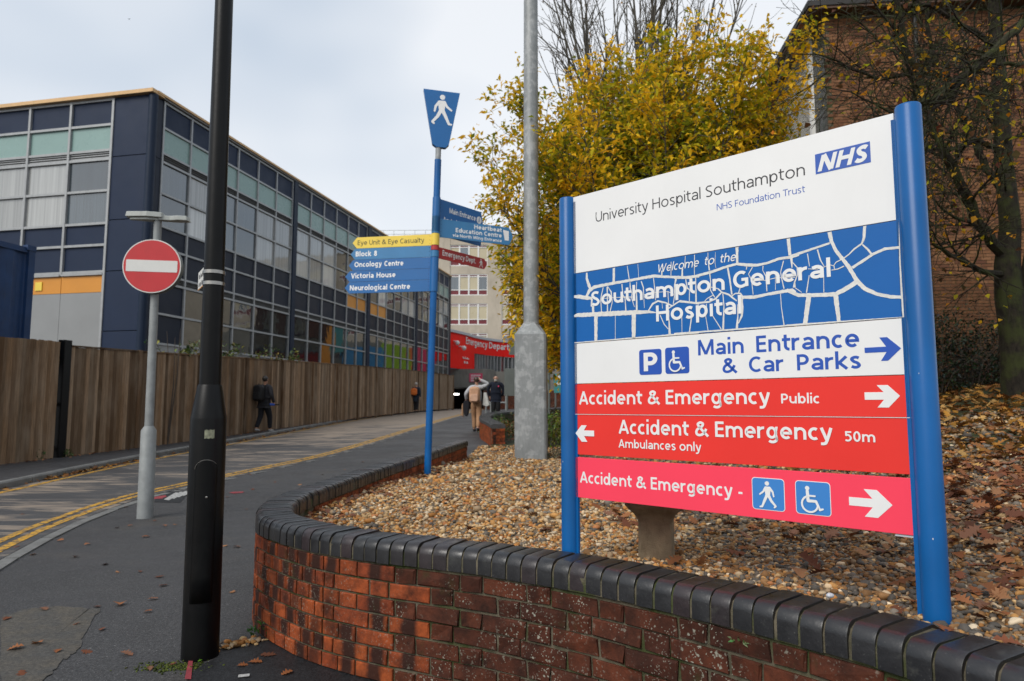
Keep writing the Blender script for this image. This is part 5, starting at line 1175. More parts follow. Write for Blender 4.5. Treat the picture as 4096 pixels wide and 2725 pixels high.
# coloured cladding further right, behind the sign in this view; the glass mirrors it
cw = thing('coloured_entrance', (13, 66, 1), 'brightly coloured cladding of the entrance block mirrored in the glass facade', 'building')
fcw = Fr((12, 0, 0), (0, -1, 0))
for y0, y1, z0, z1, mt in ((50, 58.7, 7.6, 11, 'brick_old'), (58.7, 60.2, 1, 9.6, 'orange'), (60.2, 62, 6.4, 9.4, 'teal_clad'), (62, 68, 4.2, 7.4, 'azure_clad'), (68, 74, 4.6, 8.0, 'green_clad'), (74, 75.2, 3.6, 8.0, 'coral_clad'), (75.2, 80.5, 5.0, 8.2, 'pink_clad')):
    k_ = max(1, int((y1-y0)/1.4))
    for i in range(k_): MB().box((-y0-(i+1)*(y1-y0)/k_+.02, z0, -.2), (-y0-i*(y1-y0)/k_-.02, z1, 0), fcw).build('cladding_panel', K[mt], cw)
    if z0 > 2: MB().box((-y1+.1, 1, -.4), (-y0-.1, z0-.05, -.25), fcw).build('glazing', K['glass'], cw)
for y0 in (51, 54): MB().box((-y0-1.6, 7.6, -.05), (-y0, 9.4, .03), fcw).build('window', K['glass'], cw)
MB().box((-80.5, 1, -5), (-50, 8, -.45), fcw).build('body', K['concrete_dk'], cw)
# ------------------------------------------------------------------ brick building on the right
RB = 15.3; rc_ = aty(3360, 1500, RB); xw = rc_.x
rbd = thing('brick_building', (xw+4, RB+2, 1.3), 'orange-brown brick building with overhanging eaves behind the bare tree', 'building')
fb2 = Fr((xw, RB, 0), (.995, -.10, 0)); ztop = aty(3307, 66, RB).z
MB().box((0, .6, -6), (9, ztop, -.012), fb2).build('wall', K['mortar'], rbd)
K['brick_bld'] = brick('orange_brown_brick', (.20, .093, .042), (.155, .068, .032), (.09, .042, .023), 0, .12)
bm3 = brick_mesh(.213, .064, .02, K['brick_bld'], 5, .003); stuffb = []; cand = []
for c in range(int((ztop-1.2)/.075)):
    z = 1.2+c*.075; a = (.1125 if c % 2 else 0)
    while a < 4.9:
        cand.append((a, z)); a += .224
ang = math.atan2(fb2.r.y, fb2.r.x); near_b = sorted(cand, key=lambda q: (q[1]-2.6)**2*.4+(q[0]-2.4)**2)[:296]; ns = set(near_b)
for a, z in near_b: place('brick', bm3, rbd, fb2.pt(a+.107, z, .0), (0, 0, ang))
mm = MB()
for a, z in cand:
    if (a, z) in ns: continue
    mm.box((max(0, a), z, -.01), (a+.213, z+.064, 0), fb2)
V = mm.v; 
colr = []
for i in range(len(V)//8): k = rb.random(); cc = [(.20, .093, .042), (.155, .068, .032), (.12, .052, .028), (.23, .112, .054)][int(k*4)]; colr += [cc]*8
t = NT('orange_brown_brickwork'); p = t.pos(); n1 = t.noise(p, 3, 5); c_ = t.mix(t.ramp(n1, [(.4, 0), (.7, .5)]), t.attr(), (.10, .04, .024)); t.bump(t.noise(p, 40, 4), .4, .005); t.set(c_, .88, 0, .3)
bwk = mm.build('brickwork', t.m, rbd, cols=colr); bwk['kind'] = 'stuff'
# eaves: fascia, soffit, side wall of glazing
ov = .44; fb2b = Fr((xw, RB, 0), (-.10, -.995, 0))
MB().box((-ov, ztop+.0, -6.5), (9, ztop+.06, .35), fb2).build('soffit', plain('brown_soffit', (.10, .055, .035), .7), rbd); MB().box((-ov-.03, ztop+.06, -6.5), (9, ztop+.2, .38), fb2).build('fascia', K['pipe'], rbd)
frs = Fr((xw, RB, 0), (.10, .995, 0))     # side wall running back; c outwards would be right, so outside is negative
MB().box((.9, .6, .0), (6, ztop, .1), frs).build('side_wall', plain('pale_side_panel', (.66, .64, .58), .6), rbd)
for a0, a1, z0, z1 in ((.05, .85, 3.2, 5.2), (.05, .85, 5.25, 7.2), (.05, .85, 7.25, ztop-.5), (.05, .85, 1.2, 3.15)): MB().box((a0, z0, .0), (a1, z1, .05), frs).build('window_pane', K['blind'], rbd)
MB().box((.85, .6, -.08), (1.0, ztop, .02), frs).build('frame_post', K['upvc'], rbd)
for z in (3.17, 5.22, 7.22): MB().box((.05, z-.04, -.03), (.85, z+.04, .02), frs).build('frame_rail', K['louvre'], rbd)
MB().tube([fb2.pt(2.0, 1.2, .06), fb2.pt(2.0, ztop, .06)], .05, 10).build('downpipe', K['pipe'], rbd, True)
MB().box((4.95, 1.4, -.05), (6.2, 7, .03), fb2).build('window_pane', K['blind'], rbd); MB().box((4.88, 1.4, -.05), (4.95, 7, .06), fb2).build('frame_post', K['upvc'], rbd)
# ------------------------------------------------------------------ trees
class Tree:
    def __init__(s, seed): s.r = random.Random(seed); s.m = MB(); s.tips = []; s.lf = []
    def grow(s, p, d, L, r, lev, cfg):
        rr = s.r; n = max(3, int(L/cfg['seg'][lev])); pts = [p.copy()]; rad = [r]; q = p.copy(); d = d.normalized()
        up = cfg['up'][lev]; wig = cfg['wig'][lev]; rend = max(cfg['rmin'], r*cfg['taper'][lev])
        for i in range(n):
            d = (d + Vector((rr.gauss(0, wig), rr.gauss(0, wig), rr.gauss(0, wig)+up))).normalized(); q = q + d*(L/n); pts.append(q.copy()); f = (i+1)/n; rad.append(r+(rend-r)*f)
            if cfg.get('bound') and not cfg['bound'](q) and i > 1: break
        s.m.tube(pts, rad, cfg['sides'][lev], False)
        if lev >= cfg['leaf_lev']:
            for i in range(1, len(pts)): s.lf.append((pts[i], (pts[i]-pts[i-1]).normalized(), lev))
        if lev+1 < len(cfg['seg']):
            k = cfg['kids'][lev]; k = int(k*(L/cfg['len'][lev])+.5) if 'len' in cfg else k
            for j in range(k):
                f = cfg['from'][lev]+(1-cfg['from'][lev])*(j+rr.random())/max(1, k); ii = min(len(pts)-2, int(f*(len(pts)-1))); b = pts[ii].lerp(pts[ii+1], f*(len(pts)-1)-ii if f < 1 else 0)
                dd = (pts[ii+1]-pts[ii]).normalized(); ax_ = dd.orthogonal().normalized(); ax_.rotate(Matrix.Rotation(rr.uniform(0, 2*math.pi), 3, dd)); w = R(rr.uniform(*cfg['ang'][lev])); nd = dd*math.cos(w)+ax_*math.sin(w)
                s.grow(b, nd, cfg['len'][lev+1]*rr.uniform(.6, 1.25)*(1-.35*f), min(rad[ii]*.75, r*cfg['rk'][lev]), lev+1, cfg)
def leaf_mesh(name, spots, size, colf, mat, rr, per=3, spread=.06, droop=.25, aspect=.5):
    V = []; Fc = []; Cc = []
    for p, d, lev in spots:
        for k in range(per):
            b = p + Vector((rr.gauss(0, spread), rr.gauss(0, spread), rr.gauss(0, spread))); L = size*rr.uniform(.65, 1.25)
            t_ = (d*.5 + Vector((rr.gauss(0, .6), rr.gauss(0, .6), rr.gauss(0, .45)-droop))).normalized(); sd = t_.cross(Vector((rr.gauss(0, .5), rr.gauss(0, .5), 1))).normalized(); nn = sd.cross(t_)
            w = L*aspect*.5; q = len(V); fo = nn*w*.45; cu = nn*(-L*.12)
            V += [tuple(b), tuple(b+t_*L*.45+sd*w+fo), tuple(b+t_*L+cu), tuple(b+t_*L*.45-sd*w+fo), tuple(b+t_*L*.5)]
            Fc += [(q, q+4, q+1), (q+1, q+4, q+2), (q, q+3, q+4), (q+4, q+3, q+2)]; c = colf(b, rr); Cc += [c]*5
    return np_mesh(name, V, Fc, mat, Cc)
def finish_tree(root, tr, mat, leaves=None):
    me = tr.m.mesh('limbs', mat, rl(root), True); o = bpy.data.objects.new('trunk_and_limbs', me); col.objects.link(o); o.parent = root; ROOT[o.name] = rl(root)
    if leaves is not None:
        n = len(leaves.vertices); a = np.zeros(n*3, np.float32); leaves.vertices.foreach_get('co', a); a = a.reshape(-1, 3)-np.array(rl(root), np.float32); leaves.vertices.foreach_set('co', a.ravel()); leaves.update()
        l = bpy.data.objects.new('crown', leaves); col.objects.link(l); l.parent = root; ROOT[l.name] = rl(root)
# golden hornbeam
HY = 14.6; hx = aty(2618, 1500, HY).x; hz = bh(hx, HY)
cen = Vector((hx, HY, 5.55)); er_ = Vector((4.35, 3.1, 4.05))
def inb(q):
    d = q-cen; k = (d.x/er_.x)**2+(d.y/er_.y)**2+(d.z/(er_.z*(1.05 if d.z > 0 else 1.25)))**2; return k < 1.0 and not (q.z < 4.4 and d.x < -3.0)
tr = Tree(5); rh = random.Random(55); base = Vector((hx, HY, hz))
tr.m.tube([base-Vector((0, 0, .3)), base+Vector((.02, 0, .4)), base+Vector((0, .03, 1.1))], [.2, .16, .13], 10, False)
cfg = dict(seg=[.28, .15, .1], up=[.035, .03, .01], wig=[.05, .08, .11], taper=[.22, .3, .5], rmin=.004, sides=[6, 4, 3], leaf_lev=1, kids=[34, 6, 0], len=[5.6, 1.3, .5], **{'from': [.12, .15, 0]}, ang=[(25, 60), (30, 70), (0, 0)], rk=[.42, .5, .5], bound=inb)
for i in range(84):
    w = 2*math.pi*i/84*9.19+rh.uniform(-.15, .15); tl = R(rh.choice([3, 8, 14, 20, 26, 32, 38, 44, 50, 56, 62, 70])+rh.uniform(-4, 4)); d = Vector((math.cos(w)*math.sin(tl), math.sin(w)*math.sin(tl), math.cos(tl)))
    tr.grow(base+Vector((0, 0, rh.uniform(.25, 1.1))), d, rh.uniform(5.0, 8.0), rh.uniform(.03, .058), 0, cfg)
# a low drooping spray on the left
for k in range(10): tr.grow(base+Vector((-1.0, -.2, 1.9+.2*k)), Vector((-1, -.2*rh.random(), .3-.05*k)), rh.uniform(1.2, 2.0), .012, 1, dict(cfg, bound=None, len=[4.2, 1.4, .4]))
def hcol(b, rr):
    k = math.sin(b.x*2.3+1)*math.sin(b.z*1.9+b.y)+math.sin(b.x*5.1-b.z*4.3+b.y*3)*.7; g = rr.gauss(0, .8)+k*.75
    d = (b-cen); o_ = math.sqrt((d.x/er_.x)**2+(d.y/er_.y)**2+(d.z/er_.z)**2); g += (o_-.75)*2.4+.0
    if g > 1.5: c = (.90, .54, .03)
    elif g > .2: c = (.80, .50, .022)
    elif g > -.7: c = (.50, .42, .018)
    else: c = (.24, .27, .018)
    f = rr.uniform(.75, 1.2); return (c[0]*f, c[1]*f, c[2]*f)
spots = [q for q in tr.lf if rh.random() < .9]
print('hornbeam spots', len(spots), 'tube faces', len(tr.m.f))
PER_H = max(1, round(186000/len(spots)))
ht = thing('hornbeam_tree', base, 'broad golden-leaved hornbeam tree behind the left half of the hospital sign', 'tree')
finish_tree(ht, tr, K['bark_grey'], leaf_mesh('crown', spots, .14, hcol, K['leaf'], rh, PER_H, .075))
# tall bare upright tree behind it
TY = 20.0; tx = aty(2560, 1500, TY).x; tb = Vector((tx, TY, bh(tx, TY))); tr = Tree(9); rt = random.Random(77)
tr.m.tube([tb-Vector((0, 0, .3)), tb+Vector((0, 0, 1)), tb+Vector((0, .05, 4))], [.3, .24, .15], 9, False)
cfg2 = dict(seg=[.5, .3, .2], up=[.045, .06, .05], wig=[.03, .05, .07], taper=[.25, .35, .5], rmin=.005, sides=[5, 4, 3], leaf_lev=1, kids=[15, 5, 0], len=[11., 2.6, 1.0], **{'from': [.2, .15, 0]}, ang=[(14, 34), (18, 42), (0, 0)], rk=[.38, .5, .5])
for i in range(30):
    w = 2*math.pi*i/30+rt.uniform(-.1, .1); tl = R(rt.choice([4, 9, 14, 19, 24])+rt.uniform(-2, 2)); d = Vector((math.cos(w)*math.sin(tl), math.sin(w)*math.sin(tl), math.cos(tl)))
    tr.grow(tb+Vector((0, 0, rt.uniform(.8, 3.5))), d, rt.uniform(8.5, 13), rt.uniform(.04, .085), 0, cfg2)
spots = [q for q in tr.lf if rt.random() < (.5 if q[0].z < 9 else .07)]; print('bare spots', len(spots), len(tr.m.f))
tt_ = thing('upright_tree', tb, 'tall upright tree with bare grey branches rising behind the golden hornbeam', 'tree')
finish_tree(tt_, tr, K['bark_grey'], leaf_mesh('crown', spots, .09, lambda b, rr: tuple(x*rr.uniform(.7, 1.1) for x in ((.30, .15, .02) if rr.random() < .7 else (.16, .08, .02))), K['leaf'], rt, 1, .05))
# bare tree on the right
RTY = 10.0; rt_b = aty(4052, 1588, RTY); tr = Tree(31); rr_ = random.Random(13)
W3 = lambda x, y, Y=RTY: aty(x+30 if Y == RTY else x, y, Y)
def limb(pts, rad): tr.m.tube(pts, rad, 9, False)
trunk = [W3(4062, 1640), W3(4052, 1560), W3(4030, 1350), W3(4005, 1180), W3(3998, 1060), W3(4010, 900), W3(3985, 650), W3(3968, 350), W3(3950, 60), W3(3940, -250)]
limb(trunk, [.31, .25, .2, .185, .17, .14, .125, .105, .09, .07])
limb([W3(4080, 1200), W3(4110, 1000), W3(4200, 700), W3(4330, 300)], [.15, .13, .11, .08])
mains = [([W3(4000, 1100), W3(3940, 1090, 9.7), W3(3840, 1040, 9.4), W3(3760, 1000, 9.2), W3(3705, 950, 9.0)], .05),
         ([W3(3995, 1040), W3(3920, 900, 9.8), W3(3840, 730, 9.6), W3(3770, 600, 9.4), W3(3700, 420, 9.3), W3(3630, 190, 9.2), W3(3575, -40, 9)], .085),
         ([W3(3980, 760), W3(3930, 640, 10.1), W3(3880, 520, 10.2), W3(3760, 330, 10.2), W3(3700, 100, 10.1), W3(3690, -100, 10)], .06),
         ([W3(4300, -120, 7.2), W3(4120, 60, 7.2), W3(4000, 180, 7.1), W3(3900, 270, 7.0), W3(3800, 340, 6.9), W3(3700, 410, 6.8), W3(3560, 480, 6.7)], .05),
         ([W3(4300, 180, 7.6), W3(4100, 250, 7.5), W3(3950, 265, 7.4), W3(3820, 290, 7.3)], .035),
         ([W3(3900, 275, 7.0), W3(3800, 380, 6.9), W3(3720, 450, 6.8), W3(3690, 560, 6.7)], .03),
         ([W3(3985, 600), W3(3900, 560, 9.8), W3(3800, 600, 9.5), W3(3690, 590, 9.3)], .045),
         ([W3(3980, 400), W3(3850, 330, 9.9), W3(3700, 290, 9.8), W3(3520, 320, 9.6), W3(3400, 270, 9.5), W3(3300, 225, 9.4)], .04),
         ([W3(3900, 900, 9.8), W3(3800, 860, 9.5), W3(3720, 780, 9.3)], .03), ([W3(3970, 200), W3(3850, 100, 9.6), W3(3720, 20, 9.5), W3(3560, 20, 9.4)], .05)]
cfg3 = dict(seg=[.16, .1, .07], up=[.0, .0, .0], wig=[.11, .15, .2], taper=[.3, .4, .5], rmin=.003, sides=[5, 4, 3], leaf_lev=1, kids=[7, 5, 0], len=[1.3, .7, .32], **{'from': [.1, .15, 0]}, ang=[(30, 65), (30, 70), (0, 0)], rk=[.5, .5, .5])
for pts, r in mains:
    pth = Path([tuple(p) for p in pts], .12) if False else None
    P = []
    for i in range(len(pts)-1):
        for k in range(4): P.append(pts[i].lerp(pts[i+1], k/4)+Vector((rr_.gauss(0, .012), rr_.gauss(0, .012), rr_.gauss(0, .012))))
    P.append(pts[-1]); n = len(P); tr.m.tube(P, [r*(1-.65*i/(n-1)) for i in range(n)], 7, False)
    for i in range(3, n):
        for k in range(1):
            d = (P[i]-P[i-1]).normalized(); d = (d + Vector((rr_.gauss(0, .7), rr_.gauss(0, .6), rr_.gauss(0, .6)))).normalized(); tr.grow(P[i], d, rr_.uniform(.6, 1.5), max(.009, r*.28), 0, cfg3)
for i in range(5, len(trunk)-1):
    for k in range(2): tr.grow(trunk[i].lerp(trunk[i+1], rr_.random()), Vector((rr_.uniform(-1, .3), rr_.uniform(-.6, .6), rr_.uniform(-.2, .6))), rr_.uniform(1, 1.9), .02, 0, cfg3)
spots = [q for q in tr.lf if rr_.random() < (.05 if q[0].x < 5.2 else .13)]; print('right tree spots', len(tr.lf), len(spots), len(tr.m.f))
bt_ = thing('bare_tree', (rt_b.x, rt_b.y, bh(rt_b.x, rt_b.y)), 'dark mossy bare tree with a few yellow leaves at the right edge', 'tree')
finish_tree(bt_, tr, K['bark'], leaf_mesh('crown', spots, .085, lambda b, r: tuple(x*r.uniform(.6, 1.15) for x in ((.60, .34, .02) if r.random() < .55 else (.12, .065, .03))), K['leaf'], rr_, 1, .04, .4, .75))
# shrubs against the brick building
def shrub(name, c, rx, ry, h, n, colf, mat, lab, cat, size=.09, seed=1, group=None, asp=.45):
    rr = random.Random(seed); root = thing(name, c, lab, cat, group); c = Vector(c); sp = []; m = MB()
    for i in range(max(8, n//60)):
        w = rr.uniform(0, 6.28); k = rr.random()**.5; e = c+Vector((rx*k*math.cos(w), ry*k*math.sin(w), h*rr.uniform(.6, 1.0)*(1-.35*k*k))); mid = c.lerp(e, .5)+Vector((rr.gauss(0, .05*h), rr.gauss(0, .05*h), .03*h)); m.tube([c+Vector((rx*.3*k*math.cos(w), ry*.3*k*math.sin(w), -.02)), mid, e], [min(.014, h*.012), min(.009, h*.008), min(.004, h*.004)], 4, False)
    for i in range(n):
        w = rr.uniform(0, 6.28); k = rr.random()**.45; zz = rr.random(); p = c+Vector((rx*k*math.cos(w), ry*k*math.sin(w), h*zz*(1-.4*k*k)+.03)); p += Vector((.06*h*math.sin(p.z*7+p.x*5), 0, .05*h*math.sin(p.x*9))); sp.append((p, Vector((math.cos(w), math.sin(w), .5)).normalized(), 1))
    finish_tree(root, type('T', (), {'m': m})(), K['twig'], leaf_mesh('foliage', sp, size, colf, mat, rr, 1, min(.03, rx*.1), 0, asp)); return root
dk = lambda b, r: tuple(x*r.uniform(.5, 1.4) for x in ((.022, .035, .018) if r.random() < .93 else (.10, .06, .025)))
for i, (x, Y, rx, h, lb_) in enumerate(((3700, 13.2, .9, 1.7, 'dark evergreen shrub against the brick wall, next to the right sign post'), (3850, 13.6, 1.0, 1.75, 'dark evergreen shrub between the sign post and the bare trunk'), (4010, 14, .9, 1.4, 'dark evergreen shrub behind the base of the bare tree'), (3480, 14, 1.0, 1.4, 'dark shrub against the brick wall, hidden by the hospital sign'))[:3]):
    X = aty(x, 1500, Y).x; shrub('evergreen_shrub', (X, Y, bh(X, Y)-.05), rx, .7, h, 2600, dk, K['shrub_dark'], lb_, 'shrub', .085, 40+i)
yg = lambda b, r: tuple(x*r.uniform(.6, 1.2) for x in ((.20, .22, .03) if r.random() < .6 else (.09, .14, .025)))
p = on(bh, 2205, 1790); shrub('bed_plant', (p.x, p.y, bh(p.x, p.y)), .45, .5, .75, 700, yg, K['plantleaf'], 'yellow-green leafy plant between the mast and the left sign post', 'plant', .16, 61, None, .25)
p = on(bh, 2040, 1740); shrub('bed_plant', (p.x, p.y, bh(p.x, p.y)), .8, .7, .35, 700, lambda b, r: tuple(x*r.uniform(.6, 1.2) for x in ((.22, .11, .03) if r.random() < .55 else (.07, .10, .02))), K['plantleaf'], 'rusty low plants behind the short wall end', 'plant', .12, 62, None, .3)
p = Vector((-.25, 19.5, 0)); shrub('grass_clump', (p.x, p.y, bh(p.x, p.y)), .12, .12, .5, 90, lambda b, r: (.06*r.uniform(.7, 1.3), .13*r.uniform(.7, 1.3), .02), K['plantleaf'], 'small green grass clump at the corner of the short wall', 'grass', .3, 63, None, .06)
p = Vector((aty(2190, 1600, 19).x, 19, 0)); shrub('bed_plant', (p.x, p.y, bh(p.x, p.y)), 1.2, .8, .7, 900, lambda b, r: tuple(x*r.uniform(.5, 1.2) for x in ((.16, .085, .03) if r.random() < .4 else (.05, .07, .02))), K['plantleaf'], 'dull mixed foliage behind the galvanised mast', 'plant', .14, 64, None, .35)
p = on(bh, 2215, 1838); shrub('lavender_tuft', (p.x, p.y, bh(p.x, p.y)), .17, .17, .14, 220, lambda b, r: tuple(x*r.uniform(.7, 1.2) for x in (.10, .12, .08)), K['plantleaf'], 'small grey-green tuft at the foot of the galvanised mast', 'plant', .09, 65, None, .12)
# ivy and bramble along the fence top
iv = random.Random(91)
for i, (f, lab) in enumerate(((.405, 'sparse creeper on the fence top behind the man with the black backpack'), (.46, 'thick creeper on the fence top right of the man with the black backpack'), (.515, 'thin creeper trailing along the fence top towards the finger post'))):
    sp = []; m = MB()
    for k in range(9):
        s = f*fence_path.L+iv.uniform(-1.1, 1.1); a, t_ = fence_path.at(s, .12); a.z = gh(a.x, a.y)+2.3; e = a+t_*iv.uniform(-.9, .9)+Vector((0, 0, iv.uniform(.1, .55))); m.tube([a, a.lerp(e, .5)+Vector((0, 0, .12)), e], [.008, .006, .003], 4, False)
        for q in range(18): b = a.lerp(e, iv.random()); sp.append((b+Vector((iv.gauss(0, .05), iv.gauss(0, .05), iv.gauss(0, .05))), Vector((0, 0, 1)), 1))
    a, t_ = fence_path.at(f*fence_path.L); root = thing('creeper', (a.x, a.y, gh(a.x, a.y)+2.3), lab, 'plant'); finish_tree(root, type('T', (), {'m': m})(), K['twig'], leaf_mesh('foliage', sp, .14, lambda b, r: tuple(x*r.uniform(.6, 1.2) for x in ((.22, .22, .06) if r.random() < .4 else (.07, .10, .03))), K['plantleaf'], iv, 1, .03, .1, .6))
for x, y, lb_ in ((130, 1860, 'small green weed at the foot of the fence near the left edge'), (240, 1848, 'tiny green weed at the foot of the black fence post')):
    p = on(gh, x, y); p.z += .1; shrub('weed', p, .22, .12, .22 if x < 200 else .1, 120, lambda b, r: (.05*r.uniform(.7, 1.3), .12*r.uniform(.7, 1.3), .02), K['plantleaf'], lb_, 'weed', .07, int(x))
p = on(gh, 1035, 2560); shrub('weed', (p.x, p.y, .0), .05, .05, .06, 26, lambda b, r: (.05*r.uniform(.7, 1.3), .14*r.uniform(.7, 1.3), .03), K['plantleaf'], 'small green weed at the foot of the curved brick wall', 'weed', .035, 71)
wp = wall.at([s for s in np.linspace(0, wall.L, 900) if wall.at(s)[0].x > .735 and wall.at(s)[0].y < 3][0])[0]; wz = aty(2910, 2605, wp.y).z
shrub('weed', (wp.x, wp.y-.012, wz), .03, .012, .022, 16, lambda b, r: (.10*r.uniform(.7, 1.3), .17*r.uniform(.7, 1.3), .06), K['plantleaf'], 'tiny pale green weed growing out of a wall joint', 'weed', .022, 72)
p = aty(380, 1405, 16.5); 
# ------------------------------------------------------------------ gravel: real stones, one mass
rs_ = np.random.default_rng(3)
def ico(sub):
    t = (1+5**.5)/2; V = [(-1, t, 0), (1, t, 0), (-1, -t, 0), (1, -t, 0), (0, -1, t), (0, 1, t), (0, -1, -t), (0, 1, -t), (t, 0, -1), (t, 0, 1), (-t, 0, -1), (-t, 0, 1)]
    F_ = [(0, 11, 5), (0, 5, 1), (0, 1, 7), (0, 7, 10), (0, 10, 11), (1, 5, 9), (5, 11, 4), (11, 10, 2), (10, 7, 6), (7, 1, 8), (3, 9, 4), (3, 4, 2), (3, 2, 6), (3, 6, 8), (3, 8, 9), (4, 9, 5), (2, 4, 11), (6, 2, 10), (8, 6, 7), (9, 8, 1)]
    V = [np.array(v)/np.linalg.norm(v) for v in V]
    for _ in range(sub):
        c = {}; N = []
        def mid(a, b):
            k = (min(a, b), max(a, b))
            if k not in c: m = V[a]+V[b]; V.append(m/np.linalg.norm(m)); c[k] = len(V)-1
            return c[k]
        for a, b, d in F_: x, y, z = mid(a, b), mid(b, d), mid(d, a); N += [(a, x, z), (b, y, x), (d, z, y), (x, y, z)]
        F_ = N
    return np.array(V), np.array(F_)
PAL = np.array([(.50, .37, .21), (.44, .255, .10), (.38, .185, .06), (.54, .45, .33), (.23, .135, .065), (.17, .16, .15), (.09, .088, .088), (.28, .22, .155), (.62, .56, .46), (.42, .19, .085)])
PW = np.array([.16, .16, .12, .13, .10, .08, .06, .09, .05, .05]); PW = PW/PW.sum()
def stones(name, XY, size, sub, fn, lift=.3, flat=.62, extra=None):
    V0, F0 = ico(sub); n = len(XY); nv = len(V0); out = np.zeros((n, nv, 3), np.float32); sc = size*rs_.lognormal(0, .28, n)
    dims = np.stack([rs_.uniform(.8, 1.3, n), rs_.uniform(.6, 1.0, n), rs_.uniform(.45, .8, n)], 1)*sc[:, None]
    ph = rs_.uniform(0, 6.28, (n, 3)); 
    d = 1+.22*np.sin(V0[None, :, 0]*2.6+ph[:, None, 0])+.18*np.sin(V0[None, :, 1]*3.1+ph[:, None, 1])+.15*np.sin(V0[None, :, 2]*3.7+ph[:, None, 2])
    P = V0[None]*d[..., None]*dims[:, None, :]*.5
    a = rs_.uniform(0, 6.28, n); tl = rs_.normal(0, .45, n); ca, sa, ct, st = np.cos(a), np.sin(a), np.cos(tl), np.sin(tl)
    x, y, z = P[..., 0], P[..., 1], P[..., 2]; y, z = y*ct[:, None]-z*st[:, None], y*st[:, None]+z*ct[:, None]; x, y = x*ca[:, None]-y*sa[:, None], x*sa[:, None]+y*ca[:, None]
    zz = np.array([fn(q[0], q[1]) for q in XY])+sc*lift*rs_.uniform(.0, 1.3, n)
    out[..., 0] = x+XY[:, 0, None]; out[..., 1] = y+XY[:, 1, None]; out[..., 2] = z+zz[:, None]
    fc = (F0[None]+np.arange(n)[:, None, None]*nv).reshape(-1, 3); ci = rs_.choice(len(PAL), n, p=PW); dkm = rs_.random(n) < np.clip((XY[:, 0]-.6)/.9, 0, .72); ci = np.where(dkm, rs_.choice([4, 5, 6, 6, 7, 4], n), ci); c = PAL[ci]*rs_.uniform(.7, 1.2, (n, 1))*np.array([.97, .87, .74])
    return np_mesh(name, out.reshape(-1, 3), fc, K['stone'], np.repeat(c, nv, 0), False)
def bz(x, y): return bh(x, y)+bump2(x, y)
INP = np.array([tuple(wall.at(s, TH+.004)[0][:2]) for s in np.linspace(0, wall.L, 200)])
GP = np.array([(-.75, 15.6), (-.8, 12.7)]+[tuple(p) for p in INP]+[(3.2, .4), (6.5, 1.5), (9, 6), (5, 9), (3.2, 12), (2.2, 15.5)])
def scatter(n, x0, x1, y0, y1, cond):
    X = rs_.uniform(x0, x1, n); Y = rs_.uniform(y0, y1, n); d = np.hypot(X, Y); vis = (np.abs(X/np.maximum(Y, .1)) < .84); k = inside(X, Y, GP) & cond(X, Y, d) & vis; return np.stack([X[k], Y[k]], 1)
A = scatter(34000, -.6, 3.2, 1.2, 4.1, lambda X, Y, d: d < 4.0); B = scatter(52000, -1.5, 6, 2.5, 8, lambda X, Y, d: (d >= 4.0) & (d < 7.2)); C_ = scatter(24000, -1.2, 9, 6, 15.6, lambda X, Y, d: d >= 7.2)
print('stones', len(A), len(B), len(C_))
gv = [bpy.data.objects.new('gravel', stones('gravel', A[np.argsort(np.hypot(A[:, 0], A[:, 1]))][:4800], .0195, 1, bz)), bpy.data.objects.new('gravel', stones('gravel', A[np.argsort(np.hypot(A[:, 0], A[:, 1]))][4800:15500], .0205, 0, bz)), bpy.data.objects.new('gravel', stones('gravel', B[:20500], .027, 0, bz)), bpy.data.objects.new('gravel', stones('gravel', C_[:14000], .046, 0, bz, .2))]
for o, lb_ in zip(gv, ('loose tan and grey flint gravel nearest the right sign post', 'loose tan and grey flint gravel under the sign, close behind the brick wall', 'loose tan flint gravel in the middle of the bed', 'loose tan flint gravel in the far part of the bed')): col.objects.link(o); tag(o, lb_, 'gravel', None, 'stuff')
# spilled pebbles between column and wall
P0 = on(gh, 790, 2615); P1 = on(gh, 1040, 2570); pts = np.array([(lambda f: (P0.x+(P1.x-P0.x)*f+rs_.normal(0, .02), P0.y+(P1.y-P0.y)*f+rs_.normal(0, .03)+.015))(rs_.random()**.8) for _ in range(90)])
o = bpy.data.objects.new('pebbles', stones('pebbles', pts, .026, 1, lambda x, y: gh(x, y)+.006)); col.objects.link(o); tag(o, 'loose pebbles and grit between the black column and the wall', 'gravel', None, 'stuff')
mp0 = on(gh, 700, 2668); mpt = np.array([(mp0.x+rs_.normal(0, .085)+.0, mp0.y+rs_.normal(0, .03)) for _ in range(420)]); PALs = PAL; PAL = np.array([(.05, .075, .012), (.075, .11, .015), (.03, .045, .012)]*3+[(.05, .06, .02)]); 
o = bpy.data.objects.new('moss', stones('moss', mpt, .011, 0, lambda x, y: gh(x, y)-.001)); col.objects.link(o); tag(o, 'green moss on the pavement at the foot of the black column', 'moss', None, 'stuff'); PAL = PALs
# ------------------------------------------------------------------ leaves
def oak(seed, L=.1):
    r = random.Random(seed); prof = [(0, .02), (.14, .05), (.22, .22), (.29, .09), (.40, .34), (.48, .12), (.62, .36), (.71, .13), (.85, .24), (1, .03)]; c1, c2 = r.uniform(-.25, .35), r.uniform(-.3, .5)
    V = []; n = len(prof)
    for x, w in prof:
        cv = .12*c1*math.sin(x*3.1)
        for k in (-1, 0, 1): V.append(((x-.5)*L, k*w*L*r.uniform(.85, 1.1), L*(cv+abs(k)*w*c2*r.uniform(.6, 1.2))+.003))
    F_ = []
    for i in range(n-1):
        for k in (0, 1): F_.append((3*i+k, 3*(i+1)+k, 3*(i+1)+k+1, 3*i+k+1))
    return np.array(V), np.array(F_)
OAK = [oak(i) for i in range(8)]
LC = np.array([(.24, .085, .032), (.17, .06, .03), (.30, .12, .05), (.12, .048, .028), (.33, .16, .075), (.21, .10, .06)])
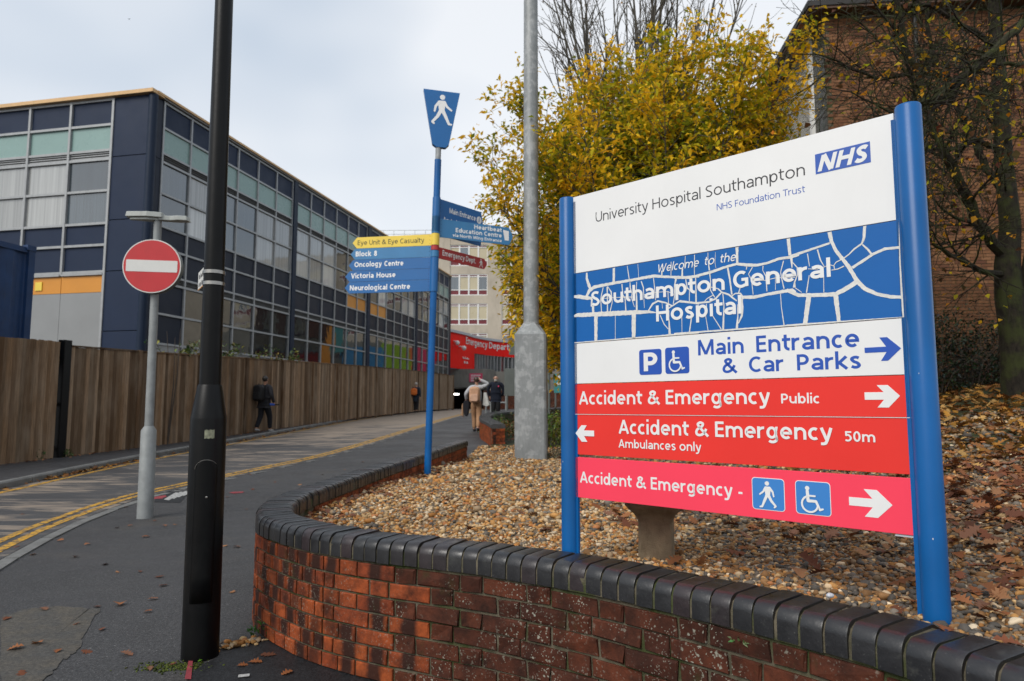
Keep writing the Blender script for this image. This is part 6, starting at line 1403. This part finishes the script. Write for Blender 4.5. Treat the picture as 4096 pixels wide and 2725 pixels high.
def litter(name, XY, s0, s1, fn, pal, lift=.012, tilt=.25, lab=None):
    V = []; Fc = []; Cc = []; q = 0
    for (x, y) in XY:
        v, f = OAK[rs_.integers(8)]; s = rs_.uniform(s0, s1)/.1; a = rs_.uniform(0, 6.28); tx, ty = rs_.normal(0, tilt, 2); ca, sa = math.cos(a), math.sin(a); px_, py_, pz_ = v[:, 0]*s, v[:, 1]*s, v[:, 2]*s
        X = px_*ca-py_*sa; Y = px_*sa+py_*ca; Z = pz_+X*tx+Y*ty; V.append(np.stack([X+x, Y+y, Z-Z.min()*.6+fn(x, y)+lift], 1)); Fc.append(f+q); q += len(v); c = pal[rs_.integers(len(pal))]*rs_.uniform(.6, 1.25); Cc.append(np.repeat(c[None], len(v), 0))
    o = bpy.data.objects.new(name, np_mesh(name, np.concatenate(V), np.concatenate(Fc), K['litter'], np.concatenate(Cc))); col.objects.link(o); tag(o, lab, 'leaves', None, 'stuff'); return o
def bsc(n, x0, x1, y0, y1, pf):
    X = rs_.uniform(x0, x1, n); Y = rs_.uniform(y0, y1, n); k = inside(X, Y) & (np.abs(X/np.maximum(Y, .1)) < .85) & (rs_.random(n) < pf(X, Y)); return np.stack([X[k], Y[k]], 1)
litter('leaf_litter', bsc(14000, -.9, 5, 1.2, 5.5, lambda X, Y: np.clip(.012+.34*np.clip((X-.9)/1.5, 0, 1)**1.3+.12*np.clip((Y-3.2)*(X > .6)/2, 0, 1), 0, 1)), .05, .11, bz, LC, .016, .25, 'brown oak leaves lying on the gravel behind the sign')
w_in = np.array([(lambda p: (p.x, p.y))(wall.at(s, TH+abs(rs_.normal(.0, .12))+.02)[0]) for s in rs_.uniform(.3, s_start+1.6, 420)])
litter('leaf_litter', w_in, .04, .08, bz, LC, .014, .25, 'wet brown leaves gathered along the inside of the curved wall')
litter('leaf_litter', bsc(3000, -1.2, 6, 5, 15, lambda X, Y: np.clip(.04+.5*np.clip((X-1.2)/2, 0, 1), 0, 1)), .06, .11, bz, LC, .014, .25, 'scattered brown leaves on the far gravel')
LY_ = np.array([(.42, .20, .035), (.34, .15, .035), (.25, .10, .03), (.46, .27, .09), (.20, .085, .03)])
litter('leaf_litter', bsc(9000, 2.2, 13, 5, 15, lambda X, Y: np.clip(.15+.75*np.clip((X-2.5)/1.5, 0, 1), 0, 1)), .09, .15, bz, LY_, .012, .3, 'golden fallen leaves covering the grass bank below the bare tree')
litter('leaf_litter', bsc(1500, -1, 8, 15, 27, lambda X, Y: .8+0*X), .10, .16, bz, LC*.9, .02, .3, 'brown leaves on the far flower bed')
# leaves caught along kerb and fence foot
kl = np.array([(lambda p: (p.x, p.y))(farE.at(s, -abs(rs_.normal(.03, .07)))[0]) for s in np.concatenate([rs_.uniform(11, 40, 260), rs_.uniform(14.5, 17.5, 140), rs_.uniform(22, 32, 150)])])
litter('leaf_litter', kl, .05, .11, lambda x, y: gh(x, y)+.008, LY_*.8, .006, .3, 'rusty leaves lying in the gutter of the far kerb')
fl_ = np.array([(lambda p: (p.x, p.y))(fence_path.at(s, -.1-abs(rs_.normal(0, .12)))[0]) for s in rs_.uniform(s_vis, 38, 200)])
litter('leaf_litter', fl_, .05, .10, lambda x, y: gh(x, y)+.102, LC, .004, .3, 'brown leaves along the foot of the timber fence')
# single leaves on the pavement
lm = []
for i, (v, f) in enumerate(OAK): lm.append(np_mesh('fallen_leaf', v*.9, f, K['litter'], np.repeat((LC[i % 6]*.95)[None], len(v), 0)))
KN = [(970, 2668), (1075, 2625), (1020, 2655), (1145, 2700), (90, 2060), (255, 2075), (470, 2113), (520, 2105), (300, 2230), (350, 2180), (420, 2260), (470, 2290), (240, 2165), (560, 2290), (390, 2430), (410, 2520), (300, 2500), (230, 2610), (345, 2610), (150, 2580), (90, 2700), (60, 2600), (610, 2400), (590, 2450), (655, 2345), (640, 2310), (900, 2185), (930, 2370), (945, 2190), (860, 2060), (700, 2100), (660, 2105), (620, 2085), (205, 2100), (130, 2220), (60, 2190), (505, 2030), (585, 2150), (690, 2660), (600, 2680), (480, 2420), (505, 2620), (175, 2440), (25, 2480), (910, 1990), (985, 2040), (1010, 1960), (1090, 2010), (1200, 1940), (1290, 1900), (1100, 1930), (1380, 1880), (1000, 1900), (1450, 1850), (340, 2050), (425, 2010)]
rl_ = random.Random(8)
for k, (x, y) in enumerate(KN):
    p = on(gh, x, y); s = rl_.uniform(.5, .95)*(1.0 if y > 2150 else .9)
    o = place('fallen_leaf', rl_.choice(lm), None, (p.x, p.y, p.z+.006), (rl_.gauss(0, .12), rl_.gauss(0, .12), rl_.uniform(0, 6.28)), (s, s*rl_.uniform(1.0, 1.5), s))
    near_lamp = k < 4
    tag(o, 'brown oak leaf on the fresh black tarmac beside the curved wall' if near_lamp else 'small brown fallen leaf on the grey pavement', 'leaf', 'fallen leaves on fresh tarmac' if near_lamp else 'fallen leaves on the pavement')
x_, y_ = 800, 2655; p = on(gh, x_, y_); o = place('fallen_leaf', np_mesh('fallen_leaf', OAK[2][0]*.3, OAK[2][1], K['litter'], np.repeat(np.array([[.10, .24, .02]]), len(OAK[2][0]), 0)), None, (p.x, p.y, .012), (0, 0, 1.2)); tag(o, 'bright green leaf at the foot of the black column', 'leaf')
p = on(gh, 850, 2632); tag(MB().tube([(p.x, p.y, .014), (p.x+.01, p.y+.055, .014)], .0045, 8).build('cigarette_end', K['orange'], None), 'orange cigarette end beside the black column', 'litter')
p = on(gh, 975, 2712); m = MB(); m.prism(Fr((p.x, p.y, .0095), (1, .3, 0), (0, 0, 1)), [(.025*math.cos(w), .0015+.001*math.sin(w)) for w in np.linspace(0, 6.2, 14)], -.015, .015); tag(m.build('flattened_gum', K['white_road'], None), 'pale flattened gum spot on the fresh tarmac', 'litter')
p = aty(3322, 2417, 2.22); m = MB(); m.sphere((p.x, p.y, .665), (.013, .009, .008), 10, 6); tag(m.build('plastic_scrap', K['grey_trim'], None), 'pale blue plastic scrap behind the black coping', 'litter')
# ------------------------------------------------------------------ people
def skin(name, J, E, mat, parent, sub=1, root='pelvis'):
    names = list(J); me = bpy.data.meshes.new(name); off = rl(parent)
    me.from_pydata([tuple(Vector(J[n][0])-off) for n in names], [(names.index(a), names.index(b)) for a, b in E], []); me.materials.append(mat)
    o = bpy.data.objects.new(name, me); col.objects.link(o); o.parent = parent; ROOT[o.name] = off
    md = o.modifiers.new('skin', 'SKIN'); md.use_smooth_shade = True
    for i, n in enumerate(names):
        r = J[n][1]; r = r if hasattr(r, '__len__') else (r, r); sv = me.skin_vertices[0].data[i]; sv.radius = r; sv.use_root = (n == root) or (root not in names and i == 0)
    s_ = o.modifiers.new('sub', 'SUBSURF'); s_.levels = sub; s_.render_levels = sub+1; return o
def person(loc, H_, face, label, top, legs, shoe, hair, hairkind, arms, stride, skinm='skin', coat=0., bulk=1.):
    "face: direction walked/looked; arms: {side: (elbow, wrist)} in body units (right, forward, up); stride: forward shift of left/right foot"
    root = thing('person', loc, label, 'person'); o = Vector(loc); fw = Vector((*face, 0)).normalized(); rt = fw.cross(Vector((0, 0, 1)))
    def q(r, f, u): return o + rt*(r*H_) + fw*(f*H_) + Vector((0, 0, u*H_))
    h = H_; J = {}; B = bulk
    J['pelvis'] = (q(0, 0, .52), (.085*h*B, .06*h)); J['waist'] = (q(0, .0, .60), (.078*h*B, .055*h)); J['chest'] = (q(0, .01, .72), (.092*h*B, .065*h)); J['collar'] = (q(0, .01, .80), (.06*h, .045*h)); J['neck'] = (q(0, .015, .845), .03*h); J['jaw'] = (q(0, .03, .885), (.036*h, .042*h)); J['head'] = (q(0, .02, .93), (.044*h, .055*h)); J['crown'] = (q(0, .015, .972), (.034*h, .04*h))
    E = [('pelvis', 'waist'), ('waist', 'chest'), ('chest', 'collar'), ('collar', 'neck'), ('neck', 'jaw'), ('jaw', 'head'), ('head', 'crown')]; top_J, top_E, leg_J, leg_E, shoes = {}, [], {}, [], []
    for sd, nm in ((-1, 'l'), (1, 'r')):
        el, wr = arms[nm]; S = q(sd*.105*B, .005, .80); e = q(*el); w = q(*wr); J[nm+'sh'] = (S, .034*h); J[nm+'el'] = (e, .024*h); J[nm+'wr'] = (w, .017*h); E += [('collar', nm+'sh'), (nm+'sh', nm+'el'), (nm+'el', nm+'wr')]
        d = (w-e).normalized(); side = d.cross(fw).normalized() if abs(d.dot(fw)) < .95 else rt; pm = w+d*.035*h; J[nm+'pm'] = (pm, (.02*h, .012*h)); E.append((nm+'wr', nm+'pm'))
        for k in range(4): J[f'{nm}f{k}'] = (pm+d*(.038+.006*(k in (1, 2)))*h*.8+side*(k-1.5)*.011*h+fw*.008*h, .0055*h); E.append((nm+'pm', f'{nm}f{k}'))
        J[nm+'th'] = (w+d*.03*h+side*-.028*h+fw*.012*h, .0065*h); E.append((nm+'wr', nm+'th'))
        f = stride[nm]; hip = q(sd*.05, 0, .50); an = q(sd*.05, f, .045+max(0, -f)*.16); kn = hip.lerp(an, .5)+fw*(.035+abs(f)*.12)*h; toe = an+fw*.085*h-Vector((0, 0, .028*h if f >= 0 else .045*h))
        for n_, pnt, r in (('hip', hip, .058*h), ('kn', kn, .038*h), ('an', an, .025*h), ('toe', toe, (.026*h, .016*h))): J[nm+n_] = (pnt, r)
        E += [('pelvis', nm+'hip'), (nm+'hip', nm+'kn'), (nm+'kn', nm+'an'), (nm+'an', nm+'toe')]
    body = skin('body', J, E, K[skinm], root)
    g = lambda n, k: (J[n][0], tuple(x*k for x in (J[n][1] if hasattr(J[n][1], '__len__') else (J[n][1],)*2)))
    TJ = {'pelvis': g('pelvis', 1.22), 'waist': g('waist', 1.25), 'chest': g('chest', 1.22), 'collar': (q(0, .01, .815), (.05*h, .045*h))}; TE = [('pelvis', 'waist'), ('waist', 'chest'), ('chest', 'collar')]
    if coat: TJ['hem'] = (q(0, 0, .52-coat), (.10*h*B, .075*h)); TE.append(('pelvis', 'hem'))
    for nm in 'lr':
        TJ[nm+'sh'] = g(nm+'sh', 1.38); TJ[nm+'el'] = g(nm+'el', 1.55); TJ[nm+'wr'] = (J[nm+'wr'][0], .025*h); TE += [('chest', nm+'sh') if False else ('collar', nm+'sh'), (nm+'sh', nm+'el'), (nm+'el', nm+'wr')]
    skin('jacket', TJ, TE, top, root)
    LJ = {'pelvis': g('pelvis', 1.14), 'waist': g('waist', 1.1)}; LE = [('pelvis', 'waist')]
    for nm in 'lr':
        LJ[nm+'hip'] = g(nm+'hip', 1.2); LJ[nm+'kn'] = g(nm+'kn', 1.35); LJ[nm+'an'] = (J[nm+'an'][0]+Vector((0, 0, .01)), .036*h); LE += [('pelvis', nm+'hip'), (nm+'hip', nm+'kn'), (nm+'kn', nm+'an')]
        an, toe = J[nm+'an'][0], J[nm+'toe'][0]; skin('shoe', {'a': (an-fw*.022*h-Vector((0, 0, .015*h)), .03*h), 'b': (an.lerp(toe, .5)-Vector((0, 0, .004*h)), (.03*h, .024*h)), 'c': (toe+fw*.012*h, (.026*h, .017*h))}, [('a', 'b'), ('b', 'c')], shoe, root, 1, 'a')
    skin('trousers', LJ, LE, legs, root)
    hc = J['head'][0]; m = MB(); sp = []
    if hairkind:
        back = -fw*.014*h+Vector((0, 0, .016*h)); m.sphere(hc+back, (.051*h, .052*h, .055*h if hairkind < 2 else .06*h), 14, 9)
        if hairkind == 2: m.sphere(hc-fw*.03*h-Vector((0, 0, .02*h)), (.045*h, .04*h, .05*h), 12, 8)
        m.build('hair', hair, root, True)
    for sd in (-1, 1): MB().sphere(hc+rt*sd*.047*h-Vector((0, 0, .006*h)), (.008*h, .012*h, .018*h), 8, 5).build('ear', K[skinm], root, True); MB().sphere(hc+rt*sd*.018*h+fw*.046*h, .0055*h, 6, 5).build('eye', K['hair_dark'], root, True)
    MB().sphere(hc+fw*.056*h-Vector((0, 0, .016*h)), (.008*h, .01*h, .014*h), 8, 6).build('nose', K[skinm], root, True); MB().sphere(hc+fw*.046*h-Vector((0, 0, .04*h)), (.014*h, .006*h, .004*h), 8, 5).build('mouth', K['brick_old'], root, True)
    return root, q, J
def pack(name, c, fr_r, w, h, d, mat, lab, cat='backpack', pocket=None):
    fr = Fr(c, fr_r); root = thing(name, c, lab, cat); m = MB(); m.prism(fr, rrect(-w/2, -h/2, w/2, h/2, w*.32, 4), -d/2, d/2); b = m.build('bag_body', mat, root, True, bevel=d*.3)
    m = MB(); m.prism(fr, rrect(-w*.36, -h*.4, w*.36, h*.05, w*.15, 3), d/2-.005, d/2+.04); m.build('front_pocket', pocket or mat, root, True, bevel=.015); m = MB(); m.tube([fr.pt(-.04, h/2-.02, 0), fr.pt(0, h/2+.04, 0), fr.pt(.04, h/2-.02, 0)], .009, 6).build('grab_handle', pocket or mat, root)
    for sd in (-1, 1): MB().tube([fr.pt(sd*w*.3, h*.42, -d/2), fr.pt(sd*w*.34, h*.5, -d/2-.12), fr.pt(sd*w*.4, h*.1, -d/2-.24)], .016, 6).build('strap', pocket or mat, root)
    return root
# man by the fence
p = on(gh, 1052, 1738); p = Vector((p.x, p.y, gh(p.x, p.y)+.1)); p = aty(1052, 1738, 21.5); p.z = gh(p.x, p.y)+.1
r1_, q, J = person(p, 1.76, (.28, .96), 'man in dark jacket and trousers walking beside the timber fence', cloth('charcoal_jacket', (.022, .022, .026)), cloth('black_trousers', (.012, .013, .017)), plain('grey_shoe', (.3, .3, .29), .7), K['hair_dark'], 1, {'l': ((-.16, -.03, .66), (-.15, .06, .53)), 'r': ((.165, -.02, .65), (.155, .07, .52))}, {'l': -.13, 'r': .12}, 'skin_tan', .045, 1.08)
pack('backpack', q(-.02, -.135, .69), (.96, -.28, 0), .34, .52, .2, cloth('black_nylon', (.012, .012, .013), .6), 'large black backpack on the man by the timber fence')
w_ = J['rwr'][0]; fwv = Vector((.96, .1, 0)).normalized(); um = thing('umbrella', w_, 'folded blue umbrella carried by the man by the fence', 'umbrella'); MB().tube([w_-fwv*.40-Vector((0, 0, .05)), w_-fwv*.2-Vector((0, 0, .05)), w_-Vector((0, 0, .06)), w_+fwv*.03-Vector((0, 0, .06))], [.05, .055, .035, .02], 10).build('folded_canopy', cloth('blue_nylon', (.03, .09, .42), .5), um, True); MB().tube([w_+fwv*.02-Vector((0, 0, .06)), w_+fwv*.16-Vector((0, 0, .06))], .018, 8).build('handle', K['black_paint'], um, True)
# woman with orange bag
p = aty(1663, 1650, 37.); p.z = gh(p.x, p.y)+.1
r2_, q, J = person(p, 1.62, (.2, .98), 'grey-haired person in a long navy coat by the fence end', cloth('navy_coat', (.014, .022, .036)), cloth('black_leggings', (.012, .012, .014)), cloth('black_boot', (.012, .012, .012)), K['hair_grey'], 1, {'l': ((-.15, -.02, .66), (-.14, .02, .52)), 'r': ((.15, -.02, .66), (.15, .0, .50))}, {'l': .02, 'r': -.05}, 'skin', .19, 1.1)
pack('backpack', q(-.03, -.115, .68), (.98, -.2, 0), .34, .38, .14, cloth('orange_leather', (.52, .13, .025), .5), 'orange rucksack on the person in the navy coat')
# woman in beige walking away
p = aty(1905, 1718, 21.2); p.z = gh(p.x, p.y)
r3_, q, J = person(p, 1.70, (.08, 1), 'person in pale striped top and tan trousers walking away with one arm raised', cloth('pale_striped_top', (.42, .43, .45)), cloth('tan_trousers', (.36, .205, .115)), cloth('black_trainer', (.015, .015, .016)), K['hair_brown'], 1, {'l': ((-.19, -.03, .69), (-.19, .04, .58)), 'r': ((.225, .02, .87), (.06, .0, .945))}, {'l': .10, 'r': -.16}, 'skin', 0, 1.0)
pack('backpack', q(-.015, -.13, .665), (.997, -.08, 0), .33, .50, .19, cloth('tan_canvas', (.50, .29, .18), .7), 'tan rucksack on the person in pale striped top', pocket=cloth('pale_tan_canvas', (.58, .36, .25), .7))
tb_ = thing('tote_bag', q(.19, -.02, .5), 'white cloth tote bag hanging from the shoulder of the walker in tan trousers', 'bag'); m = MB(); fr = Fr(q(.17, -.03, .60), (.97, -.2, 0)); P = [(-.05, .18), (.03, .18), (.14, -.2), (.05, -.26), (-.09, -.2)]; m.prism(fr, P[::-1], -.05, .05); m.build('bag_body', cloth('white_canvas', (.55, .55, .53)), tb_, True, bevel=.02); MB().tube([fr.pt(-.01, .16, 0), fr.pt(-.06, .36, 0)], .012, 6).build('strap', K['text_black'], tb_)
jk = thing('folded_coat', q(-.2, .05, .5), 'dark coat with tan lining carried over the arm of the walker in tan trousers', 'coat'); m = MB(); fr = Fr(q(-.19, .03, .45), (.97, -.1, 0)); m.prism(fr, [(-.07, -.25), (.03, -.31), (.08, -.2), (.11, .1), (.06, .2), (-.06, .2), (-.10, .05)], -.05, .05); m.build('coat_fabric', cloth('black_coat', (.014, .014, .018)), jk, True, bevel=.03); m = MB(); m.prism(fr, [(-.15, -.24), (-.085, -.33), (-.10, .12), (-.13, .05)], -.05, .05); m.build('lining', cloth('tan_lining', (.36, .22, .13)), jk, True, bevel=.015)
# man facing the camera
p = aty(1983, 1655, 26.5); p.z = gh(p.x, p.y)-.0
r4_, q, J = person(p, 1.82, (-.05, -1), 'bald bearded man in a navy jumper standing facing the camera', cloth('navy_jumper', (.010, .013, .024)), cloth('black_work_trousers', (.010, .010, .011)), cloth('black_shoe', (.01, .01, .01)), K['hair_dark'], 0, {'l': ((-.17, -.02, .66), (-.13, -.05, .535)), 'r': ((.17, -.02, .66), (.13, -.05, .535))}, {'l': .01, 'r': .03}, 'skin', .05, 1.18)
h_ = 1.82; hc = J['head'][0]; fw_ = Vector((-.05, -1, 0)); m = MB(); m.sphere(hc+fw_*.028*h_-Vector((0, 0, .052*h_)), (.036*h_, .028*h_, .03*h_), 12, 8); m.build('beard', K['hair_grey'], r4_, True); MB().sphere(q(-.065, .078, .75), (.03, .02, .035), 10, 6).build('chest_logo', K['pink_clad'], r4_, True)
# ------------------------------------------------------------------ bird, far car in the underpass
b0 = aty(516, 77, 150.); bd = thing('bird', b0, 'tiny dark bird flying in the pale sky at the upper left', 'bird'); m = MB(); m.sphere(b0, (.07, .16, .06), 10, 6); m.build('body', K['bird'], bd, True)
for sd in (-1, 1): m = MB(); m.poly([b0+Vector((0, -.06, .02)), b0+Vector((sd*.2, -.02, .16)), b0+Vector((sd*.38, .05, .1)), b0+Vector((sd*.2, .06, .12)), b0+Vector((0, .08, .02))]); m.build('wing', K['bird'], bd)
m = MB(); m.poly([b0+Vector((-.02, .12, 0)), b0+Vector((.02, .12, 0)), b0+Vector((.06, .28, -.03)), b0+Vector((-.06, .28, -.03))]); m.build('tail', K['bird'], bd)
for nm_, c_ in (('sapling', aty(690, 1330, 17.5)),):
    m = MB(); b = Vector((c_.x, c_.y, gh(c_.x, c_.y)))
    for e in (aty(668, 1325, 17.5), aty(722, 1318, 17.5), aty(700, 1350, 17.5)): m.tube([b, b.lerp(e, .6)+Vector((.05, 0, 0)), e], [.02, .014, .005], 5, False)
    tag(m.build('sapling', K['twig'], None), 'thin bare reddish sapling behind the fence, right of the no-entry post', 'sapling')
bpy.context.view_layer.update()
